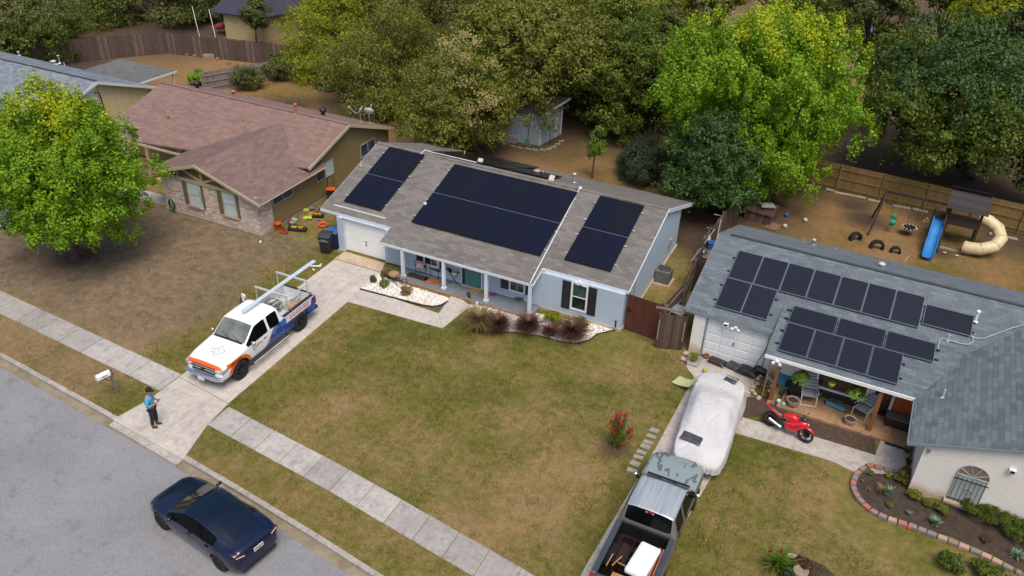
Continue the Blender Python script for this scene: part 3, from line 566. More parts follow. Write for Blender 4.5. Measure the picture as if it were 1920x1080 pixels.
array(pr, xs_, [36.45], zm, -.364, 'solar panels on the rear slope of the blue house', lambda i, j, a, b: '%s black panel from the left along the rear ridge side of the blue house' % ORD[i])
array(pr, xs_[:4], [38.6], zm, -.364, 'solar panels on the rear slope of the blue house', lambda i, j, a, b: '%s black panel from the left near the rear eave of the blue house' % ORD[i])
# ---- brown roofed house on the left
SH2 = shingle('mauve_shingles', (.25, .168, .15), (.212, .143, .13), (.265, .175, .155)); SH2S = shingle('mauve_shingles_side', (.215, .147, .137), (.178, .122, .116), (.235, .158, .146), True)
OLV = siding('olive_siding', (.25, .19, .09), .2, (.215, .165, .08), dark=.75); TAN = P('tan_trim', (.46, .4, .27), .6, var=.06); STN = stonew('rubble_stone'); OLT = P('olive_panel', (.16, .125, .06), .7, var=.1)
HL = T('ranch_house', 'tan house with pinkish brown shingle roof and pale stone gable front', 'house', (-31, 30, 0))
zl = lambda x, y: 2.1+(y-31.4)*.313 if y <= 36.57 else 3.72-(y-36.57)*.38
zw = lambda x, y: 3.4-abs(x+31.1)*.317
zq = lambda x, y: zl(x, y)
m = MB(); rf(m, [(-41.4, 32.6), (-39.3, 32.6), (-39.3, 31.4), (-27.2, 31.4+1.25), (-27.2, 36.57), (-41.4, 36.57)], zl, .08); rf(m, [(-41.4, 36.57), (-27.2, 36.57), (-27.2, 41.2), (-41.4, 41.2)], zl, .08); m.cb((-34.3, 36.57, 3.725), (14.2, .25, .02))
rl_ = m.build('roof', SH2, HL)
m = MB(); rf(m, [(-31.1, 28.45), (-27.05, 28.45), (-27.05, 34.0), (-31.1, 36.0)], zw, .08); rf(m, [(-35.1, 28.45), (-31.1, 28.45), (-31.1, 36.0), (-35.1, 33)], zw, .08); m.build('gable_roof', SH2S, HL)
m = MB(); m.ext([(-27.56, 29.83, .12), (-27.56, 41.0, .12), (-27.56, 41.0, 1.95), (-27.56, 36.57, 3.6), (-27.56, 34.0, 2.8), (-27.56, 33.6, 2.1), (-27.56, 29.83, 2.15)], (-.2, 0, 0)); m.box(-41.0, -27.77, 33.4, 40.9, .1, 2.0); m.box(-34.0, -27.77, 29.2, 33.4, .1, 2.05); m.build('side_wall', OLV, HL)
m = MB(); m.box(-34.0, -27.54, 28.8, 29.2, .14, 2.16); m.box(-27.86, -27.52, 29.2, 29.83, .14, 2.13); m.build('stone_wall', STN, HL)
for a in ((-41.1, -40.6, 32.4, 32.9, .1, 2.2), (-35.6, -35.2, 32.9, 33.4, .1, 2.3)): m = MB(); m.box(*a); m.build('stone_pier', STN, HL)
for a in ((-34.1, -27.46, 28.72, 29.0, -.1, .14), (-27.5, -27.42, 29.0, 41, -.1, .13)): m = MB(); m.box(*a); m.build('foundation', P('old_slab', (.3, .27, .21), .9, var=.2), HL)
m = MB(); m.ext([(-34.3, 28.83, 2.18), (-27.5, 28.83, 2.18), (-31.1, 28.83, 3.3)], (0, .2, 0)); m.build('gable_panel', OLT, HL)
m = MB(); yv = 28.78
m.box(-34.35, -27.5, yv-.03, yv+.05, 2.14, 2.3)
for a, b in (((-32.75, 2.3), (-32.75, 2.82)), ((-31.1, 2.3), (-31.1, 3.3)), ((-29.45, 2.3), (-29.45, 2.82))): m.box(a[0]-.06, a[0]+.06, yv-.02, yv+.04, a[1], b[1])
for s in (-1, 1): m.beam((-31.1, yv, 2.3), (-31.1+s*1.45, yv, 2.9), .05, .13)
for s in (-1, 1): m.ext([(-31.1, 28.42, 3.42), (-31.1+s*4.05, 28.42, 3.42-4.05*.317), (-31.1+s*4.05, 28.42, 3.26-4.05*.317), (-31.1, 28.42, 3.26)], (0, .05, 0))
m.beam((-27.03, 28.45, 2.09), (-27.03, 34, 2.09), .04, .05); m.beam((-27.18, 32.65, 2.41), (-27.18, 36.57, 3.62), .06, .16); m.beam((-27.18, 36.57, 3.62), (-27.18, 41.2, 1.88), .06, .16); m.beam((-39.35, 31.37, 2.04), (-34.6, 31.37, 2.04), .05, .14); m.beam((-41.4, 32.57, 2.4), (-39.3, 32.57, 2.4), .05, .13)
m.build('gable_trim', TAN, HL)
for x in (-38.0,): m = MB(); m.box(x-.07, x+.07, 31.5, 31.64, 0, 2.05); m.build('porch_post', TAN, HL)
m = MB(); m.box(-38.2, -34.0, 31.3, 33.4, -.05, .1); m.build('porch_floor', P('tan_slab', (.42, .31, .2), .8), HL)
m = MB(); m.box(-36.9, -36.1, 33.34, 33.4, .1, 2.0); m.box(-37.6, -37.15, 33.34, 33.4, .8, 1.6); m.build('door', P('cream_door', (.42, .36, .24), .5), HL)
for xc in (-31.79, -29.4):
    window(HL, WM(xc, 28.8, .78), .86, 1.36, [BLIND, BLIND], .05, 'h', P('grey_frame', (.4, .44, .46), .4), P('brick_sill', (.5, .32, .2), .8, var=.2, bump=.4))
for xc in (-32.4, -31.2, -30.02, -28.84): shutter(HL, WM(xc, 28.8, .76), .28 if xc in (-32.4, -30.02) else .16, 1.38, OLT)
GF = P('grey_frame', (.4, .44, .46), .4)
window(HL, WM(-27.54, 34.45, 1.16), 1.55, .84, [BLIND, SCREEN], .045, 'v', GF) if 0 else None
for yc, zb, w_, h_, mm in ((34.45, 1.14, 1.6, .9, [SCREEN, BLIND]), (38.7, 1.03, 1.55, .82, [SCREEN, SCREEN]), (30.77, 1.3, 1.66, .76, [SCREEN, SCREEN])):
    window(HL, WM(-27.56, yc, zb, pi/2), w_, h_, mm, .05, 'v', GF)
cu = P('copper_paint', (.42, .15, .09), .6, var=.1)
def onr(px, py, z0, y0, s): d = ray(px, py); t = (z0-CAM.z-s*(y0-CAM.y))/(d.z-s*d.y); return CAM+d*t
for px, py, h, r_ in ((316, 224, .22, .045), (455, 230, .25, .03), (391, 271, .2, .025), (555, 211, .5, .07)): q = onr(px, py, 2.1, 31.4, .313); pipe(rl_, q.x, q.y, q.z-.03, h, r_, cu, r_ > .03)
for px, py, h, r_ in ((438, 178, .22, .1), (506, 194, .22, .03), (530, 191, .12, .03)): q = onr(px, py, 3.72, 36.57, -.38); pipe(rl_, q.x, q.y, q.z, h, r_, cu, r_ > .05)
dkv = P('dark_turbine', (.045, .035, .04), .35, .4)
for px, py in ((370, 165), (606, 216)): q = onr(px, py, 3.72, 36.57, -.38); turbine(rl_, q.x, q.y, q.z, dkv)
def dish(px, py, lab, rz, open_=False):
    q = onr(px, py, 3.72, 36.57, -.38); o = T('satellite_dish', lab, 'satellite dish', (q.x, q.y, q.z), rz, 'satellite dishes on the brown roof'); o_ = q
    m = MB(WM(q.x, q.y, q.z, rz)); m.tube([(0, 0, 0), (0, 0, .35), (.02, .05, .6)], .025, 6); m.box(-.12, .12, -.12, .12, -.02, .02); m.build('mast', GALV, o)
    m = MB(WM(q.x, q.y, q.z, rz) @ Matrix.Translation((0, .02, .75)) @ R(radians(60), 4, 'X')); m.lathe([(.0, -.06), (.18, -.03), (.33, .03), (.34, .03), (.18, -.05), (0, -.08)], (0, 0, 0), 18); m.build('reflector', P('dish_grey', (.42, .45, .47), .5), o)
    m = MB(WM(q.x, q.y, q.z, rz)); m.tube([(0, 0, .5), (0, -.35, .62), (0, -.62, .9)], .018, 6); m.cb((0, -.64, .92), (.08, .12, .08)); m.build('feed_arm', P('dish_grey', (.42, .45, .47)), o)
dish(676, 229, 'left satellite dish with long arm on the pinkish brown roof edge', radians(-70)); dish(693, 231, 'right satellite dish facing the yard on the pinkish brown roof edge', radians(200))
# ---- blue-grey roofed house at far left
SH3 = shingle('blue_grey_shingles', (.225, .27, .33), (.15, .185, .235), (.27, .31, .36)); CRM = siding('cream_siding', (.56, .48, .28), .6, (.52, .45, .27), dark=.8); WT = P('pale_trim', (.62, .66, .66), .5, var=.05)
HF = T('ranch_house', 'cream sided house with blue grey shingle roof at the left edge behind the green tree', 'house', (-52, 32, 0))
zf = lambda x, y: 2.1+(y-29.6)*.313 if y <= 34.7 else 3.7-(y-34.7)*.36
m = MB(); rf(m, [(-66, 29.6), (-44.9, 29.6), (-44.9, 34.7), (-66, 34.7)], zf, .08); rf(m, [(-66, 34.7), (-44.9, 34.7), (-44.9, 39.3), (-66, 39.3)], zf, .08); rfr = m.build('roof', SH3, HF)
m = MB(); a = [(-51.6, 38.6), (-46.2, 38.6), (-46.2, 42.3), (-51.6, 42.3)]; rf(m, a, lambda x, y: 2.35-(abs(y-40.2))*.1, .1); m.build('patio_roof', shingle('grey_patio_roof', (.15, .16, .165), (.12, .13, .135), (.18, .19, .195)), HF)
m = MB(); m.k = 0; m.cb((-55.4, 34.7, 3.72), (21, .1, .03)); m.build('ridge_vent', STEEL, rfr)
m = MB(); m.ext([(-45.25, 30.3, .1), (-45.25, 38.7, .1), (-45.25, 38.7, 2.15), (-45.25, 34.7, 3.58), (-45.25, 30.3, 2.2)], (-20, 0, 0)); m.build('side_wall', CRM, HF)
m = MB(); m.beam((-44.88, 29.6, 2.0), (-44.88, 34.7, 3.6), .05, .17); m.beam((-44.88, 34.7, 3.6), (-44.88, 39.3, 1.97), .05, .17); m.beam((-46.15, 42.3, 2.08), (-46.15, 38.6, 2.14), .05, .12); m.build('fascia', WT, HF); m = MB(); m.box(-46.4, -46.3, 42.0, 42.1, 0, 2.1); m.build('patio_post', WT, HF)
m = MB(); m.ext([(-45.22, 33.5, 2.55), (-45.22, 34.75, 2.45), (-45.22, 34.75, 3.5), (-45.22, 33.9, 3.2)], (.03, 0, 0)); [m.beam((-45.18, 33.55, 2.62+.12*i), (-45.18, 34.7, 2.56+.12*i), .02, .03) for i in range(5)]; m.build('gable_vent', WT, HF)
m = MB(); m.tube([(-45.1, 34.5, 3.0), (-45.05, 34.75, 2.95), (-45.15, 34.9, 2.6), (-45.2, 35.1, .2)], .035, 6); m.build('power_cable', BLACK, HF)
window(HF, WM(-45.25, 34.2, .9, pi/2), .9, 1.1, [BLIND, SCREEN], .06, 'v', WT)
for px, py, h, r_ in ((36, 104, .22, .06), (112, 118, .5, .06), (101, 120, .18, .12), (121, 122, .12, .03)): q = onr(px, py, 3.7, 34.7, -.36); pipe(rfr, q.x, q.y, q.z, h, r_, RS if r_ < .1 else rw)
# ---- white brick house with slate roof on the right (own axes turned 1.4 degrees)
YR = radians(-1.4); RF = R(YR, 4, 'Z')
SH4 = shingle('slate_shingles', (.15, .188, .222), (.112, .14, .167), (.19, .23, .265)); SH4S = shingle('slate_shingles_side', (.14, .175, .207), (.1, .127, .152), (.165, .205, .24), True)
WB = bricks('white_brick', (.8, .79, .78), (.74, .73, .72), (.64, .62, .61), .2, .072, .009, (.5, .37, .22))
HR = T('ranch_house', 'white brick house with slate grey roof, arched barred window and cluttered porch', 'house', RF @ Vector((0, 29.3, 0)), YR)
zr = lambda x, y: 2.2+(y-29.33)*.313 if y <= 33.95 else 3.646-(y-33.95)*.37
zp = lambda x, y: 2.21+(y-27.7)*.157
zx = lambda x, y: 2.2+(x-2.98)*.335 if x < 7.2 else 3.614-(x-7.2)*.335
m = MB(RF); rf(m, [(-6.12, 29.33), (12, 29.33), (12, 33.95), (-6.12, 33.95)], zr, .08); rf(m, [(-6.12, 33.95), (12, 33.95), (12, 38.7), (-6.12, 38.7)], zr, .08); rf(m, [(-2.45, 27.7), (3.3, 27.7), (4.4, 30.9), (-2.45, 30.9)], zp, .08); rr = m.build('roof', SH4, HR)
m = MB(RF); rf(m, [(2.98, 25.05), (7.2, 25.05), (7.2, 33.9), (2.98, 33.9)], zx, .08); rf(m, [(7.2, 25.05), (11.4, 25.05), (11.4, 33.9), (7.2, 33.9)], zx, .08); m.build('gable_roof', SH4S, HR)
m = MB(RF); m.cb((3.2, 33.95, 3.66), (17.7, .14, .04)); m.build('ridge_vent', P('ridge_dark', (.05, .06, .07), .6), rr)
m = MB(RF); m.box(-5.72, -5.2, 29.38, 29.7, 0, 2.12); m.box(-2.58, -2.02, 29.38, 29.7, 0, 2.12); m.box(-2.02, 3.45, 29.02, 29.5, .1, 2.12); m.box(-5.2, -2.58, 29.5, 29.7, 2.02, 2.12)
m.ext([(-5.72, 29.7, 0), (-5.72, 38.2, 0), (-5.72, 38.2, 1.95), (-5.72, 33.95, 3.53), (-5.72, 29.7, 2.2)], (17, 0, 0))
m.ext([(3.5, 25.2, 0), (10.9, 25.2, 0), (10.9, 25.2, 2.26), (7.2, 25.2, 3.5), (3.5, 25.2, 2.26)], (0, 4.3, 0)); m.build('brick_wall', WB, HR)
m = MB(RF)
for i in range(5):
    for j in range(4): m.box(-5.14+.64*j+.03, -5.14+.64*j+.6, 29.47, 29.5, .05+.4*i, .4+.4*i-.02)
m.box(-5.17, -2.61, 29.5, 29.54, .02, 2.02); gd = m.build('garage_door', P('garage_blue_white', (.74, .8, .84), .4, var=.03), HR, bevel=.006)
m = MB(RF); m.box(-3.95, -3.91, 29.43, 29.47, .92, 1.1); m.build('handle', BLACK, gd)
for x in (-5.2, -2.62): m = MB(RF); m.box(x, x+.05, 29.36, 29.55, 0, 2.04); m.build('door_jamb', P('grey_jamb', (.2, .23, .26), .5), HR)
GT = P('grey_fascia', (.2, .24, .28), .5, var=.05)
for a in (((-6.12, 29.31, 2.1), (-2.5, 29.31, 2.1), .04, .13), ((-6.14, 29.33, 2.1), (-6.14, 33.95, 3.55), .04, .12), ((2.95, 25.05, 2.1), (2.95, 27.7, 2.1), .04, .12), ((2.95, 25.03, 2.12), (7.2, 25.03, 3.53), .04, .1)): m = MB(RF); m.beam(*a); m.build('fascia', GT, HR)
m = MB(RF); m.box(-2.45, 3.0, 27.66, 27.7, 2.06, 2.2); m.box(-2.45, -2.42, 27.7, 29.3, 2.1, 2.24) if 0 else None; m.build('porch_fascia', WHITE, HR)
m = MB(RF); m.box(-2.4, 3.4, 27.75, 29.0, 2.0, 2.04); m.build('porch_ceiling', P('dark_ceiling', (.1, .1, .1), .8), HR)
WD = P('stained_post', (.27, .105, .04), .6, var=.2, vs=2, st=(8, 8, 1))
for x in (-1.86, 1.88): m = MB(RF); m.box(x-.075, x+.075, 27.74, 27.89, .1, 2.06); m.build('porch_post', WD, HR, bevel=.008)
m = MB(RF); m.box(-1.95, 3.5, 27.5, 29.02, -.05, .1); m.build('porch_floor', concrete('stained_slab', (.38, .24, .135), (.32, .2, .12), (.2, .13, .085)), HR)
m = MB(RF); m.box(-.4, 1.45, 28.98, 29.02, .62, 1.75); pw = m.build('picture_window', P('dark_pane', (.012, .014, .015), .06, spec=.7), HR); m = MB(RF); m.box(-.45, 1.5, 28.92, 29.0, .52, .6); m.box(-.45, -.38, 28.95, 29.01, .6, 1.8); m.box(1.43, 1.5, 28.95, 29.01, .6, 1.8); m.build('frame', WHITE, pw)
m = MB(RF); m.box(-.45, 1.5, 28.985, 29.015, .1, .5); m.build('lower_panel', P('dark_panel', (.03, .028, .026), .7), HR)
m = MB(RF); m.box(2.45, 3.25, 28.97, 29.01, .12, 1.95); dd = m.build('door', P('orange_door', (.42, .105, .02), .5, var=.12), HR); m = MB(RF); m.box(2.36, 2.45, 28.94, 29.0, .1, 1.98); m.build('door_frame', WHITE, HR)
m = MB(RF); m.box(1.75, 2.34, 28.96, 29.0, .1, 1.9); m.build('sidelight', P('dark_pane', (.012, .014, .015)), HR)
# arched window with bars
def arc(cx, z0, r, n=12, y=25.17): return [(cx+r*cos(t), y, z0+r*sin(t)) for t in np.linspace(pi, 0, n)]
m = MB(RF); cx = 5.16; m.ext([(cx-.48, 25.19, .34), (cx+.48, 25.19, .34)] + arc(cx, 1.5, .48)[::-1], (0, .01, 0)); aw = m.build('arched_window', P('arch_glass', (.2, .17, .13), .15, var=.2), HR)
m = MB(RF); m.box(cx-.43, cx+.43, 25.165, 25.18, .38, 1.46); m.build('pane', P('curtain_pane', (.42, .5, .5), .3, var=.08), aw)
m = MB(RF); gf = P('grey_frame'); [m.beam((cx, 25.16, 1.5), (cx+.46*cos(t), 25.16, 1.5+.46*sin(t)), .02) for t in np.linspace(.5, pi-.5, 4)]; m.tube(arc(cx, 1.5, .48, 14, 25.17), .018, 6); m.box(cx-.48, cx+.48, 25.14, 25.18, 1.46, 1.5); m.box(cx-.48, cx-.44, 25.15, 25.185, .34, 1.46); m.box(cx+.44, cx+.48, 25.15, 25.185, .34, 1.46); m.box(cx-.44, cx+.44, 25.15, 25.17, .34, .38); m.box(cx-.44, cx+.44, 25.155, 25.17, .9, .93); m.build('frame', gf, aw)
m = MB(RF); [m.cyl((cx-.42+.14*i, 25.07, .36), (cx-.42+.14*i, 25.07, 1.46), .011, 6) for i in range(7)]; m.box(cx-.52, cx+.52, 25.05, 25.08, 1.34, 1.37); m.box(cx-.52, cx+.52, 25.05, 25.08, .44, .47)
m.tube([(cx+.1*cos(t), 25.06, .9+.1*sin(t)) for t in np.linspace(0, 6.28, 13)], .008, 5); m.build('security_bars', BLACK, aw)
m = MB(RF); [m.box(cx-.56+.075*i, cx-.56+.075*i+.067, 25.0, 25.2, .24, .33) for i in range(15)]; m.build('sill', P('cream_brick', (.55, .45, .33), .8, var=.15), aw)
m = MB(RF); m.box(6.0, 6.2, 25.06, 25.19, 2.2, 2.34); m.k = 1; m.box(6.03, 6.17, 25.04, 25.06, 2.23, 2.31); m.build('solar_lamp', [WHITE, BLACK], HR)
m = MB(RF); m.box(3.62, 3.7, 25.12, 25.2, 1.94, 2.06); m.build('camera_box', GT, HR)
flood(HR, RF @ WM(-3.95, 29.3, 1.98)); flood(HR, RF @ WM(-1.95, 27.66, 2.08)); m = MB(RF); m.cb((-4.35, 29.2, 2.02), (.2, .12, .13)); m.k = 1; m.cb((-4.35, 29.14, 2.03), (.14, .02, .08)); m.build('solar_lamp', [WHITE, BLACK], HR)
m = MB(RF); m.tube([(-2.2, 27.75, 2.0), (-2.2, 27.8, .05)], .03, 6); m.build('downpipe', P('brown_pipe', (.25, .2, .17), .6), HR)
def onR(px, py, s=.313, y0=29.33, z0=2.2):
    d = RF.inverted() @ ray(px, py); c = RF.inverted() @ CAM; t = (z0-c.z-s*(y0-c.y))/(d.z-s*d.y); return RF @ (c+d*t)
for px, py, h, r_ in ((1506, 454, .3, .03), (1524, 459, .25, .07), (1567, 466, .3, .03)): q = onR(px, py, -.37, 33.95, 3.646); pipe(rr, q.x, q.y, q.z, h, r_, RS, r_ > .04)
q = onR(1828, 602); pipe(rr, q.x, q.y, q.z, .42, .05, WHITE); q = onR(1652, 500, -.37, 33.95, 3.646); pipe(rr, q.x, q.y, q.z-.03, .15, .09, rw); q = onR(1777, 638); pipe(rr, q.x, q.y, q.z, .25, .035, rw, False)
m = MB(); d = RF.inverted() @ ray(1767, 745); c_ = RF.inverted() @ CAM; t = (2.2-c_.z+.335*(c_.x-2.98))/(d.z-.335*d.x); q = RF @ (c_+d*t); pipe(rr, q.x, q.y, q.z, .35, .035, rw, False)
m = MB(); pts = [onR(*p)+Vector((0, 0, .07)) for p in ((1820, 633), (1830, 637), (1845, 637), (1895, 618), (1960, 600))]; m.tube(pts, .018, 6); pts = [onR(*p)+Vector((0, 0, .08)) for p in ((1757, 657), (1760, 642), (1767, 637), (1800, 647), (1815, 649), (1824, 643), (1822, 634))]; m.tube(pts, .018, 6); m.build('conduit', P('pale_conduit', (.42, .48, .55), .4), rr)
G2 = 'slate solar panels on the white brick house roof'
pr = panel(1.07, 1.72, PM2, PFS, '', G2, None); w7, _ = cols(-5.02, 2.61, 7)
array(pr, w7, [32.2], zr, .313, G2, lambda i, j, a, b: '%s upright slate panel from the left, top row, white brick house roof' % ORD[i], RF, YR)
array(pr, [-4.5, -3.42], [30.54], zr, .313, G2, lambda i, j, a, b: '%s slate solar panel above the pale garage door of the white brick house' % ('left' if i == 0 else 'right'), RF, YR)
w4, _ = cols(-2.08, 2.3, 4); array(pr, w4, [28.83], zp, .157, G2, lambda i, j, a, b: '%s upright slate solar panel from the left above the cluttered porch' % ORD[i], RF, YR)
pr = panel(1.76, 1.09, PM2, PFS, '', G2, None); w3, _ = cols(-2.1, 3.36, 3)
array(pr, w3, [30.24], zp, .157, G2, lambda i, j, a, b: '%s sideways slate panel from the left in the row of three above the porch' % ORD[i], RF, YR); array(pr, [3.57], [32.15], zr, .313, G2, lambda i, j, a, b: 'lone sideways slate panel right of the top row beside the white vent', RF, YR)
for x0, x1, ys_, zf_, s_ in ((-5.15, 2.7, (31.8, 32.6), zr, .313), (-5.2, -2.75, (30.1, 30.95), zr, .313), (-2.25, 2.42, (28.4, 29.2), zp, .157), (-2.28, 3.5, (29.95, 30.5), zp, .157), (2.7, 4.55, (31.9, 32.4), zr, .313)): rails(rr, RF, x0, x1, ys_, zf_, s_, BLACK)
# ---- shed, far buildings
SB = siding('shed_siding', (.34, .41, .49), .25, (.26, .32, .4), dark=.7)
SD = T('garden_shed', 'small pale blue garden shed half hidden under the tree branches', 'shed', (-21, 48.5, 0), radians(-2)); 
fc = G(1012, 273); fl = G(938, 262); frr = G(1051, 252); bk = Vector((fl.x+(frr.x-fc.x), frr.y+(fl.y-fc.y), 0))
m = MB(); m.ext([(fc.x, fc.y, 0), (fl.x, fl.y, 0), (fl.x, fl.y, 2.2), (fc.x, fc.y, 2.2)], (frr.x-fc.x, frr.y-fc.y, .0)); m.ext([(fc.x, fc.y, 2.19), (fl.x, fl.y, 2.19), ((fc.x+fl.x)/2, (fc.y+fl.y)/2, 2.75)], (frr.x-fc.x, frr.y-fc.y, 0)) if 0 else None; m.build('wall', SB, SD)
m = MB(); m.slab([(fc.x+.15, fc.y-.25, 2.2), (frr.x+.35, frr.y+.5, 2.5), (bk.x-.2, bk.y+.5, 2.5), (fl.x-.15, fl.y-.25, 2.2)], .06); m.build('roof', P('shed_roof', (.08, .075, .07), .9), SD)
m = MB(); [(lambda m: (m.beam((p.x, p.y, 0), (p.x, p.y, 2.2), .09), m.build('corner_trim', TRIM, SD)))(MB()) for p in (fc, fl, frr)]; m.beam((fc.x+.17, fc.y-.25, 2.15), (frr.x+.37, frr.y+.5, 2.45), .04, .13); m.build('fascia', TRIM, SD); m = MB(); q = fc.lerp(frr, .35); m.beam((q.x+.02, q.y, 0), (q.x+.02, q.y, 2.1), .06); m.build('batten', TRIM, SD); m = MB(); q = fc.lerp(frr, .75); m.beam((q.x+.02, q.y, 0), (q.x+.02, q.y, 2.1), .06); m.build('batten', TRIM, SD)
FB = T('outbuilding', 'tan building with navy roof and pale blue door beyond the back fence', 'building', (-52, 60, 0), radians(-3))
m = MB(); a, b, c = G(425, 72), G(500, 80), G(548, 60); n_ = Vector((a.x-.5, a.y+4.5, 0)); m.prism([(a.x, a.y), (b.x, b.y), (c.x+1, c.y+.8), (c.x-4, c.y+5), (a.x-1, a.y+5)], 0, 2.3); m.build('wall', P('khaki_wall', (.42, .35, .2), .8, var=.1), FB)
m = MB(); m.slab([(a.x-1, a.y-.5, 2.3), (b.x+.4, b.y-.5, 2.3), (b.x-1.5, b.y+3.6, 3.7), (a.x-1, a.y+3, 3.7)], .1); m.slab([(b.x+.4, b.y-.5, 2.3), (c.x+1.8, c.y+.2, 2.3), (c.x-1.5, c.y+4, 3.7), (b.x-1.5, b.y+3.6, 3.7)], .1); m.build('roof', P('navy_roof', (.035, .033, .062), .8, var=.1), FB)
d1 = b.lerp(c, .25); d2 = b.lerp(c, .5); m = MB(); m.ext([(d1.x+.03, d1.y-.03, .05), (d2.x+.03, d2.y-.03, .05), (d2.x+.03, d2.y-.03, 2.0), (d1.x+.03, d1.y-.03, 2.0)], (.04, -.04, 0)); m.build('door', P('pale_blue_door', (.4, .55, .7), .5), FB)
for px, py, lab, c1, w_, d_, h_ in ((545, -20, 'pinkish house with a white window just in view beyond the back trees', (.4, .3, .25), 9, 6, 3.4), (1290, -30, 'grey roofed house showing between the yellow green treetops', (.45, .45, .47), 9, 6, 3.3), (1700, -35, 'pale house glimpsed beyond the parked blue car', (.45, .4, .36), 12, 6, 3)):
    g = G(px, py); H = T('distant_house', lab, 'house', (g.x, g.y+4, 0)); m = MB(); m.box(g.x-w_/2, g.x+w_/2, g.y+1, g.y+d_, 0, h_-.8); m.build('wall', P('far_wall', c1, .8), H)
    m = MB(); m.slab([(g.x-w_/2-.4, g.y+.5, h_-.8), (g.x+w_/2+.4, g.y+.5, h_-.8), (g.x+w_/2+.4, g.y+d_/2+.5, h_+.8), (g.x-w_/2-.4, g.y+d_/2+.5, h_+.8)], .1); m.slab([(g.x-w_/2-.4, g.y+d_/2+.5, h_+.8), (g.x+w_/2+.4, g.y+d_/2+.5, h_+.8), (g.x+w_/2+.4, g.y+d_+.5, h_-.8), (g.x-w_/2-.4, g.y+d_+.5, h_-.8)], .1); m.build('roof', P('far_roof', (.28, .29, .31), .8), H)
    window(H, WM(g.x+.5, g.y+1, 1.0), 1.3, 1.1, [PANE, PANE], .08, 'v')
# ---------------------------------------------------------------- trees and shrubs
BARK = P('bark', (.095, .07, .052), .9, var=.3, vs=4, bump=.8, bsc=18, st=(3, 3, 1)); BARKD = P('dark_bark', (.045, .035, .028), .9, var=.3, vs=4, bump=.8, bsc=18)
LM = {
 'maple': leafm('maple_leaves', [(.06, .15, .008), (.13, .27, .01), (.21, .37, .012), (.32, .44, .014)], .3),
 'glow_gold': leafm('sunglow_new_leaves', [(.2, .36, .012), (.36, .46, .014), (.55, .55, .02)], .35),  # yellow new leaves carrying the sunlit glow of the crown tops as colour
 'olive': leafm('olive_leaves', [(.07, .09, .014), (.16, .19, .028), (.27, .3, .045)], .3),
 'dull': leafm('dull_leaves', [(.045, .06, .014), (.105, .125, .03), (.19, .21, .055)], .3),
 'deep': leafm('deep_green_leaves', [(.035, .06, .008), (.095, .145, .016), (.18, .24, .028)], .3),
 'glossy': leafm('glossy_leaves', [(.018, .045, .01), (.045, .1, .02), (.095, .17, .04)], .2),
 'yellowish': leafm('yellow_green_leaves', [(.13, .19, .015), (.26, .32, .02), (.42, .43, .03)], .45),
 'grey': leafm('grey_green_leaves', [(.02, .035, .02), (.05, .08, .045), (.09, .13, .075)], .25),
 'cream': leafm('cream_blossom', [(.22, .19, .06), (.33, .28, .1), (.42, .36, .16)], .2),
 'wine': leafm('wine_grass', [(.045, .02, .018), (.1, .045, .035), (.19, .1, .065)], .2),
 'straw': leafm('straw_blades', [(.14, .12, .035), (.25, .2, .08), (.36, .28, .13)], .25),
 'red': leafm('red_blossom', [(.2, .012, .02), (.36, .018, .035), (.46, .04, .07)], .2),
 'agave': leafm('agave_leaves', [(.09, .18, .11), (.16, .27, .18), (.26, .37, .27)], .1),
 'fern': leafm('fern_leaves', [(.06, .13, .01), (.12, .22, .02), (.2, .32, .035)], .3),
}
def leaves(name, mat, parent, cen, nrm, size, rs, flat=.5, aspect=2.0, droop=0.0):
    """one leaf per centre: a pointed four-corner blade turned roughly to nrm"""
    n = len(cen); N = nrm/np.maximum(np.linalg.norm(nrm, axis=1, keepdims=True), 1e-6) + rs.normal(0, flat, (n, 3)); N /= np.linalg.norm(N, axis=1, keepdims=True)
    A = np.cross(N, rs.normal(0, 1, (n, 3))); A[:, 2] -= droop; A -= N*(A*N).sum(1, keepdims=True); A /= np.maximum(np.linalg.norm(A, axis=1, keepdims=True), 1e-6); B = np.cross(N, A)
    s = size*rs.uniform(.55, 1.35, (n, 1)); w = s/aspect
    co = np.stack([cen-A*s*.5, cen+B*w*.5+N*s*.08, cen+A*s*.5, cen-B*w*.5+N*s*.08], 1).reshape(-1, 3)
    return rawmesh(name, mat, parent, co, 4, n)
def rawmesh(name, mat, parent, co, k, n):
    inv = np.array(MW[parent.name].inverted()) if parent is not None else np.eye(4); co = co @ inv[:3, :3].T + inv[:3, 3]
    me = bpy.data.meshes.new(name); me.vertices.add(k*n); me.vertices.foreach_set('co', co.astype(np.float32).ravel()); me.loops.add(k*n); me.loops.foreach_set('vertex_index', np.arange(k*n)); me.polygons.add(n); me.polygons.foreach_set('loop_start', np.arange(0, k*n, k))
    for m in (mat if isinstance(mat, list) else [mat]): me.materials.append(m)
    me.update(); me.validate(); o = bpy.data.objects.new(name, me); COL.objects.link(o); o.parent = parent; MW[o.name] = MW[parent.name]; KC.setdefault(parent.name, []).append(o); return o
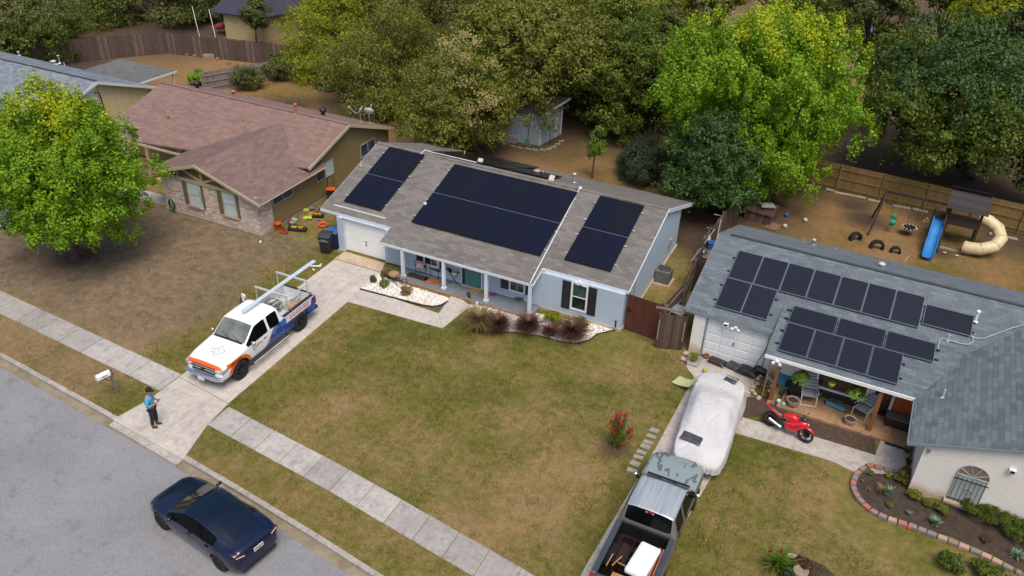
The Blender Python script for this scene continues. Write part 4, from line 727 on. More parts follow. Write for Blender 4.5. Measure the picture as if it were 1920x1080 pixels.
def crownpts(c, rad, nl, ncl, nlf, rs, lump=.42, clr=.16, tuft=0.0, low=-.85, top=1.0):
    """leaf centres: lobes on an uneven ellipsoid, clumps on lobes, leaves in clumps; open hollows stay between them"""
    c = np.array(c); rad = np.array(rad); d = rs.normal(0, 1, (nl*3, 3)); d /= np.linalg.norm(d, axis=1, keepdims=True); d = d[(d[:, 2] > low)][:nl]
    L = c+d*rad*rs.uniform(.45, .86, (len(d), 1)); lr = rs.uniform(.2, lump, len(d)); C = []; CN = []; 
    for i in range(len(L)):
        e = rs.normal(0, 1, (ncl, 3)); e /= np.linalg.norm(e, axis=1, keepdims=True); e[:, 2] = np.where(e[:, 2] < -.35, -e[:, 2]*.5, e[:, 2]); q = L[i]+e*rad*lr[i]*rs.uniform(.75, 1.08, (ncl, 1)); C.append(q); CN.append(e*.7+d[i]*.5+np.array([0, 0, .35]))
    C = np.concatenate(C); CN = np.concatenate(CN); k = len(C); r = rad.mean()*clr
    e = rs.normal(0, 1, (k, nlf, 3)); e /= np.linalg.norm(e, axis=2, keepdims=True); e *= rs.uniform(.1, 1, (k, nlf, 1))**.5; e[:, :, 2] *= .75+tuft
    rr_ = r*rs.uniform(.6, 1.3, (k, 1, 1)); P3 = C[:, None]+e*rr_; P3[:, :, 2] += tuft*rr_[:, :, 0]*rs.uniform(0, 1.2, (k, nlf)); NN = CN[:, None]*.6+e
    P3 = P3.reshape(-1, 3); NN = NN.reshape(-1, 3); ok = P3[:, 2] > .12; return P3[ok], NN[ok], L
def tree(name, label, cx, cy, Y, rx, rz, kind, nl=34, ncl=13, nlf=26, size=.2, seed=1, group=None, base=None, lump=.42, clr=.16, tuft=0.0, ryf=1.0, second=None, bark=None, low=-.85, aspect=2.0, flat=.5, droop=0):
    rs = np.random.RandomState(seed); c = AY(cx, cy, Y); dist = (c-CAM).dot(_f); k = dist/FPX; RX = rx*k; RZ = rz*k*1.02; rad = (RX, RX*ryf, RZ)
    b = base or (c.x, c.y); t = T(name, label, 'tree' if 'tree' in name else 'shrub', (b[0], b[1], 0), 0, group)
    P3, NN, L = crownpts(c, rad, int(nl*1.15), int(ncl*1.3), int(nlf*1.15), rs, lump, clr*.92, tuft, low); size *= .82
    if second:                                   # second colour on upper leaves; on maples, new shoots with painted sun glow
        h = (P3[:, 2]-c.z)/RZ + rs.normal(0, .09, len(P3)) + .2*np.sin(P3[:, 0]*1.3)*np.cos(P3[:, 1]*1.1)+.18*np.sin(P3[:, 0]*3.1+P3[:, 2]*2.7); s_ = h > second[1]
        leaves('upper_leaves', LM[second[0]], t, P3[s_], NN[s_], size, rs, flat, aspect, droop); P3, NN = P3[~s_], NN[~s_]
    leaves('crown', LM[kind], t, P3, NN, size, rs, flat, aspect, droop)
    m = MB(); r0 = max(.05, RX*.055); fork = Vector((b[0]*.6+c.x*.4, b[1]*.6+c.y*.4, max(.5, (c.z-RZ)*.6+.9)))
    m.tube([(b[0], b[1], -.1), (b[0]*.9+fork.x*.1, b[1]*.9+fork.y*.1, fork.z*.4), fork], [r0*1.4, r0, r0*.85], 9)
    for p in L[::max(1, len(L)//14)]:
        p = Vector(p); md = fork.lerp(p, .5)+Vector((0, 0, .25)); m.tube([fork, md, p], [r0*.6, r0*.35, r0*.1], 6)
    m.build('trunk', bark or BARK, t); return t
tree('maple_tree', 'bright green round tree with yellow tips on the brown lawn at left', 118, 340, 22.8, 148, 156, 'maple', 130, 8, 84, .16, 11, base=(-33.8, 22.6), second=('glow_gold', .9), tuft=.7, clr=.085, aspect=1.6, low=-.97)
tree('maple_tree', 'huge bright green tree with yellow top behind the two houses', 1425, 192, 47.5, 205, 196, 'maple', 140, 9, 96, .19, 12, base=(-4.6, 48.0), second=('glow_gold', .74), low=-.97, tuft=.7, clr=.066, lump=.3, aspect=1.6)
tree('loquat_tree', 'dark glossy leaved tree in front of the huge bright green one', 1342, 306, 43.0, 106, 98, 'glossy', 44, 15, 40, .24, 13, base=(-7.5, 43.5), clr=.15, aspect=2.8, droop=.6, bark=BARKD)
tree('round_shrub', 'round grey green bush at the back of the blue house yard', 1215, 310, 46.0, 62, 54, 'grey', 34, 14, 44, .13, 14, clr=.18)
tree('sapling_tree', 'thin young tree alone in the yard behind the blue house', 1118, 272, 44.3, 17, 42, 'fern', 16, 7, 14, .15, 15, base=(G(1110, 334).x, G(1110, 334).y), clr=.3, tuft=.3)
tree('loquat_tree', 'leafy tree with cream blossom clusters left of the blue shed', 862, 200, 43.2, 112, 112, 'olive', 56, 15, 36, .24, 16, base=(-22.6, 44.0), clr=.13, aspect=2.6, second=('olive', .9), droop=.5)
def blooms(t, pts, Y, rs):
    A = []
    for x, y in pts:
        c = AY(x, y, Y); n = 110; A.append(np.array(c)+rs.normal(0, 1, (n, 3))*np.array([.27, .3, .17]))
    A = np.concatenate(A); leaves('blossom', LM['cream'], t, A, np.tile([0, -.5, 1.], (len(A), 1)), .13, rs, .5, 1.6)
bt = [o for o in bpy.data.objects if o.name.startswith('loquat_tree') and o.get('label', '').startswith('leafy')][0]
blooms(bt, [(868, 66), (832, 78), (850, 90), (872, 108), (892, 80), (925, 120), (838, 135), (873, 152), (828, 168), (908, 178), (930, 190), (880, 202), (868, 206), (884, 230), (850, 240), (912, 195)], 41.0, np.random.RandomState(3))
tree('willow_tree', 'pale green feathery tree left of the cream blossoms', 725, 155, 49.0, 125, 150, 'olive', 62, 15, 34, .24, 17, clr=.13, droop=.9, aspect=3.2)
tree('elm_tree', 'yellow green tree over the back fence beside the tan outbuilding', 610, 85, 53.0, 92, 118, 'yellowish', 50, 15, 32, .24, 18, clr=.15)
tree('elm_tree', 'tall mid green tree right behind the cream blossoms', 985, 110, 49.5, 150, 155, 'olive', 70, 15, 34, .26, 19, clr=.12)
tree('pecan_tree', 'broad green tree rising above the blue shed', 1110, 62, 56.0, 125, 105, 'deep', 52, 15, 30, .27, 20, clr=.13, second=('olive', .55))
tree('elm_tree', 'dark tree between the blue shed and the huge bright tree', 1180, 165, 53.0, 105, 120, 'deep', 54, 14, 34, .25, 21, clr=.14)
tree('elm_tree', 'very dark tree drooping over the right back fence', 1800, 210, 53.5, 190, 158, 'deep', 84, 15, 40, .25, 22, base=(6.2, 56.5), clr=.115, second=('glossy', .35))
tree('elm_tree', 'large dark green mass above the left grey roof', 55, 58, 44.0, 120, 82, 'deep', 58, 15, 30, .26, 23, clr=.12, second=('dull', .3))
tree('elm_tree', 'brownish green tree overhanging the far left fence corner', 285, 0, 57.0, 120, 66, 'dull', 44, 14, 28, .27, 24, clr=.14)
tree('slender_tree', 'narrow tree with thick trunk in front of the tan outbuilding', 478, 28, 55.5, 26, 40, 'dull', 20, 9, 22, .22, 25, base=(G(482, 88).x, G(482, 88).y), clr=.25, bark=BARKD)
tree('elm_tree', 'yellow crowned tree at the top right corner', 1880, 40, 66.0, 85, 75, 'yellowish', 36, 13, 26, .3, 26, clr=.16)
tree('elm_tree', 'sunny yellow green tree at the top edge left of the huge tree', 1215, 8, 66.0, 90, 48, 'yellowish', 36, 13, 26, .3, 27, clr=.16)
tree('elm_tree', 'dark green tree at the top edge above the parked blue car', 1650, 8, 64.0, 66, 42, 'dull', 30, 12, 26, .28, 28, clr=.17, low=-.5)
rs_ = random.Random(5); k = 0
for px, py, Y, rx, rz, kd, lab in ((40, -40, 66, 110, 80, 'dull', 'tree at the top left corner beyond the dark mass'), (200, -50, 68, 100, 60, 'olive', 'tree at the top edge behind the left fence corner'), (395, -50, 74, 80, 50, 'dull', 'tree at the top edge left of the navy roofed outbuilding'), (650, -20, 66, 100, 80, 'olive', 'tree at the top edge behind the yellow green one'), (800, -10, 62, 110, 85, 'dull', 'tree at the top edge above the feathery pale tree'), (920, -30, 66, 90, 70, 'deep', 'tree at the top edge above the cream blossoms'), (1060, -30, 70, 100, 60, 'olive', 'tree at the top edge above the blue shed'),
 (1350, -15, 66, 70, 50, 'olive', 'tree at the top edge just left of the huge bright tree top'), (1480, -30, 74, 110, 60, 'deep', 'tree peeping over the huge bright tree'), (1790, -20, 74, 70, 60, 'deep', 'tree at the top edge right of the parked blue car'), (1990, 60, 62, 90, 90, 'dull', 'tree cut by the right edge below the yellow crown'), (1985, 300, 52, 80, 110, 'deep', 'dark tree cut by the right edge behind the playhouse'), (1010, 200, 56, 80, 80, 'deep', 'shadowy tree directly behind the blue shed'), (690, 30, 58, 90, 90, 'dull', 'green tree between yellow green tree and cream blossoms'),
 (1560, 60, 70, 70, 60, 'deep', 'tree behind the right shoulder of the huge bright tree'), (1905, 160, 58, 70, 90, 'deep', 'dark tree at right edge above the wooden playhouse'),
 (30, 40, 48, 110, 80, 'dull', 'shadowy tree touching the left image edge above the blue grey roof'), (165, 28, 54, 95, 66, 'deep', 'dark tree hanging over the left wooden fence'), (372, 20, 60, 70, 62, 'dull', 'dark tree left of the slender tree'), (800, 130, 56, 90, 110, 'dull', 'shaded tree behind the cream blossom tree'), (930, 190, 52, 80, 80, 'deep', 'low dark tree right above the shed roof'), (1110, 200, 58, 110, 80, 'deep', 'deep shadow tree right of the blue shed'), (1210, 230, 57, 70, 60, 'deep', 'low dark tree behind the round grey green bush'), (1690, 120, 62, 90, 80, 'deep', 'dark tree below the parked blue car'), (620, 190, 50, 60, 45, 'dull', 'low bushy tree behind the brown roof ridge'), (1270, 90, 62, 70, 90, 'dull', 'dull tree behind the left side of the huge bright tree')):
    k += 1; tree('background_tree', lab, px, py, Y, rx, rz, kd, 34, 13, 24, .3, 40+k, 'trees crowding behind the back yards', clr=.16)
def shrub(name, label, x, y, z, r, h, kind, n, size, seed, group=None, aspect=2, cat='shrub', stem=True):
    rs = np.random.RandomState(seed); t = T(name, label, cat, (x, y, z), 0, group); P3, NN, L = crownpts((x, y, z+h*.55), (r, r, h*.5), 14, 7, n, rs, .5, .28)
    leaves('foliage', LM[kind], t, P3, NN, size, rs, .6, aspect)
    if stem: m = MB(); [m.tube([(x, y, z-.03), Vector(p)], [.03, .01], 5) for p in L[::3]]; m.build('stem', BARKD, t)
    return t
def blades(name, label, x, y, z, h, n, kind, seed, spread=.9, w=.02, cat='grass clump', group=None, dry=None, bend=.5):
    rs = np.random.RandomState(seed); t = T(name, label, cat, (x, y, z), 0, group); a = rs.uniform(0, 2*pi, n); tilt = rs.uniform(.05, spread, n)*rs.uniform(.5, 1, n); H = h*rs.uniform(.6, 1.15, n)
    d = np.stack([np.cos(a), np.sin(a), np.zeros(n)], 1); s_ = np.stack([-np.sin(a), np.cos(a), np.zeros(n)], 1)*w; b = np.array([x, y, z])+d*rs.uniform(0, .06, (n, 1))
    p1 = b+d*(np.sin(tilt)*H*.5)[:, None]+np.array([0, 0, 1])*(np.cos(tilt)*H*.55)[:, None]; t2 = tilt+bend; p2 = p1+d*(np.sin(t2)*H*.5)[:, None]+np.array([0, 0, 1])*(np.cos(t2)*H*.45)[:, None]
    q1 = np.stack([b-s_, b+s_, p1+s_*.9, p1-s_*.9], 1).reshape(-1, 3); q2 = np.stack([p1-s_*.9, p1+s_*.9, p2+s_*.08, p2-s_*.08], 1).reshape(-1, 3)
    rawmesh('blade_clump', LM[kind], t, np.concatenate([q1, q2]), 4, 2*n)
    return t
GP = 'dark fountain grasses along the gravel bed'
for i, (px, py, r, kd, l) in enumerate(((895, 618, .62, 'straw', 'big straw coloured fountain grass at the left end of the gravel bed'), (931, 622, .5, 'wine', 'wine red fountain grass second from the left end of the gravel bed'), (988, 624, .5, 'wine', 'wine red fountain grass in front of the right porch post'), (1030, 631, .34, 'wine', 'smallest wine red fountain grass below the yellowish shrub'), (1070, 638, .58, 'wine', 'largest wine red fountain grass at the curve of the gravel edging'))):
    g = G(px, py); t = blades('fountain_grass', l, g.x, g.y+.1, 0, r*1.9, 1100 if r > .4 else 500, kd, 100+i, 1.15, .012, group=GP, bend=.7)
    if i == 0: blades('fountain_grass', 'short dark grass tuft at the foot of the straw coloured one', g.x+.35, g.y-.1, 0, .5, 200, 'wine', 120, 1.0, .011, group=GP)
for px, py, r, h, kd, l, sd in ((720, 538, .24, .34, 'olive', 'left round shrub in the white gravel by the driveway', 1), (762, 552, .26, .42, 'straw', 'right shrub with yellow tips in the white gravel near porch', 2), (1036, 608, .42, .55, 'yellowish', 'yellowish leafy shrub under the black shuttered window', 3), (1085, 618, .4, .5, 'olive', 'olive shrub behind the largest wine red grass', 4), (700, 530, .16, .35, 'dull', 'weedy plant at the garage corner of the gravel bed', 5)):
    g = G(px, py); shrub('shrub', l, g.x, g.y, 0, r, h, kd, 34, .07, 200+sd)
# flowering shrub on the lawn
g = G(1155, 838); cm = T('crape_myrtle', 'upright dark green shrub with red flower spikes on the front lawn', 'shrub', (g.x, g.y, 0)); rs = np.random.RandomState(9); PTS = []; RED = []
for dx, h, dy in ((-.02, 1.35, 0), (.18, 1.3, .1), (-.3, .95, 0), (.45, .95, -.1), (.1, 1.05, -.1), (-.15, 1.15, .1)):
    for s in np.linspace(.15, .92, 18): c = np.array([g.x+dx*s, g.y+dy*s, h*s*1.12]); PTS.append(c+rs.normal(0, .06, (26, 3)))
    RED.append(np.array([g.x+dx, g.y+dy, h*1.15])+rs.normal(0, 1, (60, 3))*[.045, .045, .1])
RED += [np.array([g.x+.5, g.y-.1, .75])+rs.normal(0, 1, (60, 3))*[.05, .05, .1], np.array([g.x+.18, g.y-.1, .4])+rs.normal(0, .04, (30, 3)), np.array([g.x-.12, g.y-.1, .85])+rs.normal(0, .06, (40, 3))]
PTS = np.concatenate(PTS); leaves('foliage', LM['deep'], cm, PTS, rs.normal(0, 1, PTS.shape), .07, rs, .5); RED = np.concatenate(RED); leaves('blossom', LM['red'], cm, RED, rs.normal(0, 1, RED.shape), .06, rs, .5, 1.2)
m = MB(); [m.tube([(g.x, g.y, 0), (g.x+dx, g.y, h)], [.02, .008], 5) for dx, h in ((0, 1.2), (.4, .9), (-.25, .9))]; m.build('stem', BARKD, cm)
# hedge by the left wing fence, shrub behind brown roof, beds by the white house
for px, py, r, h, kd, l, sd in ((470, 165, 1.4, 1.6, 'dull', 'vine covered shrub on the fence behind the brown roof', 10), (520, 150, 1.2, 1.7, 'dull', 'dark vine clump at the yard fence corner', 11), (375, 160, .8, 1.0, 'maple', 'small bright green shrub just over the brown roof ridge', 12),
   (505, 97, .5, .6, 'olive', 'low light green bush beside the thick tree trunk', 13)):
    g = G(px, py); shrub('shrub', l, g.x, g.y, 0, r, h, kd, 60, .14, 200+sd)
HG = 'clipped juniper shrubs along the white brick wall'
for i, (px, py, r, h) in enumerate(((1690, 905, .26, .5), (1712, 935, .22, .34), (1745, 950, .24, .34), (1765, 962, .22, .32), (1818, 962, .42, .6), (1850, 980, .44, .62), (1885, 995, .46, .62), (1915, 1012, .48, .62))):
    g = G(px, py); shrub('juniper_shrub', '%s juniper from the left along the white brick wall' % (ORD+['eighth'])[i], g.x, g.y, 0, r, h, 'deep' if i > 3 else 'olive', 60, .05, 300+i, HG, 3, stem=False)
for px, py, r, h, kd, l, sd in ((1630, 889, .15, .18, 'olive', 'round green tuft at the upper left tip of the mulch bed', 20), (1616, 905, .09, .1, 'yellowish', 'tiny yellow green plant by the grey edging blocks', 21), (1627, 920, .1, .12, 'olive', 'small pale plant below the tiny yellow one', 22), (1664, 895, .14, .14, 'yellowish', 'low yellow green plant beside the path end', 23), (1668, 950, .15, .16, 'olive', 'round green plant in the middle of the mulch bed', 24), (1704, 965, .12, .14, 'agave', 'white flecked little plant near the lower edging', 25), (1848, 1017, .16, .2, 'wine', 'rusty red small plant before the junipers', 26), (1300, 676, .2, .4, 'yellowish', 'yellow green leafy plant left of the garage door', 27)):
    g = G(px, py); shrub('bedding_plant', l, g.x, g.y, .01, r, h, kd, 22, .05, 200+sd, stem=False, cat='plant')
for px, py, h, kd, l, sd, n, sp in ((1665, 928, .42, 'agave', 'spiky pale agave in the middle of the mulch bed', 1, 26, .8), (1751, 983, .3, 'agave', 'bluish rosette plant spilling over the edging blocks', 2, 90, 1.2), (1905, 1045, .3, 'agave', 'second bluish rosette plant at the right end of edging', 3, 90, 1.2), (1650, 925, .35, 'straw', 'dry tan grass tuft left of the spiky agave', 4, 60, .9), (1455, 1068, .95, 'fern', 'tall sword leaved lily clump at the bottom flower bed', 5, 120, .95), (1700, 850, .3, 'deep', 'dark liriope tuft beside the white brick corner', 6, 60, .8), (1702, 868, .34, 'deep', 'dark strappy plant along the brick corner', 7, 60, .8)):
    g = G(px, py); blades('strap_plant', l, g.x, g.y, .01, h, n, kd, 400+sd, sp, .022 if kd in ('agave', 'fern') else .012, cat='plant', bend=.45)
for px, py, l, sd in ((1437, 1038, 'left red gladiolus spike above the lily clump', 1), (1457, 1040, 'right coral gladiolus spike above the lily clump', 2)):
    g = G(px, py+22); t = T('gladiolus', l, 'flower', (g.x, g.y, 0), 0, None); rs = np.random.RandomState(sd); m = MB(); m.tube([(g.x, g.y, 0), (g.x, g.y, .8)], .012, 5); m.build('stem', LM['fern'], t); A = np.array([g.x, g.y, .72])+rs.normal(0, 1, (40, 3))*[.03, .03, .07]; leaves('blossom', LM['red'], t, A, rs.normal(0, 1, A.shape), .06, rs, .5, 1.2)
g = G(1500, 1068); shrub('shrub', 'dark purple shrub in the bottom flower bed', g.x, g.y, 0, .3, .5, 'wine', 40, .06, 222); g = G(1478, 1080); shrub('shrub', 'blue green ground plant between lily clump and purple shrub', g.x, g.y, 0, .25, .3, 'grey', 40, .05, 223)
g = G(1780, 1062); shrub('shrub', 'leafy green shrub at the bottom right on the lawn', g.x, g.y, 0, .42, .6, 'deep', 46, .08, 224); g = G(1850, 1085); shrub('shrub', 'second leafy green shrub at the bottom right corner', g.x, g.y, 0, .5, .5, 'deep', 46, .08, 225)
# ---------------------------------------------------------------- vehicles and the person
from mathutils import noise as mn
def loft(st, matf, lev=2, crease=.3, cuts=None, nmat=1, cutmat=0, caps=(0, 0)):
    """closed body from half cross sections (bottom centre .. top centre); wheel arches are cut out"""
    n = len(st[0][1]); vs = []; fs = []; ms = []; full = 2*n-2
    for x, ring in st: vs += [(x, y, z) for y, z in ring] + [(x, -y, z) for y, z in ring[-2:0:-1]]
    for i in range(len(st)-1):
        for j in range(full):
            a = i*full+j; b = i*full+(j+1) % full; fs.append((a, a+full, b+full, b)); jj = j if j < n-1 else full-1-j; ms.append(matf(i, jj))
    fs.append(tuple(range(full))); ms.append(caps[0]); fs.append(tuple(range((len(st)-1)*full, len(st)*full))[::-1]); ms.append(caps[1])
    me = bpy.data.meshes.new('loft'); me.from_pydata(vs, [], fs)
    for k in range(nmat): me.materials.append(None)
    me.polygons.foreach_set('material_index', ms); me.polygons.foreach_set('use_smooth', [True]*len(fs))
    bm = bmesh.new(); bm.from_mesh(me); bmesh.ops.recalc_face_normals(bm, faces=bm.faces); cl = bm.edges.layers.float.new('crease_edge')
    for e in bm.edges: e[cl] = crease if len({f.material_index for f in e.link_faces}) < 2 else min(1, crease+.5)
    bm.to_mesh(me); bm.free(); o = bpy.data.objects.new('loft', me)
    if lev: md = o.modifiers.new('s', 'SUBSURF'); md.levels = md.render_levels = lev
    co = []
    for (cx, cz, r, y0, y1) in cuts or []:
        m = MB(); m.tube([(cx, y0, cz), (cx, y1, cz)], r, 28, smooth=False); c = m.build('cut', BLACK, None, merge=True, link=False); c.data.materials.clear(); [c.data.materials.append(None) for _ in range(nmat)]; c.data.polygons.foreach_set('material_index', [cutmat]*len(c.data.polygons))
        md = o.modifiers.new('b', 'BOOLEAN'); md.operation = 'DIFFERENCE'; md.object = c; md.solver = 'EXACT'; md.material_mode = 'INDEX'; co.append(c)
    return evalmesh(o, co)
def split(me, parts, parent, smooth_angle=40):
    for k, (nm, mt_) in list(parts.items()):
        if nm == 'side_window':                # every pane a part of its own
            bm = bmesh.new(); bm.from_mesh(me); left = {f for f in bm.faces if f.material_index == k}; j = 0
            while left:
                st_ = [left.pop()]; isl = []
                while st_:
                    f = st_.pop(); isl.append(f)
                    for e in f.edges:
                        for g_ in e.link_faces:
                            if g_ in left: left.discard(g_); st_.append(g_)
                q = k if j == 0 else 20+j; j += 1
                for f in isl: f.material_index = q
                parts[q] = (nm, mt_)
            while len(me.materials) < 20+j: me.materials.append(None)
            bm.to_mesh(me); bm.free()
    return _split(me, parts, parent, smooth_angle)
def _split(me, parts, parent, smooth_angle=40):
    """one object per material index; parts = {index: (name, material)}"""
    out = {}; inv = Matrix.Identity(4)
    for k, (nm, mt_) in parts.items():
        bm = bmesh.new(); bm.from_mesh(me); bmesh.ops.delete(bm, geom=[f for f in bm.faces if f.material_index != k], context='FACES')
        if not bm.faces: bm.free(); continue
        m2 = bpy.data.meshes.new(nm); 
        for f in bm.faces: f.material_index = 0
        bm.to_mesh(m2); bm.free(); m2.materials.clear(); m2.materials.append(mt_); m2.set_sharp_from_angle(angle=radians(smooth_angle))
        o = bpy.data.objects.new(nm, m2); COL.objects.link(o); o.parent = parent; MW[o.name] = MW[parent.name]; KC.setdefault(parent.name, []).append(o); out[k] = o
    bpy.data.meshes.remove(me); return out
def wheel(par, L4, x, y, r, w, rimm, side, spokes=5):
    wb = T('wheel', None, None, (0, 0, 0)); wb.parent = par; bpy.data.objects.remove(wb)
    m = MB(L4 @ Matrix.Translation((x, y, r))); m.lathe([(r*.62, -w/2), (r*.93, -w/2), (r, -w*.36), (r, w*.36), (r*.93, w/2), (r*.62, w/2), (r*.58, w*.3), (r*.58, -w*.3)], (0, 0, 0), 28, 'y', True); ty = m.build('wheel', RUBBER, par)
    m = MB(L4 @ Matrix.Translation((x, y, r))); s = side; m.lathe([(r*.62, s*w*.42), (r*.56, s*w*.46), (r*.52, s*w*.2), (.0, s*w*.15)], (0, 0, 0), 24, 'y')
    for i in range(spokes): a = 2*pi*i/spokes; m.cb((cos(a)*r*.3, s*w*.3, sin(a)*r*.3), (r*.56, .03, r*.14), ry=-a)
    m.lathe([(r*.12, s*w*.4), (0, s*w*.42)], (0, 0, 0), 10, 'y'); m.build('rim', rimm, ty); return ty
LAMP = P('lamp_lens', (.55, .58, .6), .08, .3, var=.2, vs=20); RLAMP = P('red_lens', (.35, .01, .012), .15, var=.1); AMB = P('amber_lens', (.6, .25, .02), .15)
def pick_ring(w, zb, zs, z4, y5, z5, y6, z6, z7, cr=0): return [(0, zb), (w*.86, zb), (w*.975, zb+.15), (w, zs), (w*.985, z4), (y5, z5), (y5-.05, z5+.035), (y6, z6), (0, z7)]
def pickup(label, loc, rz, paint, glassm, trimm, rimm, L=5.9, w=.97, cabr=3.75, wr=.4, wx=(.98, 4.75), hood=1.2, front=True, group=None):
    t = T('pickup_truck', label, 'pickup truck', loc, rz, group); F4 = MW[t.name]
    h = hood; st = [(.0, pick_ring(w*.90, .45, .7, .88, w*.78, .98, w*.5, 1.04, 1.06)), (.12, pick_ring(w*.96, .40, .75, h-.2, w*.84, h-.12, w*.5, h-.07, h-.05)), (.5, pick_ring(w, .40, .8, h-.1, w*.88, h-.03, w*.5, h+.02, h+.03)), (1.35, pick_ring(w, .42, .85, h-.02, w*.9, h+.04, w*.5, h+.08, h+.09)),
      (1.5, pick_ring(w, .42, .85, h, w*.88, h+.07, w*.55, h+.11, h+.12)), (2.15, pick_ring(w, .42, .85, h+.0, w*.8, h+.56, w*.55, h+.62, h+.64)), (2.25, pick_ring(w, .42, .85, h+.0, w*.8, h+.58, w*.55, h+.65, h+.67)), (2.76, pick_ring(w, .42, .85, h+.0, w*.8, h+.6, w*.55, h+.68, h+.7)), (2.86, pick_ring(w, .42, .85, h+.0, w*.8, h+.6, w*.55, h+.68, h+.7)),
      (3.5, pick_ring(w, .42, .85, h+.0, w*.8, h+.58, w*.55, h+.66, h+.68)), (cabr-.16, pick_ring(w, .42, .85, h+.02, w*.8, h+.56, w*.5, h+.64, h+.66)), (cabr, pick_ring(w, .42, .85, h+.0, w*.84, h+.12, w*.6, h+.13, h+.13)), (cabr+.03, pick_ring(w*.99, .43, .85, h-.06, w*.8, h-.03, w*.5, h-.03, h-.03))]
    def mf(i, j):
        if i == 4 and j >= 6: return 1
        if j == 4 and i in (4, 5, 6, 8): return 2
        if i == 10 and j >= 6: return 3
        if j == 0: return 4
        return 0
    me = loft(st, mf, 2, .42, [(wx[0], wr, wr+.09, -1.5, -.55), (wx[0], wr, wr+.09, .55, 1.5)], 5, 4)
    me.transform(Matrix.Identity(4)); split(me, {0: ('body', paint), 1: ('windscreen', glassm), 2: ('side_window', DGLASS), 3: ('rear_window', DGLASS), 4: ('underbody', BLACK)}, t)
    # load bed: sides with arches, bulkhead, floor, tailgate
    b0, b1, zt = cabr+.05, L, h+.05
    for s in (-1, 1):
        m = MB(); m.box(b0, b1-.06, min(s*w*.82, s*w), max(s*w*.82, s*w), .5, zt); o = m.build('bed_side', [paint, trimm, BLACK], None, base=(0, 0, 0), merge=True, link=False); c = MB(); c.tube([(wx[1], s*1.4, wr), (wx[1], s*.5, wr)], wr+.09, 28, smooth=False); co = c.build('cut', BLACK, None, base=(0, 0, 0), merge=True, link=False)
        md = o.modifiers.new('v', 'BEVEL'); md.width = .035; md.segments = 3; md = o.modifiers.new('b', 'BOOLEAN'); md.object = co; md.solver = 'EXACT'; nme = evalmesh(o, [co])
        nme.materials.clear(); nme.materials.append(paint); o = bpy.data.objects.new('bed_side', nme); nme.name = 'bed_side'; COL.objects.link(o); o.parent = t; MW[o.name] = F4; KC.setdefault(t.name, []).append(o)
        for f in nme.polygons: f.material_index = 0
        m = MB(F4); m.box(b0+.02, b1-.08, min(s*w*.80, s*w*.985), max(s*w*.80, s*w*.985), zt-.012, zt+.014); m.build('bed_rail', trimm, t, bevel=.008)
    m = MB(F4); m.box(b0, b1-.06, -w*.82, w*.82, .62, .68); [m.box(b0+.06, b1-.1, -w*.78+i*.105, -w*.78+i*.105+.05, .68, .7) for i in range(15)]; m.box(b0, b0+.05, -w*.82, w*.82, .68, zt); [m.box(b0+.05, b0+.065, -w*.78+i*.11, -w*.78+i*.11+.05, .7, zt-.05) for i in range(14)]
    for s in (-1, 1): m.box(b0+.05, b1-.07, min(s*w*.8, s*w*.83), max(s*w*.8, s*w*.83), .68, zt-.02); m.box(wx[1]-.45, wx[1]+.45, min(s*w*.62, s*w*.8), max(s*w*.62, s*w*.8), .68, .92)
    m.build('bed_liner', BLACK if trimm is not WHITE and 'silver' in paint.name else P('bed_white', (.62, .64, .66), .45), t, bevel=.01)
    m = MB(F4); m.box(b1-.06, b1, -w*.81, w*.81, .6, zt-.002); m.build('tailgate', paint, t, bevel=.02); m = MB(F4); m.box(b1-.07, b1+.012, -w*.8, w*.8, zt-.002, zt+.02); m.build('tailgate_cap', trimm, t)
    for s in (-1, 1): m = MB(F4); m.box(b1-.1, b1+.012, min(s*w*.87, s*w*1.006), max(s*w*.87, s*w*1.006), .82, zt-.06); m.build('tail_lamp', RLAMP, t, bevel=.01)
    m = MB(F4); m.box(b1, b1+.16, -w*.95, w*.95, .45, .6); m.build('rear_bumper', STEEL if 'wrap' in paint.name else CHROME, t, bevel=.02)
    m = MB(F4); m.tube([(-.02, -w*.93, .62), (-.1, -w*.7, .6), (-.13, 0, .6), (-.1, w*.7, .6), (-.02, w*.93, .62)], .1, 8); m.build('front_bumper', CHROME if 'wrap' in paint.name else STEEL, t)
    for s in (-1, 1):
        m = MB(F4); m.ext([(-.03, s*w*.6, .82), (.0, s*w*.9, .82), (.02, s*w*.9, 1.0), (.02, s*w*.6, 1.0)], (.12, 0, 0)); m.box(-.0, .3, min(s*w*.88, s*w*.975), max(s*w*.88, s*w*.975), .83, .98); m.build('headlight', LAMP, t, bevel=.01)
        m = MB(F4); m.ball((1.72, s*(w+.1), h+.1), .12, 10, (.55, .95, .8)); m.build('mirror', CHROME, t); m = MB(F4); m.box(1.7, 1.76, min(s*w*.88, s*(w+.12)), max(s*w*.88, s*(w+.12)), h+.02, h+.09); m.build('mirror_arm', BLACK, t)
        for x in (2.5, 3.35): m = MB(F4); m.box(x-.09, x+.09, min(s*(w-.02), s*(w+.02)), max(s*(w-.02), s*(w+.02)), h-.16, h-.11); m.build('door_handle', CHROME if s < 0 else BLACK, t)
        if 'wrap' in paint.name: m = MB(F4); m.tube([(1.45, s*w*.98, .38), (1.6, s*w*1.06, .36), (3.75, s*w*1.06, .36), (3.85, s*w*.98, .38)], .045, 6); m.build('side_step', BLACK, t); m = MB(F4); m.box(1.6, 3.78, s*w*1.1-.01, s*w*1.1+.01, .37, .4); m.build('step_strip', P('strip_bright', (.75, .75, .76), .4), t)
        for x in wx: wheel(t, F4, x, s*(w-.13), wr, .27, rimm, s, 6)
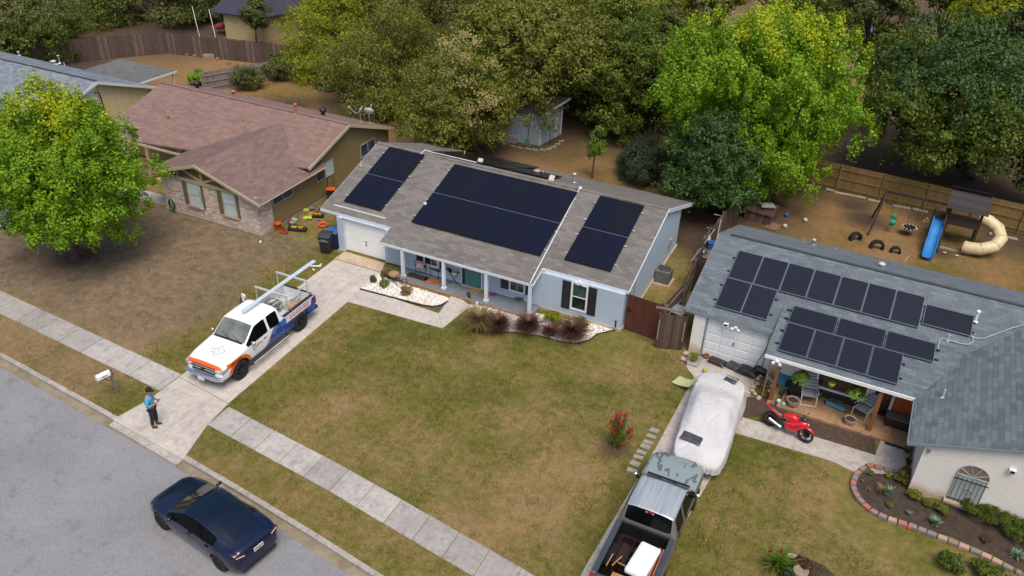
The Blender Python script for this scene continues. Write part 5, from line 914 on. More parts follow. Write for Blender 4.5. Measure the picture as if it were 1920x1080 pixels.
    m = MB(F4); m.box(-.05, .04, -w*.58, w*.58, .76, .98); g_ = m.build('grille', BLACK, t); m = MB(F4); m.box(-.07, -.04, -w*.6, w*.6, .85, .9); m.box(-.07, -.04, -w*.6, w*.6, .97, 1.0); m.box(-.07, -.04, -w*.6, w*.6, .73, .76); m.build('grille_bar', CHROME, g_)
    m = MB(F4); m.ext([(-.085, -.1, .865), (-.085, -.03, .865), (-.085, -.03, .84), (-.085, .03, .84), (-.085, .03, .865), (-.085, .1, .865), (-.085, .1, .895), (-.085, .03, .895), (-.085, .03, .915), (-.085, -.03, .915), (-.085, -.03, .895), (-.085, -.1, .895)], (.02, 0, 0)); m.build('badge', P('dark_gold', (.03, .025, .02), .4), g_)
    m = MB(F4); m.box(-.25, -.235, -.16, .16, .45, .59); m.build('licence_plate', P('plate_white', (.7, .7, .7), .5), t)
    m = MB(F4); [m.tube([(1.5, y, h+.17), (1.6, y+.28, h+.2), (1.72, y+.5, h+.27)], .012, 5) for y in (-.5, 0)]; m.box(1.42, 1.5, -w*.75, w*.75, h+.13, h+.15); m.build('wiper', BLACK, t)
    return t
def wrap():
    b = NB('wrap_paint'); o = b.obj(); s = b('SeparateXYZ', {0: o}); x, y, z = s.outputs; ny = b.math('ABSOLUTE', b('SeparateXYZ', {0: b('NewGeometry').outputs['True Normal']}).outputs[0])
    side = b.math('GREATER_THAN', b.math('ABSOLUTE', y), .8); k = b.math('ADD', x, b.math('MULTIPLY', z, -.95)); bl = b.math('MULTIPLY', side, b.math('GREATER_THAN', k, 2.02)); bl = b.math('MULTIPLY', bl, b.math('LESS_THAN', z, 1.22)); bl = b.math('MAXIMUM', bl, b.math('GREATER_THAN', x, 5.86))
    edge = b.math('MULTIPLY', b.math('MULTIPLY', side, b.math('GREATER_THAN', k, 1.94)), b.math('LESS_THAN', z, 1.2))
    v = b('TexVoronoi', {'Vector': b.mapv(b.mix(.0, o, o), (2.2, 2.2, 3.4)), 'Scale': 1.0}, feature='F1'); c1 = b('SeparateColor', {0: v.outputs['Color']}).outputs[0]
    blue = b.ramp(c1, [(0, (.008, .018, .13)), (.35, (.012, .05, .3)), (.6, (.02, .13, .5)), (.8, (.03, .24, .68)), (1, (.01, .03, .2))])
    c = b.mix(edge, (.8, .83, .86), (.65, .1, .04)); c = b.mix(bl, c, blue)
    d = b.math('SQRT', b.math('ADD', b.math('POWER', b.math('SUBTRACT', x, .98), 2), b.math('POWER', b.math('SUBTRACT', z, .42), 2))); fr = b.math('MULTIPLY', b.math('MULTIPLY', side, b.math('LESS_THAN', d, .67)), b.math('LESS_THAN', x, 1.75)); fr = b.math('MULTIPLY', fr, b.math('GREATER_THAN', z, .5)); f2 = b.math('MULTIPLY', b.math('MULTIPLY', side, b.math('MULTIPLY', b.math('GREATER_THAN', x, .3), b.math('LESS_THAN', x, .98))), b.math('MULTIPLY', b.math('GREATER_THAN', z, .88), b.math('LESS_THAN', z, 1.09)))
    fr = b.math('MAXIMUM', fr, f2); hb = b.math('MULTIPLY', b.math('LESS_THAN', x, .1), b.math('GREATER_THAN', z, .96)); fr = b.math('MAXIMUM', fr, hb)
    c = b.mix(fr, c, (.72, .11, .015)); return b.fin(c, .28, 0, None, coat=.5)
WRAP = wrap(); WGL = P('windscreen_glass', (.1, .12, .115), .05, var=.4, vs=1.3, spec=.7, c2=(.22, .25, .235))
TB = pickup('white pickup with blue and orange lettering and a loaded ladder rack on the driveway', (-21.36, 18.22, .02), radians(90.6), WRAP, WGL, P('rail_black', (.02, .02, .025), .5), BLACK, L=5.9, w=.95, cabr=3.75, wr=.42, wx=(1.0, 4.82))
F4 = MW[TB.name]; RD_ = P('lettering_red', (.62, .1, .12), .4, var=0); NV = P('lettering_navy', (.05, .08, .22), .4, var=0); BK = P('lettering_black', (.06, .01, .008), .4, var=0)
ws = -.957
m = MB(F4); m.ext([(3.86, ws-.002, .93), (5.5, ws-.002, .93), (5.62, ws-.002, 1.2), (3.86, ws-.002, 1.2)], (0, -.003, 0)); m.build('phone_banner', P('banner_white', (.76, .74, .8), .4, var=0), TB)
text('phone_number', '210.635.000', .27, RD_, TB, F4 @ frame((4.73, ws-.006, 1.08), (1, 0, 0), (0, 0, 1)), .002, .98)
text('hood_lettering', 'WWW.CENTRALTEXAS.SOLAR', .085, BK, TB, F4 @ frame((.045, 0, 1.047), (0, -1, 0), (.75, 0, .66)), .004, 1.05)
text('fender_lettering', 'FREE QUOTE!', .1, BK, TB, F4 @ frame((.78, -.966, 1.0), (1, 0, 0), (0, 0, 1)), .003, 1.0)
TX = [(.0, .5), (.22, .5), (.22, .3), (.34, .24), (.5, .22), (.58, .18), (.6, .0), (.55, -.14), (.38, -.24), (.3, -.36), (.3, -.52), (.18, -.47), (.1, -.32), (.02, -.2), (-.08, -.2), (-.14, -.28), (-.24, -.2), (-.32, -.04), (-.44, .1), (-.16, .1), (-.0, .12), (.0, .5)]
def logo(nm, M4, s, mt_, r=.008): m = MB(M4); m.tube([(x*s, y*s, 0) for x, y in TX], r, 5, False); m.tube([(s*(.1+.17*cos(t)), s*(.0+.17*sin(t)), 0) for t in np.linspace(0, 6.28, 13)], r*.7, 5, False); m.build(nm, mt_, TB)
logo('hood_logo', F4 @ frame((.72, -.02, 1.268), (0, -1, 0), (1, 0, .03)), .62, P('logo_grey', (.22, .27, .3), .5)); logo('door_logo', F4 @ frame((1.85, -.957, .95), (1, 0, 0), (0, 0, 1)), .3, P('logo_pink', (.5, .32, .38), .5), .006)
text('door_lettering', 'CENTRAL\nTEXAS SOLAR', .07, P('logo_pink'), TB, F4 @ frame((2.15, -.957, 1.0), (1, 0, 0), (0, 0, 1)), .002)
for x in (4.22, 5.6): m = MB(F4); m.box(x-.045, x+.045, -.84, .84, 2.0, 2.06); [m.cyl((x, s*.8, 1.25), (x, s*.8, 2.0), .025, 8) for s in (-1, 1)]; [m.beam((x, s*.8, 1.5), (x+.22, s*.82, 1.26), .03) for s in (-1, 1)]; m.build('rack_bar', ALU, TB)
for i, (o0, l) in enumerate(((-.06, 'left of two long silver rails lying on the truck rack'), (.04, 'right of two long silver rails lying on the truck rack'))):
    m = MB(); a = Vector((-21.36+o0, 20.65+.05*i, 2.09)); b = Vector((-21.3+o0, 25.3, 2.12)); m.beam(a, b, .075, .05); m.beam(a+Vector((0, 0, .03)), b+Vector((0, 0, .03)), .03, .02); tag(m.build('metal_rail', P('blue_aluminium', (.66, .76, .86), .4, .2, var=.05)), l, 'rail', 'long rails on the white truck')
m = MB(); m.beam(F4 @ Vector((3.95, .1, 1.3)), F4 @ Vector((6.75, -.62, 1.55)), .05, .03); tag(m.build('metal_rail', P('pale_rail', (.68, .7, .68), .4, .3)), 'thin pale strip lying diagonally over the truck bed and tailgate', 'rail')
m = MB(F4); rnd = random.Random(4)
for k in range(7): R0 = rnd.uniform(.2, .36); c0 = (4.55+rnd.uniform(-.08, .08), .25+rnd.uniform(-.06, .06)); m.tube([(c0[0]+R0*cos(t), c0[1]+R0*sin(t), .95+.04*k+.08*sin(2*t+k)) for t in np.linspace(0, 6.28, 22)], .018, 5, False)
tag(m.build('conduit_coil', P('coil_grey', (.15, .16, .16), .5)), 'tangled coil of dark grey conduit in the white truck bed', 'coil')
for i, (x, y, dx, dy, dz, a, mt_, l) in enumerate(((4.9, -.45, .5, .3, .28, .4, P('cardboard', (.4, .26, .16), .8), 'brown cardboard box by the near side of the white truck bed'), (5.3, -.35, .4, .22, .2, -.3, P('cardboard'), 'small cardboard box near the tailgate of the white truck'), (4.25, -.5, .5, .28, .25, .2, P('pale_box', (.5, .55, .58), .6), 'pale grey parts box behind the cab of the white truck'), (4.1, .2, .35, .3, .3, .1, P('white_box', (.7, .72, .73), .6), 'white box against the cab inside the white truck bed'))):
    m = MB(F4 @ Matrix.Translation((x, y, .86)) @ R(a, 4, 'Z')); m.box(-dx/2, dx/2, -dy/2, dy/2, 0, dz); m.box(-dx/2, 0-.02, dy/2, dy/2+.1, dz-.01, dz); m.box(.02, dx/2, -dy/2-.08, -dy/2, dz-.02, dz-.01); tag(m.build('box', mt_, bevel=.01), l, 'box')
for i in range(7):
    a = (4.2+rnd.uniform(0, 1), rnd.uniform(-.55, .0), 1.0+rnd.uniform(0, .18)); m = MB(F4); m.tube([a, (a[0]+rnd.uniform(.4, .8), a[1]+rnd.uniform(-.2, .2), a[2]+rnd.uniform(-.1, .1))], .022, 6); tag(m.build('pipe_offcut', GALV), 'loose grey pipe offcut among the scraps in the white truck bed', 'pipe', 'pipe offcuts in the white truck bed')
# silver pickup
def silver():
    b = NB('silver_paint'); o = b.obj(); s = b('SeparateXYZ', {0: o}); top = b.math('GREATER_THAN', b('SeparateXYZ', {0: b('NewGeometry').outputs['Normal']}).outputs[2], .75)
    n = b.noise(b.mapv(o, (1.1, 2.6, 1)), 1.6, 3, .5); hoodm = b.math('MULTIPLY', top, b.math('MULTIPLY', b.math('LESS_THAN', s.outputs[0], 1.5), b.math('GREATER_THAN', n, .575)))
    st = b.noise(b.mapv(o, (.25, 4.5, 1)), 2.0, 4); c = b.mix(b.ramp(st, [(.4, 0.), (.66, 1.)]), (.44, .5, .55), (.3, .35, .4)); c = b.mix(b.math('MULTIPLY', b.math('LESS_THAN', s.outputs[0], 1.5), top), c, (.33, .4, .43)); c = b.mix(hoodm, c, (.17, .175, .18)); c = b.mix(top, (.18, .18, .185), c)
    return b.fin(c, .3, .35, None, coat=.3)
TS = pickup('silver pickup with peeling bonnet paint and furniture in its black bed', (-3.33, 21.86, .02), radians(-90.5), silver(), P('windscreen_green', (.12, .17, .16), .05, var=.3, vs=1), P('rail_slate', (.045, .06, .08), .45), CHROME, L=6.1, w=.96, cabr=3.72, wr=.4, wx=(1.0, 4.9), hood=1.15)
F5 = MW[TS.name]; m = MB(F5); m.box(3.6, 3.63, -.14, .14, 1.745, 1.8); m.k = 1; m.box(3.625, 3.64, -.13, -.07, 1.75, 1.79); m.box(3.625, 3.64, .07, .13, 1.75, 1.79); m.build('brake_lamp', [RLAMP, LAMP], TS)
m = MB(F5 @ Matrix.Translation((4.9, .28, 1.0)) @ Euler((0, radians(-4), radians(-5))).to_matrix().to_4x4()); m.box(-.68, .68, -.33, .33, 0, .2); bp = m.build('mattress', P('white_foam', (.72, .78, .8), .8, var=.05, vs=8, bump=.5, bsc=25), bevel=.07); tag(bp, 'white foam mattress block in the silver truck bed', 'mattress')
DW = P('dark_wood', (.022, .012, .009), .4, var=.3); PW = P('raw_wood', (.4, .22, .09), .7, var=.15)
t = T('furniture_frame', 'dark brown chest of drawers frame lying in the silver truck bed', 'furniture', (-3.6, 17.2, .7)); m = MB(F5)
for a in ((4.15, 5.3, -.6, -.56), (4.15, 5.3, .06, .1), (4.15, 4.19, -.56, .06), (5.26, 5.3, -.56, .06), (4.19, 5.26, -.2, -.17)): m.box(a[0], a[1], a[2], a[3], .72, 1.02)
m.box(4.6, 4.63, -.17, .06, .72, 1.0); m.box(4.95, 4.98, -.17, .06, .72, 1.0); m.build('carcass', DW, t); m = MB(F5); m.box(4.19, 5.26, -.56, .06, .715, .74); m.build('back_panel', P('dark_wood2', (.035, .02, .018), .4), t)
for i, (pts, l) in enumerate((([(5.3, -.62, .75), (5.8, -.66, .75), (5.8, -.58, 1.38), (5.3, -.55, 1.38)], 'leftmost dark board standing on edge in the silver truck bed'), ([(5.2, -.35, .75), (5.65, -.5, .75), (5.65, -.45, 1.3), (5.2, -.3, 1.3)], 'dark board leaning beside the leftmost one in silver truck'), ([(5.38, -.35, .75), (5.5, .65, .75), (5.5, .65, 1.2), (5.38, -.35, 1.2)], 'long dark board across the rear of the silver truck bed'))):
    m = MB(F5); m.k = 0; m.ext(pts, (.02, .02, 0)); q = [Vector(p) for p in pts]; m.k = 1; m.beam(q[3]+Vector((.01, .01, .012)), q[2]+Vector((.01, .01, .012)), .03, .02); m.build('x', [DW, PW]) if 0 else tag(m.build('board', [DW, PW]), l, 'board')
m = MB(F5); m.at(); m.xf = F5; m.box(5.62, 5.95, -.4, .2, 1.0, 1.03); tag(m.build('board', PW, bevel=.004), 'orange brown raw board at the tailgate of the silver truck', 'board')
for s_, l in ((.62, 'inner reddish slatted rail beside the white mattress'), (.72, 'outer reddish rail along the silver truck bed side')):
    m = MB(F5); m.box(4.2, 5.75, s_-.025, s_+.025, .95, 1.12); [m.box(4.25+.1*i, 4.3+.1*i, s_-.06, s_-.025, 1.02, 1.1) for i in range(14)] if s_ < .7 else None; tag(m.build('bed_rail_plank', P('red_wood', (.35, .13, .085), .6, var=.1)), l, 'plank', 'reddish bed rails in the silver truck')
# dark blue sedan
def srow(x, w, zb, zs, z4, y5, z5, y6, z6, z7): return (x, [(0, zb), (w*.84, zb), (w*.96, zb+.1), (w, zs), (w*.97, z4), (y5, z5), (y5-.035, z5+.02), (y6, z6), (0, z7)])
SD_ = [srow(0, .5, .3, .46, .54, .4, .58, .25, .6, .61), srow(.08, .74, .22, .5, .62, .6, .66, .35, .69, .7), srow(.35, .88, .18, .52, .7, .72, .76, .42, .8, .81), srow(.95, .92, .18, .56, .79, .76, .87, .45, .92, .93), srow(1.2, .92, .18, .58, .83, .77, .92, .48, .97, .98), srow(1.9, .92, .18, .6, .9, .7, 1.24, .45, 1.34, 1.37), srow(2.1, .92, .18, .6, .91, .685, 1.3, .44, 1.4, 1.42), srow(2.42, .92, .18, .6, .92, .68, 1.32, .44, 1.42, 1.44), srow(2.49, .92, .18, .6, .92, .68, 1.32, .44, 1.42, 1.44),
  srow(3.0, .93, .18, .62, .95, .67, 1.27, .43, 1.38, 1.4), srow(3.5, .94, .19, .64, .99, .66, 1.14, .42, 1.26, 1.28), srow(3.98, .92, .22, .66, 1.0, .66, 1.02, .42, 1.1, 1.12), srow(4.2, .88, .24, .68, .98, .66, 1.0, .43, 1.05, 1.06), srow(4.36, .83, .28, .7, .93, .62, .97, .4, 1.01, 1.02), srow(4.46, .7, .36, .6, .74, .5, .77, .3, .78, .79)]
def smf(i, j):
    if i == 4 and j >= 6: return 1
    if 5 <= i <= 10 and j >= 6: return 2
    if j == 4 and 4 <= i <= 9: return 3
    if j == 0: return 4
    return 0
def sedan(name, label, loc, rz, paint, rimm, sc=1.0):
    t = T(name, label, 'car', loc, rz); F = MW[t.name]; me = loft(SD_, smf, 2, .3, [(x, .33, .375, y0, y1) for x in (.82, 3.62) for y0, y1 in ((-1.4, -.6), (.6, 1.4))], 5, 4); split(me, {0: ('body', paint), 1: ('windscreen', P('screen_dark', (.012, .016, .016), .05, spec=.4)), 2: ('glass_roof', P('roof_glass', (.004, .012, .03), .06, spec=.35)), 3: ('side_window', DGLASS), 4: ('underbody', BLACK)}, t)
    for s in (-1, 1):
        for x in (.82, 3.62): wheel(t, F, x, s*.8, .33, .23, rimm, s, 10)
        m = MB(F); m.ball((1.5, s*.95, .93), .1, 10, (.6, 1.15, .65)); m.build('mirror', paint, t)
        m = MB(F); m.ext([(.12, s*.6, .62), (.4, s*.83, .73), (.42, s*.85, .68), (.14, s*.7, .57)], (-.03, 0, .012)); m.build('headlight', LAMP, t, bevel=.005)
        m = MB(F); m.ext([(4.41, s*.5, .93), (4.3, s*.82, .95), (4.33, s*.85, .85), (4.44, s*.55, .84)], (.03, s*.02, .0)); tl = m.build('tail_lamp', P('smoked_lens', (.06, .008, .01), .15), t, bevel=.005); m = MB(F); m.beam((4.48, s*.52, .915), (4.4, s*.78, .93), .012, .02); m.build('light_strip', P('white_lens', (.85, .8, .8), .3), tl)
        for x in (2.35, 3.2): m = MB(F); m.box(x-.08, x+.08, min(s*.92, s*.955), max(s*.92, s*.955), .82, .845); m.build('door_handle', paint, t)
    m = MB(F); m.cb((4.475, 0, .82), (.012, .36, .13), ry=radians(-8)); pl = m.build('licence_plate', P('plate_white', (.75, .76, .75), .5), t); m = MB(F); m.box(4.2, 4.44, -.66, .66, .2, .34); m.build('rear_diffuser', BLACK, t, bevel=.03)
    return t, pl
NAVY = P('navy_paint', (.002, .008, .042), .2, .3, var=.05, coat=.6, spec=.5)
ts, pl = sedan('parked_car', 'dark blue electric sedan with black glass roof parked at the kerb', (-18.26, 13.12, -.13), radians(-8.6), NAVY, BLACK)
text('plate_text', 'HTR8539', .085, BK, pl, MW[ts.name] @ frame((4.487, 0, .82), (0, 1, 0), (-.14, 0, 1)), .002) 
t2, _ = sedan('parked_car', 'blue car parked on the far street glimpsed between treetops', (G(1618, 72).x, G(1618, 72).y+1, .0), radians(-20), P('sky_blue_paint', (.1, .2, .33), .2, .3, coat=.8), ALU)
t3, _ = sedan('parked_car', 'blue car almost hidden behind the green tree at the left edge', (G(-30, 412).x-2.0, G(-10, 412).y, .02), radians(5), P('steel_blue_paint', (.06, .12, .3), .2, .3, coat=.8), ALU)
# covered car
def cloth():
    b = NB('car_cover'); o = b.obj(); c = b.mix(b.ramp(b.noise(o, 1.2, 4), [(.4, 0.), (.7, 1.)]), (.52, .53, .565), (.45, .465, .5)); n = b.noise(b.mapv(o, (3, 1.0, .6)), 1.6, 3); return b.fin(c, .75, 0, b.math('ADD', n, b.math('MULTIPLY', b.noise(o, 3.5, 3), .5)), .4, .05)
rows = [(0, .62, .42, .55, .8), (.12, .85, .3, .75, .92), (.5, .98, .28, .85, .98), (1.35, 1.0, .3, .9, 1.04), (1.85, 1.0, .36, .92, 1.3), (2.3, 1.0, .42, .94, 1.47), (3.1, 1.0, .45, .95, 1.47), (3.75, .99, .4, .94, 1.25), (4.3, .97, .35, .92, 1.08), (5.0, .93, .34, .85, .98), (5.35, .8, .38, .75, .88), (5.48, .5, .45, .6, .75)]
st = [(x, [(0, zb), (w*.99, zb), (w*1.0, zb+.12), (w*.97, zs), (w*.9 if zt < 1.2 else w*.82, zs+(zt-zs)*.35), (w*.72 if zt < 1.2 else w*.64, zt-.06), (w*.35, zt), (0, zt+.015)]) for x, w, zb, zs, zt in rows]
CC = T('covered_car', 'car under a wrinkled white cover between the garage and the silver pickup', 'car', (-3.1, 27.55, .02), radians(-87)); me = loft(st, lambda i, j: 0 if j else 1, 4, .15, None, 2, 0)
nrm_ = [v.normal.copy() for v in me.vertices]
for v, n_ in zip(me.vertices, nrm_):
    p = v.co; w_ = .02*mn.noise(Vector((p.x*1.3, p.y*1.3, p.z*1.5)))-.014*max(0, 1-abs(mn.noise(Vector((p.x*1.7+p.y*.8, p.y*1.7, 2))))*8)
    if p.z < .95: w_ += .024*sin(34*p.y*(abs(p.x-2.7) > 2.2)+24*p.x+4*mn.noise(p*2))*min(1, (.95-p.z)*1.9)*(.5+mn.noise(p*1.1))
    w_ += -.02*max(0, 1-abs(mn.noise(Vector((p.x*.8, p.y*1.3, 5))))*12); v.co = p+n_*w_
split(me, {0: ('cover_cloth', cloth()), 1: ('underbody', BLACK)}, CC, 180)
for s in (-1, 1):
    for x in (.95, 4.3): wheel(CC, MW[CC.name], x, s*.84, .33, .22, ALU, s, 8)
def sack(name, label, c, dx, dy, h, rz, rx, ry, mats, cat='bag'):
    """a limp filled bag: pillow shape with pinched seams"""
    n = 14; vs = []; fs = []
    for sgn in (1, -1):
        for i in range(n+1):
            for j in range(n+1):
                u, v = i/n*2-1, j/n*2-1; e = (max(0, 1-abs(u)**3.2)*max(0, 1-abs(v)**3.2))**.45; q = 1-.07*(1-abs(u))*abs(v)**2; q2 = 1-.07*(1-abs(v))*abs(u)**2; vs.append((u*dx/2*q2, v*dy/2*q, sgn*h/2*e*(1+.18*mn.noise(Vector((u*3+sgn, v*3, h*40)))) if e > 0 else 0))
    for k in range(2):
        for i in range(n):
            for j in range(n): a = k*(n+1)**2+i*(n+1)+j; f = (a, a+n+1, a+n+2, a+1); fs.append(f if k == 0 else f[::-1])
    m = MB(); m.at(c, rz, rx, ry); m.add(vs, fs, True); o = m.build(name, mats, merge=False); return tag(o, label, cat)
q = G(1297, 822, 1.06); sack('bag', 'plain dark grey bag weighing down the lower end of the car cover', (q.x, q.y, 1.08), .78, .46, .14, radians(-8), 0, 0, P('grey_sack', (.07, .075, .1), .4, var=.3, vs=6, bump=.5, bsc=12))
SK = P('black_sack', (.02, .021, .025), .35, var=.4, vs=5, bump=.6, bsc=12, c2=(.07, .075, .085)); q = G(1371, 713, 1.0); bg = T('bag', 'black mulch bag lying on the upper end of the white car cover', 'bag', (q.x, q.y, 1.02)); o = sack('bag_body', None, (q.x, q.y, 1.04), .5, .42, .13, radians(-12), radians(-3), 0, SK); 
for k_ in ('label', 'category'):
    if k_ in o: del o[k_]
o.location = o.location-Vector(bg.location); o.parent = bg; text('bag_lettering', 'MULCH', .14, P('bag_white', (.6, .62, .6), .5), bg, Matrix.Translation((q.x, q.y, 1.11)) @ R(radians(-12), 4, 'Z'), .002); text('bag_lettering', 'PREMIUM', .07, P('bag_yellow', (.5, .48, .08), .5), bg, Matrix.Translation((q.x+.02, q.y+.12, 1.1)) @ R(radians(-12), 4, 'Z'), .002)
# ---- person
def skin(verts, edges, root, lev=2, sm=True):
    me = bpy.data.meshes.new('sk'); me.from_pydata([v[:3] for v in verts], edges, []); o = bpy.data.objects.new('sk', me); o.modifiers.new('skin', 'SKIN').use_smooth_shade = True; sv = me.skin_vertices[0].data
    for i, v in enumerate(verts): sv[i].radius = (v[3], v[4] if len(v) > 4 else v[3]); sv[i].use_root = (i == root)
    md = o.modifiers.new('s', 'SUBSURF'); md.levels = md.render_levels = lev; return evalmesh(o)
def limb(par, name, mat, me, F): me.name = name; me.materials.clear(); me.materials.append(mat); o = bpy.data.objects.new(name, me); COL.objects.link(o); o.parent = par; MW[o.name] = MW[par.name]; KC.setdefault(par.name, []).append(o); me.polygons.foreach_set('use_smooth', [True]*len(me.polygons)); return o
g = G(293, 800); PR = T('person', 'person in a light blue sweatshirt, black cap and dark trousers holding a phone', 'person', (g.x, g.y, .02), radians(28))
V_ = [(-.01, 0, .93, .13, .15), (-.02, 0, 1.12, .11, .14), (.0, 0, 1.34, .12, .17), (.02, 0, 1.5, .05, .055), (.05, 0, 1.58, .065, .06), (.07, 0, 1.66, .092, .078), (.06, 0, 1.74, .085, .075), (.155, 0, 1.645, .014), (.1, 0, 1.57, .04, .04),
  (0, .1, .86, .095), (.04, .11, .5, .062), (.0, .12, .12, .042), (-.03, .12, .05, .04), (.16, .14, .035, .032), (0, -.1, .86, .095), (-.02, -.1, .5, .062), (-.08, -.1, .12, .042), (-.1, -.1, .05, .04), (.08, -.12, .035, .032),
  (.0, .17, 1.4, .062), (-.02, .25, 1.13, .045), (.22, .12, 1.16, .03), (.29, .07, 1.2, .03, .018), (.0, -.17, 1.4, .062), (-.02, -.25, 1.13, .045), (.22, -.12, 1.16, .03), (.29, -.05, 1.2, .03, .018), (.06, .08, 1.655, .012), (.06, -.08, 1.655, .012)]
E_ = [(0, 1), (1, 2), (2, 3), (3, 4), (4, 5), (5, 6), (5, 7), (4, 8), (0, 9), (9, 10), (10, 11), (11, 12), (12, 13), (0, 14), (14, 15), (15, 16), (16, 17), (17, 18), (2, 19), (19, 20), (20, 21), (21, 22), (2, 23), (23, 24), (24, 25), (25, 26), (5, 27), (5, 28)]
for s, b0 in ((1, 22), (-1, 26)):                # five fingers on each hand, thumb off the side
    bx, by = (.29, .07) if s > 0 else (.29, -.05)
    for k in range(4): i = len(V_); dz = .03-.018*k; L = (.05, .06, .055, .042)[k]; V_ += [(bx+L*.6, by-s*.012, 1.215+dz, .0085), (bx+L, by-s*.035, 1.225+dz, .007)]; E_ += [(b0, i), (i, i+1)]
    i = len(V_); V_ += [(bx+.0, by-s*.035, 1.245, .01), (bx+.03, by-s*.045, 1.265, .008)]; E_ += [(b0, i), (i, i+1)]
limb(PR, 'body', P('skin', (.36, .19, .125), .5, var=.06), skin(V_, E_, 0, 2), None)
sh = [(-.01, 0, .98, .15, .17), (-.03, 0, 1.12, .145, .175), (0, 0, 1.34, .145, .2), (.01, 0, 1.46, .08, .095), (0, .18, 1.39, .085), (-.02, .265, 1.13, .066), (.12, .2, 1.14, .052), (0, -.18, 1.39, .085), (-.02, -.265, 1.13, .066), (.12, -.2, 1.14, .052)]
limb(PR, 'sweatshirt', P('sky_blue_cloth', (.09, .36, .68), .85, var=.12, vs=6, bump=.4, bsc=12), skin(sh, [(0, 1), (1, 2), (2, 3), (2, 4), (4, 5), (5, 6), (2, 7), (7, 8), (8, 9)], 0), None)
tr = [(-.01, 0, .93, .135, .165), (0, .1, .84, .11), (.04, .11, .5, .078), (.0, .12, .12, .066), (0, -.1, .84, .11), (-.02, -.1, .5, .078), (-.08, -.1, .12, .066)]
limb(PR, 'trousers', P('dark_denim', (.018, .02, .032), .85, var=.2, vs=6), skin(tr, [(0, 1), (1, 2), (2, 3), (0, 4), (4, 5), (5, 6)], 0), None)
for x, y in ((-.03, .12), (-.1, -.1)): limb(PR, 'shoe', P('brown_shoe', (.04, .022, .018), .6), skin([(x-.01, y, .05, .055), (x+.1, y+.005*y, .045, .052, .045), (x+.21, y, .035, .042, .035)], [(0, 1), (1, 2)], 0), None)
m = MB(MW[PR.name]); m.lathe([(.108, 1.69), (.112, 1.73), (.1, 1.79), (.06, 1.83), (0, 1.84)], (.055, 0, 0), 18); m.add([(.12, -.08, 1.7), (.12, .08, 1.7), (.24, .06, 1.665), (.26, 0, 1.66), (.24, -.06, 1.665), (.12, -.08, 1.712), (.12, .08, 1.712), (.24, .06, 1.677), (.26, 0, 1.672), (.24, -.06, 1.677)], [(0, 1, 2, 3, 4), (9, 8, 7, 6, 5), (0, 5, 6, 1), (1, 6, 7, 2), (2, 7, 8, 3), (3, 8, 9, 4), (4, 9, 5, 0)]); m.build('cap', P('black_cloth', (.012, .012, .014), .9, var=.1), PR)
m = MB(MW[PR.name]); m.lathe([(.088, 1.6), (.1, 1.66), (.1, 1.7)], (.045, 0, 0), 16); m.build('hair', P('black_hair', (.015, .012, .01), .8), PR) if 0 else None
m = MB(MW[PR.name] @ Matrix.Translation((.335, .01, 1.245)) @ Euler((0, radians(-38), 0)).to_matrix().to_4x4()); m.box(-.075, .075, -.038, .038, -.005, .005); tag(m.build('phone', BLACK, bevel=.003), 'black smartphone held in both hands by the person in blue', 'phone')
# ---- red motorcycle (x towards its front)
a, b = G(1440, 798), G(1506, 829); MO = T('motorcycle', 'glossy red sport motorcycle parked beside the porch bed', 'motorcycle', (a.x, a.y, .02), atan2(b.y-a.y, b.x-a.x)); WB_ = (b-a).length; FM = MW[MO.name] @ R(radians(-7), 4, 'X')
REDP = P('red_gloss', (.62, .008, .02), .18, coat=1, var=.05)
for x in (0, WB_):
    m = MB(FM @ Matrix.Translation((x, 0, .31))); m.lathe([(.24, -.06), (.29, -.055), (.31, 0), (.29, .055), (.24, .06), (.23, 0)], (0, 0, 0), 28, 'y', True); w_ = m.build('wheel', RUBBER, MO); m = MB(FM @ Matrix.Translation((x, 0, .31))); [m.cb((cos(t)*.13, 0, sin(t)*.13), (.24, .03, .03), ry=-t) for t in np.linspace(0, 2*pi, 6)[:-1]]; m.lathe([(.245, -.03), (.245, .03), (.225, 0)], (0, 0, 0), 24, 'y', True); m.lathe([(.14, .05), (.14, .06), (0, .06)], (0, 0, 0), 18, 'y'); m.build('rim', BLACK, w_)
def ml(rows): return [(x, [(0, zb), (w*.7, zb), (w, (zb+zt)/2), (w*.75, zt-.02), (0, zt)]) for x, w, zb, zt in rows]
def lobj(nm, rows, mt_, lev=2): me = loft(ml(rows), lambda i, j: 0, lev, .25); me.transform(MW[MO.name].inverted() @ FM); return split(me, {0: (nm, mt_)}, MO)
lobj('tank', [(.42, .1, .66, .78), (.6, .16, .62, .9), (.85, .17, .6, .93), (1.02, .1, .62, .85)], REDP); lobj('fairing', [(.5, .1, .3, .5), (.7, .2, .24, .62), (.95, .24, .24, .74), (1.15, .22, .42, .86), (1.32, .15, .58, .86), (1.42, .06, .66, .8)], REDP)
lobj('tail_fairing', [(-.32, .04, .86, .92), (-.1, .1, .74, .9), (.15, .13, .66, .82), (.45, .12, .6, .74)], REDP); lobj('seat', [(-.2, .07, .88, .93), (0, .11, .84, .92), (.12, .1, .78, .86), (.3, .12, .74, .82), (.46, .09, .72, .82)], P('seat_black', (.03, .03, .033), .6)); lobj('engine', [(.3, .14, .22, .5), (.6, .16, .2, .55), (.85, .14, .25, .5)], STEEL)
lobj('front_mudguard', [(WB_-.25, .05, .55, .6), (WB_-.05, .08, .6, .68), (WB_+.15, .07, .55, .64), (WB_+.28, .04, .42, .5)], REDP); lobj('windshield', [(1.1, .1, .86, .9), (1.2, .12, .86, 1.02), (1.34, .08, .82, .93)], P('smoke_screen', (.05, .05, .055), .08))
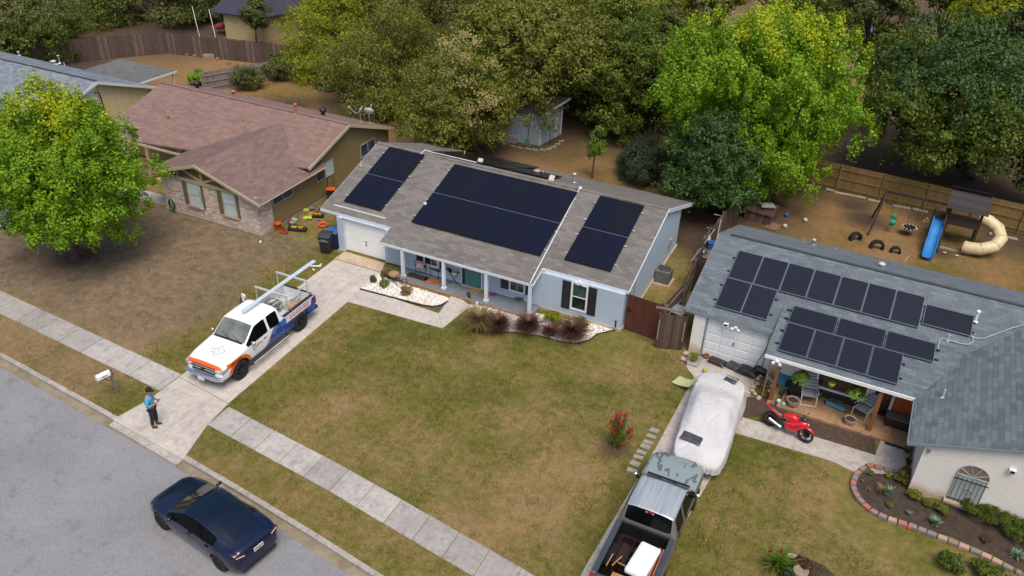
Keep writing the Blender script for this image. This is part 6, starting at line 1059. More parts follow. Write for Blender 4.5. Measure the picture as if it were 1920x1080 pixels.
m = MB(FM); m.cyl((.0, -.17, .42), (.5, -.15, .26), .062, 14, .045); m.build('exhaust', CHROME, MO); m = MB(FM); [m.cyl((1.12, s*.1, .82), (WB_, s*.09, .31), .026, 8) for s in (-1, 1)]; m.build('fork', STEEL, MO)
m = MB(FM); m.tube([(1.08, -.32, .9), (1.12, 0, .92), (1.08, .32, .9)], .016, 6); m.build('handlebar', BLACK, MO); m = MB(FM); [m.beam((.35, s*.07, .42), (0, s*.08, .31), .03, .06) for s in (-1, 1)]; m.build('swingarm', STEEL, MO)
for s in (-1, 1): m = MB(FM); m.tube([(1.2, s*.12, .95), (1.22, s*.26, 1.04)], .01, 5); m.ball((1.22, s*.3, 1.05), .05, 8, (.4, 1, .6)); m.build('mirror', BLACK, MO)
m = MB(FM); m.ball((1.39, 0, .76), .05, 8); m.build('headlight', LAMP, MO); m = MB(FM); m.tube([(.5, .1, .25), (.48, .28, 0)], .014, 5); m.build('kickstand', BLACK, MO)
# ---------------------------------------------------------------- fences and yard things
def fence(label, pts, h, mat, bw=.14, name='wooden_fence', postm=None, side=1, jag=.03, seed=1, lean=0, rails_=True, gap=.004, cat='fence'):
    """board fence along pts; every run of about 2.4 m is a panel between posts; side picks where the rails are"""
    rnd = random.Random(seed); q0 = Vector((*pts[0][:2], 0)); t = T(name, label, cat, q0); postm = postm or mat
    for a, b in zip(pts, pts[1:]):
        a = Vector((a[0], a[1], 0)); b = Vector((b[0], b[1], 0)); L = (b-a).length; n = max(1, round(L/2.4)); d = (b-a)/L; nn = Vector((-d.y, d.x, 0))*side; rz = atan2(d.y, d.x)
        for i in range(n):
            s0, s1 = L*i/n, L*(i+1)/n; m = MB(); x = s0+.01; ln = rnd.uniform(-lean, lean)
            while x < s1-.02:
                w = min(bw, s1-x-.01); hh = h+rnd.uniform(-jag, jag); p = a+d*(x+w/2); m.cb((p.x+nn.x*ln*.5, p.y+nn.y*ln*.5, hh/2+.03), (w-gap, .018, hh), rz, rx=0, ry=rnd.uniform(-1, 1)*.25*jag)
                x += w
            m.build('fence_panel', mat, t)
            if rails_:
                for z in (.3, h*.52, h-.25): m = MB(); p = a+d*(s0+s1)/2+nn*.035; m.cb((p.x, p.y, z), (s1-s0-.1, .035, .085), rz); m.build('rail', postm, t)
        for i in range(n+1): m = MB(); p = a+d*(L*i/n)+nn*.07; m.cb((p.x, p.y, (h+.05)/2), (.09, .09, h+.05), rz); m.build('post', postm, t)
    return t
PY = planks('new_pine', (.26, .18, .06), (.225, .15, .052), (.19, .125, .045)); PYP = P('pine_post', (.22, .15, .06), .8, var=.15)
POLD = planks('weathered_boards', (.13, .09, .078), (.085, .058, .05), (.19, .145, .13)); POLDP = P('weathered_post', (.2, .165, .14), .85, var=.2); PDK = planks('dark_boards', (.05, .034, .026), (.085, .055, .04), (.13, .09, .065))
PRED = planks('red_brown_boards', (.1, .03, .018), (.115, .035, .02), (.085, .026, .017)); PGR = planks('grey_boards', (.2, .18, .17), (.26, .23, .22), (.15, .13, .125))
fence('yellowish new pine fence behind the playground yard', [(-3.9, 50.2), (8.4, 49.3), (22, 48.2)], 1.72, PY, side=-1, seed=2, jag=.012, postm=PYP)
fence('dark weathered fence at the back of the far left yard', [(-62, 41.8), (-55.5, 50.1)], 1.75, POLD, seed=3, side=1, jag=.05)
fence('brown weathered fence between the tan dirt yard and the outbuilding', [(-55.5, 50.1), (-41.5, 53.2)], 1.7, POLD, seed=4, side=1, jag=.06)
fence('grey fence with visible rails running down behind the brown roof', [(-46.0, 44.3), (-41.5, 53.2)], 1.45, PGR, seed=5, side=-1, jag=.02)
fence('dark red board fence in the shade behind the blue shed', [(-41.5, 53.2), (-14, 53.8), (-3.9, 50.2)], 1.75, PDK, seed=6, side=-1)
fence('old fence between the blue house yard and the white house', [(-3.9, 50.2), (-5.9, 44.5), (-6.45, 38.5), (-6.3, 34.6)], 1.6, POLD, seed=7, side=-1, jag=.1, lean=.12)
fence('leaning weathered fence beside the air conditioner', [(-6.3, 34.4), (-6.15, 32.1), (-6.4, 29.9)], 1.75, POLD, seed=8, side=1, jag=.03, postm=POLDP)
fence('short brown fence stub behind the trash bin near the slate roof', [(-6.2, 34.5), (-5.9, 34.4)], 1.7, PDK, seed=18, side=1, jag=.08)
t = fence('reddish brown gate between the blue house and the old fence', [(-8.0, 29.85), (-6.45, 29.7)], 1.85, PRED, .12, 'wooden_gate', seed=9, side=1, jag=.01, rails_=False, cat='gate')
m = MB(); m.box(-7.92, -7.88, 29.76, 29.82, 1.05, 1.25); m.box(-7.92, -7.75, 29.76, 29.8, 1.13, 1.16); m.build('latch', BLACK, t)
t = fence('dark weathered gate panel left of the white brick garage', [(-6.35, 29.15), (-5.85+.55, 29.5)], 1.75, PDK, .13, 'wooden_gate', seed=10, side=1, jag=.02, rails_=False, cat='gate')
m = MB(); m.beam((-6.6, 29.3, 1.95), (-5.0, 29.62, 1.92), .12, .06); m.build('top_beam', POLDP, t)
for x, y in ((-6.33, 29.1), (-5.32, 29.44)): m = MB(); m.cyl((x, y, .5), (x, y, 1.5), .014, 6); m.build('hinge_rod', ALU, t)
# bins
def bin_(label, x, y, rz, body, lid, mark=None, h=1.05):
    t = T('trash_bin', label, 'trash bin', (x, y, 0), rz); F = MW[t.name]; m = MB(F); b, tt = .23, .29
    m.add([(-b, -b, .06), (b, -b, .06), (b, b+.03, .06), (-b, b+.03, .06), (-tt, -tt, h-.08), (tt, -tt, h-.08), (tt, tt+.06, h-.08), (-tt, tt+.06, h-.08)], [(0, 3, 2, 1), (4, 5, 6, 7), (0, 1, 5, 4), (1, 2, 6, 5), (2, 3, 7, 6), (3, 0, 4, 7)]); m.box(-tt-.02, tt+.02, -tt-.02, tt+.08, h-.13, h-.08); m.build('bin_body', body, t, bevel=.02)
    m = MB(F); m.ext([(-tt-.03, -tt-.04, h-.075), (-tt-.03, tt+.1, h-.075), (-tt-.03, tt+.08, h+.0), (-tt-.03, 0, h+.035), (-tt-.03, -tt, h-.03)], (2*tt+.06, 0, 0)); m.build('lid', lid, t, bevel=.015)
    for s in (-1, 1): m = MB(F); m.lathe([(.1, -.03), (.1, .03), (.0, .03)], (s*.22, .27, .1), 14, 'x'); m.build('wheel', RUBBER, t)
    m = MB(F); m.tube([(-.25, tt+.1, h-.06), (.25, tt+.1, h-.06)], .018, 6); m.build('handle', body, t)
    if mark: text('bin_mark', mark[0], mark[1], P('mark_white', (.6, .62, .62), .5), t, F @ mark[2], .002)
    return t
g = G(611, 474); bin_('black wheeled bin standing beside the blue bin', g.x, g.y+.1, radians(14), P('bin_black', (.022, .022, .024), .5, var=.1), P('lid_black', (.04, .043, .05), .5), ('CITY OF\nSAN ANTONIO', .075, frame((0, -.315, .8), (1, 0, 0), (0, -.15, 1))))
g = G(625, 462); bin_('blue recycling bin against the blue house corner', -23.62, 29.75, radians(10), P('bin_blue', (.012, .025, .11), .5, var=.1), P('lid_blue', (.04, .13, .36), .45), ('RECYCLE', .12, frame((0, 0, 1.065), (1, 0, 0), (0, 1, 0))))
bin_('green bin with grey lid behind the dark gate', -5.95, 31.0, radians(-12), P('bin_green', (.02, .08, .05), .5), P('lid_grey', (.26, .29, .31), .5))
# kerb mailbox
g = G(219, 738); MBX = T('mailbox', 'white rounded mailbox on a leaning grey wooden post by the kerb', 'mailbox', (g.x, g.y, 0), radians(-104)); F = MW[MBX.name]
m = MB(F); m.cb((0, 0, .6), (.1, .1, 1.25)); m.build('post', POLDP, MBX); m = MB(F); m.cb((.2, 0, .94), (.62, .1, .06)); m.beam((.05, 0, .65), (.32, 0, .92), .05); m.build('arm', POLDP, MBX)
m = MB(F); prof = [(0, -.1, 0), (0, .1, 0)]+[(0, .1*cos(t), .12+.1*sin(t)) for t in np.linspace(0, pi, 9)]; m.ext([(p[0]+.05, p[1], p[2]+.98) for p in prof], (.52, 0, 0)); b_ = m.build('mail_drum', WHITE, MBX, bevel=.006)
text('house_number', '8218', .09, P('mark_black', (.03, .03, .03)), MBX, F @ frame((.3, .104, 1.06), (-1, 0, 0), (0, 0, 1)), .002); m = MB(F); m.box(.12, .14, -.115, -.105, 1.05, 1.25); m.build('flag', P('flag_red', (.4, .03, .03)), MBX)
# cable post beside the truck
g = G(466, 603); t = T('cable_post', 'brown post with white charger box and hanging black cable beside the truck', 'post', (g.x-.25, g.y+.2, 0)); F = MW[t.name]
m = MB(F); m.box(-.06, .06, -.05, .05, 0, 1.35); m.build('post', WD, t, bevel=.01); m = MB(F); m.ext([(-.02, -.12, .95), (.16, -.12, .95), (.2, -.12, 1.25), (.14, -.12, 1.33), (-.02, -.12, 1.33)], (0, .07, 0)); m.build('charger_box', WHITE, t, bevel=.02)
m = MB(F); [m.tube([(-.12*s+.05, -.1, 1.15), (-.2*s+.05, -.12, .8), (-.14*s+.05, -.12, .3), (-.02, -.1, .12), (.05, -.08, .6)], .018, 6) for s in (1, -1, .6)]; m.build('cable', BLACK, t)
# rails scraps on the grass
for i, (px, py, a, l) in enumerate(((592, 500, .5, 'longest white offcut on the grass beside the driveway'), (588, 507, -.4, 'short white offcut below the longest one'), (600, 498, 1.6, 'curled white offcut nearest the driveway'))):
    g = G(px, py); m = MB(); m.cb((g.x, g.y, .03), ((.55, .2, .3)[i], .05, .03), a, ry=.05); m.cb((g.x, g.y+.02, .05), ((.5, .16, .25)[i], .01, .03), a); tag(m.build('offcut', WHITE), l, 'offcut')
# stepping stones
for i, (px, py) in enumerate(((1227, 808), (1221, 819), (1215, 830), (1210, 838), (1203, 849), (1197, 858), (1191, 870), (1185, 883))):
    g = G(px, py); m = MB(); m.cb((g.x, g.y, .015), (.36, .21 if i % 3 else .26, .05), radians(-6+3*(i % 3))); m.cb((g.x, g.y, .038), (.34, .19, .006), radians(-6+3*(i % 3))); tag(m.build('stepping_stone', P('paver_grey', (.3, .29, .25), .9, var=.2, vs=6, bump=.4), bevel=.012), '%s stepping stone from the top along the lawn edge' % (ORD+['eighth'])[i], 'stepping stone', 'stepping stones beside the right driveway')
# edging blocks round the mulch bed
ep = [(1698, 893), (1681, 888), (1664, 884), (1646, 879), (1630, 876), (1617, 882), (1607, 890), (1602, 899), (1599, 909), (1600, 920), (1605, 931), (1613, 942), (1624, 953), (1638, 963), (1654, 971), (1672, 978), (1691, 984), (1710, 990), (1728, 997), (1746, 1004), (1766, 1012), (1786, 1020), (1806, 1028), (1828, 1037), (1848, 1046), (1868, 1056), (1888, 1066), (1908, 1076)]
BC = [P('block_rose', (.36, .17, .15), .85, var=.15, bump=.4), P('block_red', (.4, .15, .11), .85, var=.15, bump=.4), P('block_mauve', (.25, .2, .21), .85, var=.15, bump=.4), P('block_grey', (.2, .205, .22), .85, var=.15, bump=.4), P('block_tan', (.42, .3, .24), .85, var=.15, bump=.4)]; BN = ['rose', 'red', 'mauve', 'grey', 'tan']; pat = [0, 2, 2, 0, 1, 3, 0, 3, 1, 3, 0, 2, 1, 2, 2, 4, 0, 2, 2, 3, 4, 2, 4, 3, 4, 4, 2, 3]
P3_ = [G(*p) for p in ep]; cnt = {}
for i, p in enumerate(P3_):
    d = (P3_[min(i+1, 27)]-P3_[max(i-1, 0)]); a = atan2(d.y, d.x); w = min(.34, d.length/2*.93); k = pat[i]; m = MB(); m.at(p, a); m.add([(-w/2, -.1, 0), (w/2, -.1, 0), (w*.42, .1, 0), (-w*.42, .1, 0), (-w/2, -.09, .13), (w/2, -.09, .13), (w*.42, .09, .13), (-w*.42, .09, .13)], [(0, 3, 2, 1), (4, 5, 6, 7), (0, 1, 5, 4), (1, 2, 6, 5), (2, 3, 7, 6), (3, 0, 4, 7)]); cnt[k] = cnt.get(k, 0)+1
    tag(m.build('edging_block', BC[k], bevel=.012), '%s %s edging block counted from the white brick wall round the mulch bed' % ((ORD+['eighth', 'ninth'])[cnt[k]-1], BN[k]), 'edging block', 'edging blocks around the mulch bed')
# black edging strip of the gravel beds
for pts, l in ((BEDL[-1:]+BEDL[:1], 'black plastic edging between front path and left gravel bed'),):
    a, b = G(675, 543), G(790, 573); c = [a, a.lerp(b, .5), b, G(812, 576), G(828, 573), G(839, 566)]; m = MB(); m.tube([p+Vector((0, 0, .03)) for p in c], .045, 6); tag(m.build('bed_edging', BLACK), l, 'edging')
c = [G(*p) for p in BEDR[2:]]; m = MB(); m.tube([p+Vector((0, 0, .03)) for p in c], .028, 6); tag(m.build('bed_edging', BLACK), 'black wavy plastic edging of the right gravel bed', 'edging')
g = G(1153, 618); m = MB(); m.cyl((g.x, g.y, 0), (g.x, g.y, .42), .035, 10); m.lathe([(.05, .42), (.05, .48), (0, .52)], (g.x, g.y, 0), 10); tag(m.build('garden_light', BLACK), 'small black bollard light at the right front house corner', 'garden light')
# air conditioner, things behind the old fence
g = G(1243, 527); t = T('air_conditioner', 'grey round topped air conditioner beside the blue house side wall', 'air conditioner', (g.x, g.y, 0)); m = MB(MW[t.name]); m.box(-.36, .36, -.36, .36, .03, .72); m.build('casing', P('ac_grey', (.16, .165, .17), .5, .2), t, bevel=.05); m = MB(MW[t.name]); m.lathe([(.3, .72), (.3, .755), (.27, .755), (.27, .7), (0, .69)], (0, 0, 0), 22); [m.cb((0, 0, .75), (.56, .012, .01), a) for a in np.linspace(0, pi, 7)[:-1]]; m.build('fan_grille', BLACK, t); m = MB(MW[t.name]); m.box(-.45, .45, -.45, .45, -.02, .04); m.build('pad', FND, t)
g = G(1311, 500); t = T('barbecue_grill', 'steel kettle grill standing between the old fence and slate roof', 'grill', (g.x, g.y, 0)); F = MW[t.name]; m = MB(F); m.ball((0, 0, .85), .3, 16, (1, 1, .75)); m.build('bowl', P('brushed_steel', (.3, .3, .3), .3, .7), t); m = MB(F); [m.cyl((cos(a)*.12, sin(a)*.12, .7), (cos(a)*.3, sin(a)*.3, 0), .02, 6) for a in (0, 2.1, 4.2)]; m.build('leg', STEEL, t); m = MB(F); m.box(.3, .7, -.2, .2, .78, .8); m.build('side_shelf', STEEL, t)
g = G(1320, 482); m = MB(); m.at((g.x, g.y, .9), .3); m.lathe([(0, 0), (.16, 0), (.18, .1), (.17, .3), (.06, .42), (.05, .48), (0, .48)], (0, 0, 0), 14); tag(m.build('jug', P('white_plastic', (.6, .62, .62), .5)), 'white plastic jug on the clutter behind the old fence', 'jug')
g = G(1328, 492); m = MB(); m.at((g.x, g.y, .8), .5); m.box(-.2, .2, -.15, .15, 0, .35); m.box(-.22, .22, -.17, .17, .35, .4); tag(m.build('cooler', P('cooler_blue', (.03, .1, .32), .5), bevel=.03), 'blue cooler beside the white jug behind the old fence', 'cooler')
g = G(1322, 505); m = MB(); m.box(g.x-.35, g.x+.35, g.y-.3, g.y+.9, .0, .78); m.box(g.x-.4, g.x+.4, g.y-.34, g.y+.94, .78, .82); tag(m.build('work_table', POLDP), 'old work table carrying jug and cooler behind the fence', 'table')
for (a, b), l in (((1296, 490), (1340, 430)), 'pale pole leaning along the old fence'), (((1340, 470), (1353, 405)), 'white pipe frame standing at the old fence top'): 
    p, q = G(*a, 1.2), G(*b, 1.5); m = MB(); m.tube([p, q, q+Vector((-.4, 0, 0))], .025, 6); tag(m.build('pole', P('pale_wood', (.4, .36, .32), .7)), l, 'pole')
# the tool and toy spread by the brown house
def kit(name, label, px, py, cat, fn, rz=0, z=0):
    g = G(px, py, z); t = T(name, label, cat, (g.x, g.y, z), rz); fn(t, MW[t.name]); return t
OR_ = P('orange_plastic', (.65, .1, .015), .4, var=.05); YE = P('yellow_plastic', (.6, .36, .02), .45); LIME = P('lime_plastic', (.42, .5, .05), .5); REDB = P('red_fabric', (.3, .04, .045), .8); PINK = P('dusty_pink', (.4, .2, .18), .8)
def bucket(mt_, r=.16, h=.38):
    def f(t, F): m = MB(F); m.lathe([(r*.8, 0), (r, h), (r*1.06, h), (r*1.06, h-.03), (r*.96, h-.02), (r*.78, .03), (0, .03)], (0, 0, 0), 18); m.build('bucket_body', mt_, t); m = MB(F); m.tube([(r, 0, h-.02), (r*.7, r*.9, h-.1), (0, r*1.15, h-.14), (-r*.7, r*.9, h-.1), (-r, 0, h-.02)], .008, 5); m.build('handle', BLACK, t)
    return f
kit('bucket', 'orange bucket at the stone corner of the brown roofed house', 522, 431, 'bucket', bucket(OR_, .19, .42))
def toolbag(mt_, m2, L=.6, W=.28, H=.26):
    def f(t, F):
        m = MB(F); m.ext([(-L/2, -W/2, 0), (-L/2, W/2, 0), (-L/2, W*.42, H*.8), (-L/2, 0, H), (-L/2, -W*.42, H*.8)], (L, 0, 0)); m.build('bag_body', mt_, t, bevel=.03); m = MB(F); m.tube([(-L*.3, 0, H), (-L*.2, 0, H+.12), (L*.2, 0, H+.12), (L*.3, 0, H)], .02, 6); m.build('handle', BLACK, t)
        m = MB(F); m.box(-L*.32, -L*.02, -.09, .09, H*.86, H+.04); m.box(L*.08, L*.3, -.08, .1, H*.86, H+.05); m.build('tool', m2, t, bevel=.02)
    return f
kit('tool_bag', 'long black tool bag with yellow tools nearest the bins', 558, 432, 'tool bag', toolbag(BLACK, YE, 1.0, .34, .2), radians(18)); kit('tool_bag', 'black tool bag with yellow drill further up the grass', 597, 407, 'tool bag', toolbag(BLACK, YE, .6, .3, .2), radians(20)); kit('tool_bag', 'dark red tool bag in front of the orange bucket', 533, 438, 'tool bag', toolbag(REDB, REDB, .4, .24, .18), .2)
kit('tool_bag', 'dark blue grey tool bag between red cloth and black bag', 549, 423, 'tool bag', toolbag(P('slate_fabric', (.06, .08, .11), .8), ALU, .42, .3, .2), -.2); kit('tool_bag', 'orange brown tool bag below the hand truck', 586, 405, 'tool bag', toolbag(P('tan_leather', (.38, .19, .05), .7), YE, .45, .35, .2), .1)
def ring(t, F): m = MB(F); m.lathe([(.15, .02), (.28, .02), (.26, .1), (.19, .11)], (0, 0, 0), 22, closed=True); m.build('rope_ring', OR_, t)
kit('safety_rope', 'round orange coil lying on the grass near the blue bin', 606, 423, 'rope', ring)
def crate(c1, L=.42, W=.3, H=.2):
    def f(t, F):
        m = MB(F); m.box(-L/2, L/2, -W/2, W/2, 0, .02); m.box(-L/2, L/2, -W/2, -W/2+.02, .02, H); m.box(-L/2, L/2, W/2-.02, W/2, .02, H); m.box(-L/2, -L/2+.02, -W/2+.02, W/2-.02, .02, H); m.box(L/2-.02, L/2, -W/2+.02, W/2-.02, .02, H); m.box(-.01, .01, -W/2+.02, W/2-.02, .02, H*.8); m.build('crate_body', c1, t); m = MB(F); m.box(-L*.4, -.03, -W*.35, W*.3, .03, H*.7); m.box(.03, L*.4, -W*.3, W*.35, .03, H*.6); m.build('contents', BLACK, t)
    return f
kit('crate', 'pale pink crate with two dark compartments near the blue house eave', 603, 396, 'crate', crate(PINK, .5, .34, .12), .1); kit('box', 'open cardboard box amid the tool spread', 572, 414, 'box', crate(P('cardboard'), .3, .25, .16), .3); kit('box', 'small brown case left of the orange ring', 595, 417, 'box', crate(P('cardboard'), .34, .24, .12), .9)
sack_pts = ((541, 416, REDB, 'crumpled red cloth bag near the orange bucket', .42, .3), (577, 411, LIME, 'lime yellow vest heap in the middle of the tool spread', .5, .3), (574, 397, LIME, 'lime green harness heap beside the brown wall', .35, .25), (585, 393, P('violet_cloth', (.16, .13, .22), .8), 'violet grey bag beside the brown wall', .4, .26), (552, 415, P('pale_cloth', (.45, .44, .4), .8), 'pale striped cloth beside the red bag', .35, .22))
for px, py, mt_, l, dx, dy in sack_pts: g = G(px, py); sack('cloth_bundle', l, (g.x, g.y, .09), dx, dy, .2, radians(px), 0, 0, mt_, 'bundle')
def htruck(t, F): m = MB(F); [m.tube([(s*.17, 0, .15), (s*.17, .1, 1.2), (s*.12, .1, 1.3)], .02, 6) for s in (-1, 1)]; m.tube([(-.12, .1, 1.3), (.12, .1, 1.3)], .02, 6); m.build('frame', BLACK, t); m = MB(F); m.box(-.25, .25, -.3, .05, .62, .7); m.build('tray', OR_, t, bevel=.01); m = MB(F); m.box(-.22, .22, -.26, .02, .3, .62); m.build('case', BLACK, t)
kit('hand_truck', 'black hand truck with orange box leaning at the brown side wall', 622, 372, 'hand truck', htruck, radians(30))
def hose(t, F): m = MB(F); [m.tube([(.05*k-.05, -.1-.03*k, .75)]+[(.17*cos(a)*1.0, -.12-.03*k, .55+.32*sin(a)) for a in np.linspace(1.2, 7.4, 22)], .022, 6) for k in range(4)]; m.build('hose_coil', P('hose_green', (.03, .12, .05), .5), t); m = MB(F); m.box(-.06, .06, -.08, 0, .6, .8); m.build('hanger', WHITE, t)
t = T('garden_hose', 'green garden hose coiled on the pale stone wall', 'garden hose', (-33.45, 28.8, 0)); hose(t, MW[t.name]); m = MB(); m.lathe([(0, 0), (.06, 0), (.07, .1), (0, .16)], (-27.2, 28.3, 0), 10); tag(m.build('garden_tap_cover', WHITE), 'small white jug on the ground below the stone corner', 'jug')
def pot(mt_, r=.2, h=.3, soil=True):
    def f(t, F): m = MB(F); m.lathe([(0, 0), (r*.65, 0), (r*.95, h*.7), (r, h), (r*1.1, h), (r*1.1, h-.03)], (0, 0, 0), 20); m.lathe([(r*1.08, h), (r*.9, h), (r*.88, h-.05)], (0, 0, 0), 20); m.build('pot_body', mt_, t); m = MB(F); m.lathe([(r*.9, h-.05), (0, h-.03)], (0, 0, 0), 16); m.build('soil', SOILM, t)
    return f
TC = P('terracotta', (.4, .16, .08), .8, var=.2); SPK = P('speckled_pot', (.45, .4, .36), .8, var=.35, vs=9, c2=(.2, .13, .1)); kit('plant_pot', 'terracotta pot on the entry slab behind the stone gable corner', 293, 334, 'pot', pot(TC, .25, .32))
# blue house porch things
def chair_rocker(label, px, py, rz, cush=None):
    g = G(px, py, .1); t = T('porch_chair', label, 'chair', (g.x, g.y, .1), rz, 'black porch chairs of the blue house'); F = MW[t.name]; m = MB(F)
    for s in (-1, 1): m.tube([(s*.27, -.3, 0), (s*.27, -.28, .42), (s*.27, .05, .42), (s*.27, .28, .38), (s*.27, .34, .0)], .014, 6); m.tube([(s*.27, -.3, .42), (s*.3, -.3, .62), (s*.3, .1, .64), (s*.26, .26, .6)], .014, 6); m.tube([(s*.24, .24, .38), (s*.24, .42, .95)], .014, 6)
    m.tube([(-.24, .42, .95), (0, .45, 1.0), (.24, .42, .95)], .014, 6); m.build('frame', BLACK, t); m = MB(F); m.box(-.25, .25, -.28, .26, .39, .42); m.build('seat', P('brown_sling', (.07, .045, .04), .8), t); m = MB(F); m.ext([(-.24, .25, .42), (.24, .25, .42), (.24, .43, .93), (-.24, .43, .93)], (0, .015, 0)); m.build('backrest', cush or P('brown_sling'), t); return t
chair_rocker('left black metal chair holding a grey round pillow on the porch', 793, 508, .15); chair_rocker('black metal chair with dark red back behind the second porch post', 822, 516, -.2, P('maroon', (.16, .02, .02), .8))
g = G(788, 500, .6); o = sack('pillow', 'round greyish pink pillow on the left porch chair', (g.x, g.y-.03, .72), .42, .4, .16, .1, radians(68), 0, P('pillow_grey', (.36, .31, .31), .9), 'pillow')
def mat_(px, py, w, d, rz, m1, l): g = G(px, py, .1); m = MB(); m.at((g.x, g.y, .101), rz); m.box(-w/2, w/2, -d/2, d/2, 0, .014); tag(m.build('door_mat', m1, bevel=.004), l, 'mat')
mat_(902, 545, 1.05, .55, 0, P('leafy_mat', (.38, .22, .05), .95, var=.4, vs=8, c2=(.2, .06, .02)), 'mustard and rust patterned mat before the teal door'); mat_(810, 528, .8, .45, .1, P('rust_mat', (.4, .13, .05), .95, var=.3, vs=9), 'rust orange mat by the second porch post'); mat_(783, 519, 1.1, .4, 0, P('dark_mat', (.05, .025, .02), .95, var=.4, vs=9), 'dark brown mat under the left porch chair')
def ptable(t, F): m = MB(F); [m.beam((s*.2, q*.2, 0), (-s*.2, q*.2, .6), .02) for s in (-1, 1) for q in (-1, 1)]; m.build('leg', BLACK, t); m = MB(F); m.lathe([(.27, .6), (.27, .62), (0, .62)], (0, 0, 0), 20); m.build('table_top', BLACK, t)
kit('side_table', 'small folding black side table left of the teal door', 853, 528, 'table', ptable, .2, .1); kit('plant_pot', 'white pot on the small porch side table', 852, 516, 'pot', pot(P('white_pot', (.6, .6, .58), .5), .12, .2), 0, .73); g = G(842, 510, .55); shrub('potted_plant', 'reddish dried plant left of the teal door', g.x, g.y+.1, .5, .2, .3, 'wine', 20, .05, 501, cat='plant')
def wagon(t, F):
    m = MB(F); [m.tube([(x+.24*cos(a), y, .26+.24*sin(a)) for a in np.linspace(0, 6.28, 19)], .016, 5) for x, y in ((-.45, -.1), (.45, -.1), (.45, .2), (-.45, .2))]; m.build('wheel', P('rusty_iron', (.05, .035, .03), .8), t); m = MB(F); m.tube([(-.45, 0, .3), (-.1, 0, .45), (.45, 0, .3), (.7, 0, .6)], .02, 6); m.tube([(-.3, .02, .4), (-.35, .02, .95)], .012, 5); m.build('frame', P('rusty_iron'), t); m = MB(F); m.lathe([(0, .4), (.2, .42), (.26, .56), (.24, .56), (.0, .46)], (0, .05, 0), 16); m.build('basket', P('wicker', (.3, .2, .1), .8), t)
kit('plant_cart', 'rusty wheeled plant cart at the first porch post', 738, 532, 'plant cart', wagon, radians(-10)); g = G(718, 521); m = MB(); m.cyl((g.x, g.y, 0), (g.x, g.y, .42), .09, 12); tag(m.build('log', P('log_brown', (.18, .09, .05), .8)), 'short upright log beside the plant cart', 'log'); g = G(728, 524); shrub('shrub', 'dry twiggy plant behind the log by the driveway bed', g.x, g.y+.2, 0, .3, .5, 'straw', 22, .05, 502)
def cat_(px, py, l, mt_, rz, s=1.0, lying=False):
    """small resting animal or figure on the porch: body, head with ears, legs folded"""
    g = G(px, py, .1); t = T('porch_ornament', l, 'ornament', (g.x, g.y, .1), rz); me = skin([(-.2*s, 0, .1*s, .085*s), (0, 0, .13*s, .1*s), (.18*s, 0, .13*s, .08*s), (.3*s, 0, .17*s, .055*s), (.36*s, 0, .19*s, .05*s), (.42*s, 0, .17*s, .025*s), (.2*s, .08*s, .03*s, .03*s), (.2*s, -.08*s, .03*s, .03*s), (-.18*s, .1*s, .03*s, .035*s), (-.18*s, -.1*s, .03*s, .035*s), (-.36*s, .02, .05*s, .02*s)], [(0, 1), (1, 2), (2, 3), (3, 4), (4, 5), (2, 6), (2, 7), (0, 8), (0, 9), (0, 10)], 1, 1)
    limb(t, 'figure_body', mt_, me, None); return t
cat_(978, 563, 'grey turtle shaped ornament on the right part of the porch', P('ornament_grey', (.12, .13, .12), .7, var=.4, vs=20), .3, 1.0); cat_(879, 555, 'small dark brown figure on the porch before the teal door', P('ornament_brown', (.06, .03, .02), .6, var=.3), -.8, .75)
g = G(925, 553, .1); m = MB(); m.at((g.x, g.y, .1)); m.lathe([(.14, 0), (.16, .05), (.14, .05), (.12, .02), (0, .02)], (0, 0, 0), 18); tag(m.build('pet_bowl', P('violet_plastic', (.16, .04, .3), .5)), 'purple dish on the grey porch floor', 'bowl'); g = G(894, 576); m = MB(); m.at((g.x, g.y, 0)); m.lathe([(0, 0), (.09, 0), (.05, .1), (.07, .22), (.04, .3), (0, .32)], (0, 0, 0), 12); tag(m.build('garden_statue', WHITE), 'small white statue at the left end of the right gravel bed', 'statue')
# shed yard
def cooler(t, F): m = MB(F); m.box(-.4, .4, -.25, .25, 0, .42); m.build('bin_body', P('ivory_plastic', (.38, .38, .36), .5), t, bevel=.02); m = MB(F); m.box(-.43, .43, -.28, .28, .42, .5); m.build('lid', P('ivory_plastic'), t, bevel=.02)
kit('storage_box', 'ivory storage box against the blue shed wall', 958, 266, 'storage box', cooler, .08)
def rake(t, F): m = MB(F); m.cyl((0, .15, .3), (.05, .25, 1.75), .018, 6); m.build('handle', BLACK, t); m = MB(F); m.ext([(-.08, .14, .38), (.08, .14, .38), (.32, 0, .02), (-.32, 0, .02)], (0, .03, 0)); m.build('head', P('rake_green', (.05, .2, .12), .5), t)
kit('leaf_rake', 'green leaf rake leaning on the blue shed', 987, 273, 'rake', rake)
ring_ = [(940, 268), (950, 272), (962, 276), (975, 279), (990, 281), (1003, 283), (1017, 283), (1028, 281), (1037, 277), (1045, 272), (1052, 266)]
for i, (px, py) in enumerate(ring_): g = G(px, py); d = Vector((.9, -.2, 0)) if i < 7 else Vector((.6, .8, 0)); m = MB(); m.cb((g.x, g.y, .05), (.42, .16, .1), atan2(d.y, d.x)); m.cb((g.x, g.y, .105), (.36, .12, .02), atan2(d.y, d.x)); tag(m.build('edging_stone', P('pale_stone', (.3, .25, .2), .9, var=.2), bevel=.02), '%s pale edging stone from the left around the blue shed' % (ORD+['eighth', 'ninth', 'tenth', 'last'])[i], 'edging stone', 'edging stones around the blue shed')
